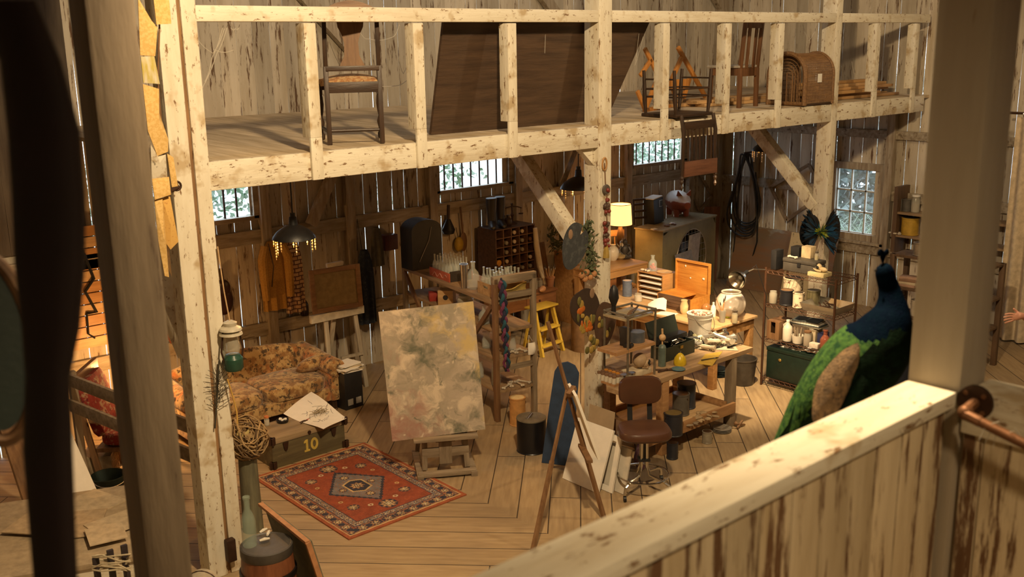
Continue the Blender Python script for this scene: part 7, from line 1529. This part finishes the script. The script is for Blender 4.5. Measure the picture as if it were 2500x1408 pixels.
# person at the right edge, mostly outside the frame
def person():
    sh = at(2585, 735, d=9.6); g0 = V((sh.x, sh.y, 0)); fwd = (at(2450, 735, d=9.4)-sh); fwd.z = 0; fwd.normalize(); sd = V((-fwd.y, fwd.x, 0))
    hnd = at(2488, 772, d=9.35)
    t = thing('person', 'person at the right edge reaching an open hand into view', 'person', g0)
    W = lambda f, s, z: fwd*f+sd*s+V((0, 0, z)); hl = hnd-g0
    J = [(W(0, 0, .92), .13), (W(0, 0, 1.15), .12), (W(0, 0, 1.38), .13), (W(0, 0, 1.5), .055), (W(.02, 0, 1.66), .095),
         (W(0, .18, 1.40), .06), (W(.02, .24, 1.12), .045), (W(.16, .22, .95), .034),
         (W(0, -.18, 1.40), .06), (W(.06, -.2, 1.16), .045), (hl-fwd*.05, .03),
         (W(0, .1, .86), .09), (W(.02, .11, .48), .058), (W(0, .11, .08), .042), (W(.14, .12, .03), .035),
         (W(0, -.1, .86), .09), (W(.02, -.11, .48), .058), (W(0, -.11, .08), .042), (W(.14, -.12, .03), .035)]
    E_ = [(0, 1), (1, 2), (2, 3), (3, 4), (2, 5), (5, 6), (6, 7), (2, 8), (8, 9), (9, 10), (0, 11), (11, 12), (12, 13), (13, 14), (0, 15), (15, 16), (16, 17), (17, 18)]
    pl = hl; up_ = V((0, 0, 1)); n0 = len(J)
    J.append((pl, .034)); E_.append((10, n0)); J.append((pl+fwd*.045, .034)); E_.append((n0, n0+1))
    for k, (o_, L2) in enumerate(((.03, .075), (.011, .088), (-.01, .082), (-.03, .065))):
        b = len(J); J += [(pl+fwd*.075+up_*o_*1.1, .0105), (pl+fwd*(.075+L2*.5)+up_*(o_*1.3-.004)-sd*.01, .0095), (pl+fwd*(.075+L2*.9)+up_*(o_*1.4-.018)-sd*.03, .008)]; E_ += [(n0+1, b), (b, b+1), (b+1, b+2)]
    b = len(J); J += [(pl+up_*.045+fwd*.015-sd*.02, .012), (pl+up_*.075+fwd*.05-sd*.03, .010)]; E_ += [(n0, b), (b, b+1)]
    me = bpy.data.meshes.new('body'); me.from_pydata([j[0] for j in J], E_, []); o = bpy.data.objects.new('body', me); COL.objects.link(o); o.parent = t
    sk = o.modifiers.new('skin', 'SKIN'); sv = me.skin_vertices[0].data if me.skin_vertices else None
    if sv is None:
        bm = bmesh.new(); bm.from_mesh(me); bm.verts.layers.skin.verify(); bm.to_mesh(me); bm.free(); sv = me.skin_vertices[0].data
    for i, (_, r) in enumerate(J): sv[i].radius = (r, r)
    sv[0].use_root = True; o.modifiers.new('sub', 'SUBSURF').levels = 2; o.modifiers['sub'].render_levels = 2
    me.materials.append(plain('skin_tone', (.55, .27, .18), .5, var=.1))
    cl = MB(); cl.tube([W(0, 0, .9), W(0, 0, 1.1), W(0, 0, 1.36), W(0, 0, 1.46)], [.17, .16, .18, .07], 18); cl.build('shirt', plain('brown_shirt', (.16, .09, .05), .9), t)
    for s in (-1, 1): MB().tube([W(0, .09*s, .98), W(.02, .11*s, .5), W(0, .11*s, .08)], [.115, .085, .065], 14).build('trouser_leg', plain('tan_trousers', (.2, .13, .08), .9), t)
    sl = plain('brown_shirt', (.16, .09, .05), .9)
    MB().tube([W(0, .12, 1.43), W(0, .19, 1.39), W(.02, .24, 1.14)], [.07, .075, .06], 12).build('sleeve', sl, t); MB().tube([W(0, -.12, 1.43), W(0, -.19, 1.39), W(.05, -.2, 1.18)], [.07, .075, .06], 12).build('sleeve', sl, t)
    MB().tube([W(0, .13, 1.43), W(0, 0, 1.46), W(0, -.13, 1.43)], [.07, .085, .07], 12).build('collar', sl, t)
    for s in (-1, 1): MB().ball(W(.088, .035*s, 1.675), .012, 8).build('eye', BLACK, t); MB().ball(W(0, .097*s, 1.66), (.022, .012, .03), 8).build('ear', plain('skin_tone', (.55, .27, .18)), t)
    MB().ball(W(.09, 0, 1.605), (.012, .026, .007), 8).build('mouth', plain('lip_tone', (.4, .12, .1), .5), t)
    MB().ball(W(-.025, 0, 1.725), (.1, .1, .08), 16).build('hair', DKX, t)
    MB().ball(W(.105, 0, 1.65), (.015, .012, .02), 8).build('nose', plain('skin_tone', (.55, .27, .18)), t)
person()
# ---------------------------------------------------------------- left-hand side
# fabric garland beside the lit post
t = thing('fabric_garland', 'garland of mustard and printed fabric pieces hanging beside the lit double post', 'garland'); GY = 6.28
MUS = mat('mustard_damask', (.68, .46, .18), (.58, .37, .12), 55, rough=.9, lo=.45, hi=.55, bump=.15); FLO = mat('pale_floral_print', (.55, .50, .40), (.30, .22, .12), 12, rough=.9, lo=.52, hi=.62, c3=(.15, .12, .08), s3=16, t3=.6); GRS = mat('grass_print', (.55, .50, .38), (.42, .34, .08), 9, (4, 1, .6), .9, lo=.4, hi=.6)
SW = [(MUS, [(374, -12), (412, -12), (417, 58), (381, 60)]), (MUS, [(336, -6), (371, 50), (384, 67), (381, 137), (344, 135)]), (GRS, [(344, 138), (377, 137), (389, 205), (349, 202)]), (MUS, [(349, 205), (387, 217), (391, 277), (409, 340), (411, 370), (386, 381), (361, 320)]), (FLO, [(366, 352), (386, 382), (404, 377), (409, 434), (371, 437)]), (MUS, [(406, 374), (422, 384), (434, 454), (419, 457)]), (MUS, [(372, 437), (414, 432), (417, 475), (377, 487)]), (MUS, [(377, 487), (397, 483), (406, 587), (414, 677), (404, 674), (387, 587)]), (mat('dotted_mustard', (.60, .36, .10), (.60, .36, .10), rough=.9, c3=(.42, .2, .05), s3=60, t3=.58), [(397, 483), (417, 480), (437, 590), (416, 609), (402, 587)])]
for k, (mt, P) in enumerate(SW):
    y = GY+.012*(k % 3); Q = [at(px, py, y=y) for px, py in P]; c = sum(Q, V())/len(Q); m = MB()
    f_ = []; rim = [m.b.verts.new(q+V((0, .012*math.sin(q.z*23+k), 0))) for q in Q]; cv = m.b.verts.new(c+V((0, -.02, 0)))
    rb = [m.b.verts.new(q+V((0, .012*math.sin(q.z*23+k)+.006, 0))) for q in Q]; cb_ = m.b.verts.new(c+V((0, -.014, 0))); n = len(Q)
    for i in range(n):
        j = (i+1) % n; m.b.faces.new((rim[i], rim[j], cv)); m.b.faces.new((rb[j], rb[i], cb_)); m.b.faces.new((rim[i], rb[i], rb[j], rim[j]))
    m.build('fabric_piece', mt, t)
MB().tube([at(392, -30, y=GY+.05), at(385, 200, y=GY+.05), at(402, 400, y=GY+.05), at(414, 600, y=GY+.05)], .006, 6).build('cord', DKZ if 0 else MIDZ, t); home(t)
c = at(428, 466, y=6.55); m = MB(); m.tube([c+V((-.13, -.2, .0)), c+V((-.04, 0, 0)), c+V((.03, .02, .02)), c+V((.05, .1, .03)), V((2.82, 6.76, c.z+.03))], .014, 8); m.tube([c+V((.02+.03*math.cos(a), .02, .03*math.sin(a)+.03)) for a in [2*PI*i/14 for i in range(14)]], .008, 6, True); home(solo(m, 'iron_hook', IRON, 'rusty iron hook and ring on the side of the lit double post', 'hook'))
# lantern, violin case shape, cords and twigs on the lit post
LX = at(560, 840, y=6.70); t = thing('oil_lantern', 'enamel oil lantern with white hood and green tank hung on the lit double post', 'lantern', (LX.x, 6.66, at(560, 905, y=6.66).z)); lh = at(560, 775, y=6.66).z-at(560, 905, y=6.66).z
MB().lathe([(.06, 0), (.072, .02), (.072, .09), (.05, .12), (.02, .125)], n=20).build('tank', plain('green_enamel', (.02, .075, .05), .3), t); MB().lathe([(.05, .13), (.06, .17), (.045, .25)], n=16, cap=False).build('globe', DUSTG, t); MB().lathe([(.03, .25), (.085, .27), (.08, .285), (.05, .29), (.082, .305), (.076, .32), (.045, .335), (.05, .36), (.02, .375)], n=20).build('hood', plain('cream_enamel', (.62, .56, .43), .4), t)
for s in (-1, 1): MB().tube([(s*.065, 0, .06), (s*.085, 0, .15), (s*.06, 0, .3)], .007, 6).build('frame_wire', IRON, t)
MB().tube([(0, 0, .37), (-.02, .01, .6), (-.03, .03, .92)], .005, 5).build('cord', PINEX, t)
t = thing('violin', 'dark violin shape hanging on the wall just right of the lit double post', 'violin'); g = lambda px, py: at(px, py, y=10.36)
MB().ball(g(546, 735), (.12, .04, .16), 16).ball(g(545, 705), (.09, .04, .11), 14).build('body', plain('dark_varnish', (.05, .018, .01), .3), t); MB().bar(g(545, 700), g(538, 655), .04, .03).build('neck', DKW, t); home(t)
m = MB(); m.tube([at(555, 925, y=6.66), at(568, 965, y=6.64), at(578, 1005, y=6.62), at(580, 1035, y=6.6)], .006, 6); home(solo(m, 'hanging_rope', plain('yellow_cord', (.6, .36, .08), .8), 'thin yellow rope curving down from the lantern to the vine ball', 'rope'))
m = MB()
for k in range(60): a = at(532+rnd.uniform(-4, 4), 1000-rnd.uniform(0, 90), y=6.69); d_ = V((rnd.gauss(0, 1), -.3, rnd.uniform(.2, 1.4))).normalized()*.1; m.tube([a, a+d_], .0018, 3)
m.tube([at(525, 1045, y=6.69), at(535, 880, y=6.68)], .006, 5); home(solo(m, 'pine_twig', plain('dark_needles', (.05, .045, .03), .9), 'dark dry pine twig tied to the front of the lit double post', 'twig'))
# vine ball on a tall stump, keg, bottle, leaning canvas
sp = at(600, 1290, z=0); c = at(600, 1070, d=(V((sp.x, sp.y, .9))-EYE).dot(FW)); STZ = at(597, 1122, d=(c-EYE).dot(FW)).z; SXY = (c.x, c.y)
m = MB(); m.cyl((0, 0, 0), (0, 0, STZ), .085, .075, 18); solo(m, 'timber_stump', wood('grey_green_stump', (.17, .16, .10), (.09, .085, .055), 'z'), 'slim grey-green stump standing right of the lit double post', 'stump', (c.x, c.y, 0))
m = MB()
for k in range(64):
    ax = V((rnd.gauss(0, 1), rnd.gauss(0, 1), rnd.gauss(0, 1))).normalized(); u = ax.orthogonal().normalized(); w_ = ax.cross(u); r_ = rnd.uniform(.10, .19); m.mi = 0 if k % 4 else 1
    m.tube([u*r_*math.cos(q)+w_*r_*math.sin(q)+ax*rnd.uniform(-.01, .03) for q in [2*PI*i/18 for i in range(18)]], rnd.uniform(.004, .008), 5, True)
solo(m, 'vine_ball', [plain('dry_vine', (.40, .27, .13), .9), plain('dark_vine', (.16, .10, .05), .9)], 'ball of woven dry vines balanced on the slim stump', 'vine ball', (c.x, c.y, STZ+.175))
bf = at(592, 1015, d=(c-EYE).dot(FW)-.1); t = thing('paper_butterfly', 'pale yellow butterfly perched on the vine ball', 'butterfly', (SXY[0]-.06, SXY[1]-.1, STZ+.25))
for s in (-1, 1): MB().prism([(0, 0, 0), (s*.05, -.01, .045), (s*.06, 0, .01), (s*.03, .0, -.01), (s*.045, 0, -.035), (s*.01, 0, -.03)], (0, 1, .2), .002).build('wing', plain('pale_yellow_wing', (.75, .6, .25), .7), t)
kt = at(650, 1326, z=.62); KR = .172; t = thing('wooden_keg', 'dark banded wooden keg standing at the bottom left', 'keg', (kt.x, kt.y, 0)); KEG = wood('red_brown_staves', (.22, .08, .035), (.13, .045, .02), 'z', rough=.4)
MB().lathe([(.15, 0), (.165, .1), (.19, .3), (.185, .4), (.172, .56), (.168, .6)], n=28).build('staves', KEG, t)
for z, r in ((.05, .162), (.18, .183), (.42, .19)): MB().lathe([(r-.01, z-.02), (r+.004, z-.02), (r+.004, z+.02), (r-.01, z+.02)], n=28, cap=False).build('hoop', plain('black_hoop', (.03, .026, .024), .4, .6), t)
MB().lathe([(.172, .545), (.178, .555), (.178, .615), (.168, .62), (.16, .612), (.02, .612)], n=28).build('top_cap', plain('dark_grey_lid', (.07, .062, .055), .5), t)
KZ = .622; p = at(604, 1322, z=KZ); p = V((min(p.x, kt.x+.02), p.y, KZ)); bottle(.36, .05, 'tall pale green glass bottle standing on the keg', V((kt.x-.09, kt.y+.06, KZ-.008)), mat('pale_green_glass', (.45, .58, .48), rough=.08, alpha=.24, spec=.8), neck=.4)
for k, (px, py, a) in enumerate(((643, 1296, .3), (655, 1302, .9), (646, 1318, -.2))): q = at(px, py, z=KZ); m = MB(); m.tube([(-.035, 0, .012), (0, 0, .014), (.035, 0, .011)], [.008, .013, .007], 7); solo(m, 'chalk_stub', plain('white_chalk', (.72, .66, .55), .8), 'white chalky stub lying on the keg lid', 'chalk', (q.x, q.y, KZ-.008), a, 'chalk stubs on the keg')
q0, q1 = at(624, 1240, z=.66), at(738, 1322, z=.70); m = MB(); X_ = (q0.x+q1.x)/2+.06; q0.x += .06; q1.x += .06
t = thing('leaning_canvas', 'big stretched canvas with orange edge leaning right of the keg', 'canvas'); A, B = V((q0.x, q0.y, .68)), V((q1.x, q1.y, .68)); ft = V((.16, .0, 0))
MB().prism([A, B, B+ft-V((0, 0, .677)), A+ft-V((0, 0, .677))], V((1, 0, .24)), .012).build('face', plain('grey_green_canvas', (.16, .15, .10), .8), t)
MB().bar(A+V((-.02, 0, 0)), B+V((-.02, 0, 0)), .036, .02).bar(B+V((-.02, 0, 0)), B+ft+V((-.02, 0, -.655)), .036, .02, (0, 1, 0)).build('edge', plain('orange_brown_edge', (.46, .22, .10), .7), t); home(t)
# two-board rail running from the lit post to the back wall
A, B = V((2.55, 8.85, 0)), V((2.86, 6.95, 0)); t = thing('board_rail', 'grey two-board rail running back from the lit double post, in front of the red armchair', 'railing')
for z in (1.14, .90): MB().bar(A+V((0, 0, z)), B+V((0, 0, z)), .03, .11, (0, 0, 1), .004).build('board', GREYX, t)
for f in (0, .97): q = A.lerp(B, f)+V((.04, 0, 0)); MB().bx(q.x-.03, q.y-.03, 0, q.x+.03, q.y+.03, 1.2).build('post', GREYZ, t)
home(t)
# red armchair
t = thing('armchair', 'wooden armchair with red floral cushions behind the board rail', 'armchair', (3.16, 9.06, 0), R(52)); RF = mat('red_floral_chintz', (.34, .05, .035), (.52, .36, .22), 14, rough=.9, lo=.5, hi=.58, c3=(.16, .02, .03), s3=20, t3=.56)
for x in (-.28, .28):
    MB().lathe([(.02, 0), (.028, .06), (.018, .1), (.03, .2), (.02, .3), (.026, .6)], (x, -.25, 0), 10).build('leg', MIDZ, t); MB().bar((x, .25, 0), (x, .42, 1.0), .05, .045, (0, 1, 0)).build('back_post', MIDZ, t); MB().bar((x*1.05, -.3, .62), (x*1.05, .3, .66), .07, .03).build('arm', MIDX, t)
MB().bx(-.28, -.26, .34, .28, .28, .38).build('seat_frame', MIDX, t); cushion_box(-.26, .26, -.27, .26, .38, .50).build('seat_cushion', RF, t); MB().bx(-.3, .38, .95, .3, .43, 1.08, .02).build('top_rail', MIDX, t)
bc = cushion_box(-.25, .25, -.06, .07, .0, .55).build('back_cushion', RF, t); bc.location = (0, .24, .47); bc.rotation_euler = (R(-14), 0, 0)
# white panels, heater, tub and platform lower left
def quad(name, pts, y, mt, label, cat, th=.02):
    m = MB(); P = [at(px, py, y=y) if z is None else at(px, py, z=z) for px, py, z in pts]; m.prism(P, V((.2, 1, 0)), th); return home(solo(m, name, mt, label, cat))
m = MB(); b0_, b1_ = at(232, 1120, z=.02), at(284, 1112, z=.02); m.prism([(2.40, 8.42, .004), (2.62, 8.50, .004), (2.42, 8.74, .95), (2.24, 8.66, .95)], (.3, -.95, 0), .015); home(solo(m, 'white_hardboard', WHITEP, 'bright white hardboard leaning beside the red armchair', 'board'))
m = MB(); m.prism([(2.0, 8.40, .004), (2.26, 8.47, .004), (2.14, 8.75, 1.0), (1.9, 8.67, 1.0)], (.5, -.8, 0), .02); home(solo(m, 'brown_board', MIDZ, 'dark brown board leaning left of the bright white hardboard', 'board'))
c = at(250, 1165, z=.02); t = thing('heater_box', 'tan metal heater box with woven wire grille, lower left', 'heater', (c.x, c.y, 0), R(-30)); MB().box((0, 0, .15), (.26, .32, .28), None, .012).build('case', plain('tan_metal', (.34, .26, .16), .5), t); m = MB()
for k in range(9): m.bx(.131, -.14+.034*k, .03, .137, -.134+.034*k, .27).bx(.131, -.14, .03+.029*k, .137, .14, .034+.029*k)
m.build('grille', PINEX, t)
c = at(270, 1200, z=.02); t = thing('rubber_tub', 'dark teal rubber tub with wire handle in front of the heater box', 'tub', (c.x, c.y+.02, 0)); MB().lathe([(.11, 0), (.15, .17), (.155, .17), (.155, .18), (.145, .18), (.105, .01)], n=24).build('tub', plain('dark_teal_rubber', (.02, .04, .035), .5), t); MB().tube([(.15*math.cos(a), -.15*math.sin(a)*.6-.05, .17-.06*math.sin(a)) for a in [PI*i/12 for i in range(13)]], .004, 5).build('handle', STEEL, t)
t = thing('low_platform', 'low white-painted platform with flaking sides, bottom left corner', 'platform', (1.95, 7.35, 0), R(-22)); MB().bx(-.6, -.75, .5, .62, .52, .54, .004).build('deck', plain('dusty_plywood', (.42, .32, .2), .8), t); MB().bx(-.58, -.73, 0, -.54, .50, .5).bx(.56, -.73, 0, .6, .50, .5).bx(-.54, -.73, 0, .56, -.69, .5).bx(-.54, .46, 0, .56, .50, .5).build('side', PX, t)
for k, (x, y, a, sx, sy) in enumerate(((2.2, 7.5, .3, .4, .4), (2.02, 7.2, -.5, .34, .44), (2.25, 7.0, .1, .4, .3), (1.8, 7.35, .7, .3, .4), (2.1, 6.85, -.2, .25, .28))): blk('plywood_sheet', [plain('pale_plywood', (.55, .43, .28), .7), plain('warm_plywood', (.48, .35, .21), .7)][k % 2], 'thin plywood sheet lying on the low platform', 'sheet', (x, y, .541+.009*k), (sx, sy, .008), a, 0)['group'] = 'plywood sheets on the low platform'
c = at(290, 1395, z=.9); t = thing('iron_rack', 'dark iron uprights bound with pale rope, bottom left edge', 'rack'); d0 = 6.0
for px, py, w_ in ((233, 1362, 8), (268, 1342, 10), (302, 1330, 14)): a = at(px, py, d=d0); MB().bx(a.x-.018, a.y-.01, 0, a.x+.018, a.y+.01, a.z).build('upright', plain('violet_black_iron', (.03, .022, .025), .5), t)
m = MB(); P = []
for k in range(40): a = at(225+95*(.5+.5*math.sin(k*.9)), 1372+18*math.sin(k*.37+1)+rnd.uniform(-5, 5), d=d0+.03*math.cos(k*.9)); P.append(a)
m.tube(P, .005, 5); m.build('rope', plain('pale_rope', (.5, .42, .28), .9), t); home(t)
# canvases stacked behind the left posts, cushions at the bottom
for k, (y, x, h) in enumerate(((7.3, 2.62, .8), (7.12, 2.56, .95), (6.98, 2.66, .7))): m = MB(); m.prism([(2.58-.03*k, y, .004), (2.58-.03*k, y+.42, .004), (2.72-.03*k, y+.42, h), (2.72-.03*k, y, h)], (1, 0, -.15), -.02); home(solo(m, 'stacked_canvas', [plain('dark_canvas_back', (.06, .045, .03), .8), plain('tan_canvas_back', (.34, .25, .14), .8), WHITEP][k], ['dark canvas leaning behind the left posts', 'tan canvas leaning behind the left posts, tallest of the stack', 'white canvas in front of the stack behind the left posts'][k], 'canvas'))
c = at(482, 1392, z=.3); t = thing('rolled_blanket', 'pale rolled blanket tied with cord at the bottom, left of the lit double post', 'blanket', (c.x, c.y, 0), R(40)); m = MB(); m.tube([(-.14, 0, .13), (-.1, 0, .13), (.1, 0, .13), (.14, 0, .13)], [.09, .13, .13, .09], 18); m.build('roll', plain('cream_wool', (.5, .42, .3), .95), t)
for x in (-.06, .06): MB().tube([(x, .132*math.cos(a), .13+.132*math.sin(a)) for a in [2*PI*i/20 for i in range(20)]], .005, 5, True).build('cord', IRON, t)
# slats and scissor rack on the back wall far left
m = MB(); x0, x1 = at(200, 600, y=10.36).x-.5, at(262, 600, y=10.36).x+.25
t = thing('slatted_screen', 'warm lit horizontal slats on the back wall between dark cloth and blurred post', 'screen', (x0, 10.34, .95))
for k in range(11): MB().bx(0, 0, .115*k, x1-x0, .03, .115*k+.103).build('slat', OAKX if k % 3 else PINEX, t)
t = thing('scissor_rack', 'black iron zigzag rack hanging on the warm slats at far left', 'rack'); g = lambda px, py: at(px, py, y=10.328)
MB().tube([g(205, 620), g(229, 680), g(208, 712), g(236, 762), g(212, 765)], .016, 6).build('zigzag', BLACK, t); MB().tube([g(212, 765), g(216, 815), g(232, 825)], .01, 6).build('hook', BLACK, t); home(t)
m = MB(); m.lathe([(.03, 0), (.07, .1), (.06, .2), (.02, .27)], n=14); p = at(425, 830, y=10.26); solo(m, 'leather_strap', plain('red_brown_leather', (.16, .045, .02), .5), 'red-brown leather bag on the wall rail behind the lit double post', 'bag', (p.x, 10.3, .832))
# ---------------------------------------------------------------- light
def spot(name, loc, tgt, e, col, size=.25, ang=120, blend=.6, kind='SPOT'):
    l = bpy.data.lights.new(name, kind); l.energy = e; l.color = col; l.shadow_soft_size = size
    if kind == 'SPOT': l.spot_size = R(ang); l.spot_blend = blend
    o = bpy.data.objects.new(name, l); COL.objects.link(o); o.location = loc
    o.rotation_euler = (V(tgt)-V(loc)).to_track_quat('-Z', 'Y').to_euler(); return o
WARM = (1, .725, .41); WARM2 = (1, .50, .16)
spot('barn_flood_lamp', (2.8, 2.5, 5.9), (5.2, 6.5, 0.3), 1500, WARM, .12, 150, .4)
spot('barn_flood_lamp', (9.2, 2.2, 5.9), (10, 7.0, 0.5), 430, WARM, .15, 120)
spot('sofa_lamp_bulb', (3.42, 9.75, .84), (0, 0, 0), 62, WARM2, .06, kind='POINT')
spot('side_table_lamp_bulb', LAMP, (0, 0, 0), 40, WARM2, .05, kind='POINT')
spot('work_table_spot', (8.3, 5.9, 2.85), (9.05, 6.9, .75), 640, WARM, .05, 78, .7)
w = bpy.data.worlds.new('daylight'); S.world = w; w.use_nodes = True
nt = w.node_tree; bg = nt.nodes['Background']; bg.inputs[0].default_value = (.70, .85, 1, 1); bg.inputs[1].default_value = 5.2
def area(name, loc, tgt, e, col, sx, sy):
    l = bpy.data.lights.new(name, 'AREA'); l.energy = e; l.color = col; l.shape = 'RECTANGLE'; l.size = sx; l.size_y = sy
    o = bpy.data.objects.new(name, l); COL.objects.link(o); o.location = loc
    o.rotation_euler = (V(tgt)-V(loc)).to_track_quat('-Z', 'Y').to_euler(); return o
area('roof_light', (7, 6.5, 7.5), (7, 9, 5), 60, (.8, .9, 1), 9, .8)
for _k, _v in dict(max_bounces=6, diffuse_bounces=3, glossy_bounces=2, transmission_bounces=4, transparent_max_bounces=8, sample_clamp_indirect=4).items(): setattr(S.cycles, _k, _v)
S.cycles.caustics_reflective = False; S.cycles.caustics_refractive = False
spot('landing_fill', (.7, -1.3, 5.6), (1.55, 1.2, 2.55), 300, WARM, .15, 62, 1)  # unseen fill light, added to brighten the front of the half wall
for o_, e_ in ((bpy.data.objects['pendant_lamp'], 45), (bpy.data.objects['pendant_lamp.001'], 45), (bpy.data.objects['pendant_lamp.002'], 5)):
    spot('pendant_bulb', o_.location+V((0, 0, .05)), (0, 0, 0), e_, WARM2, .03, kind='POINT')
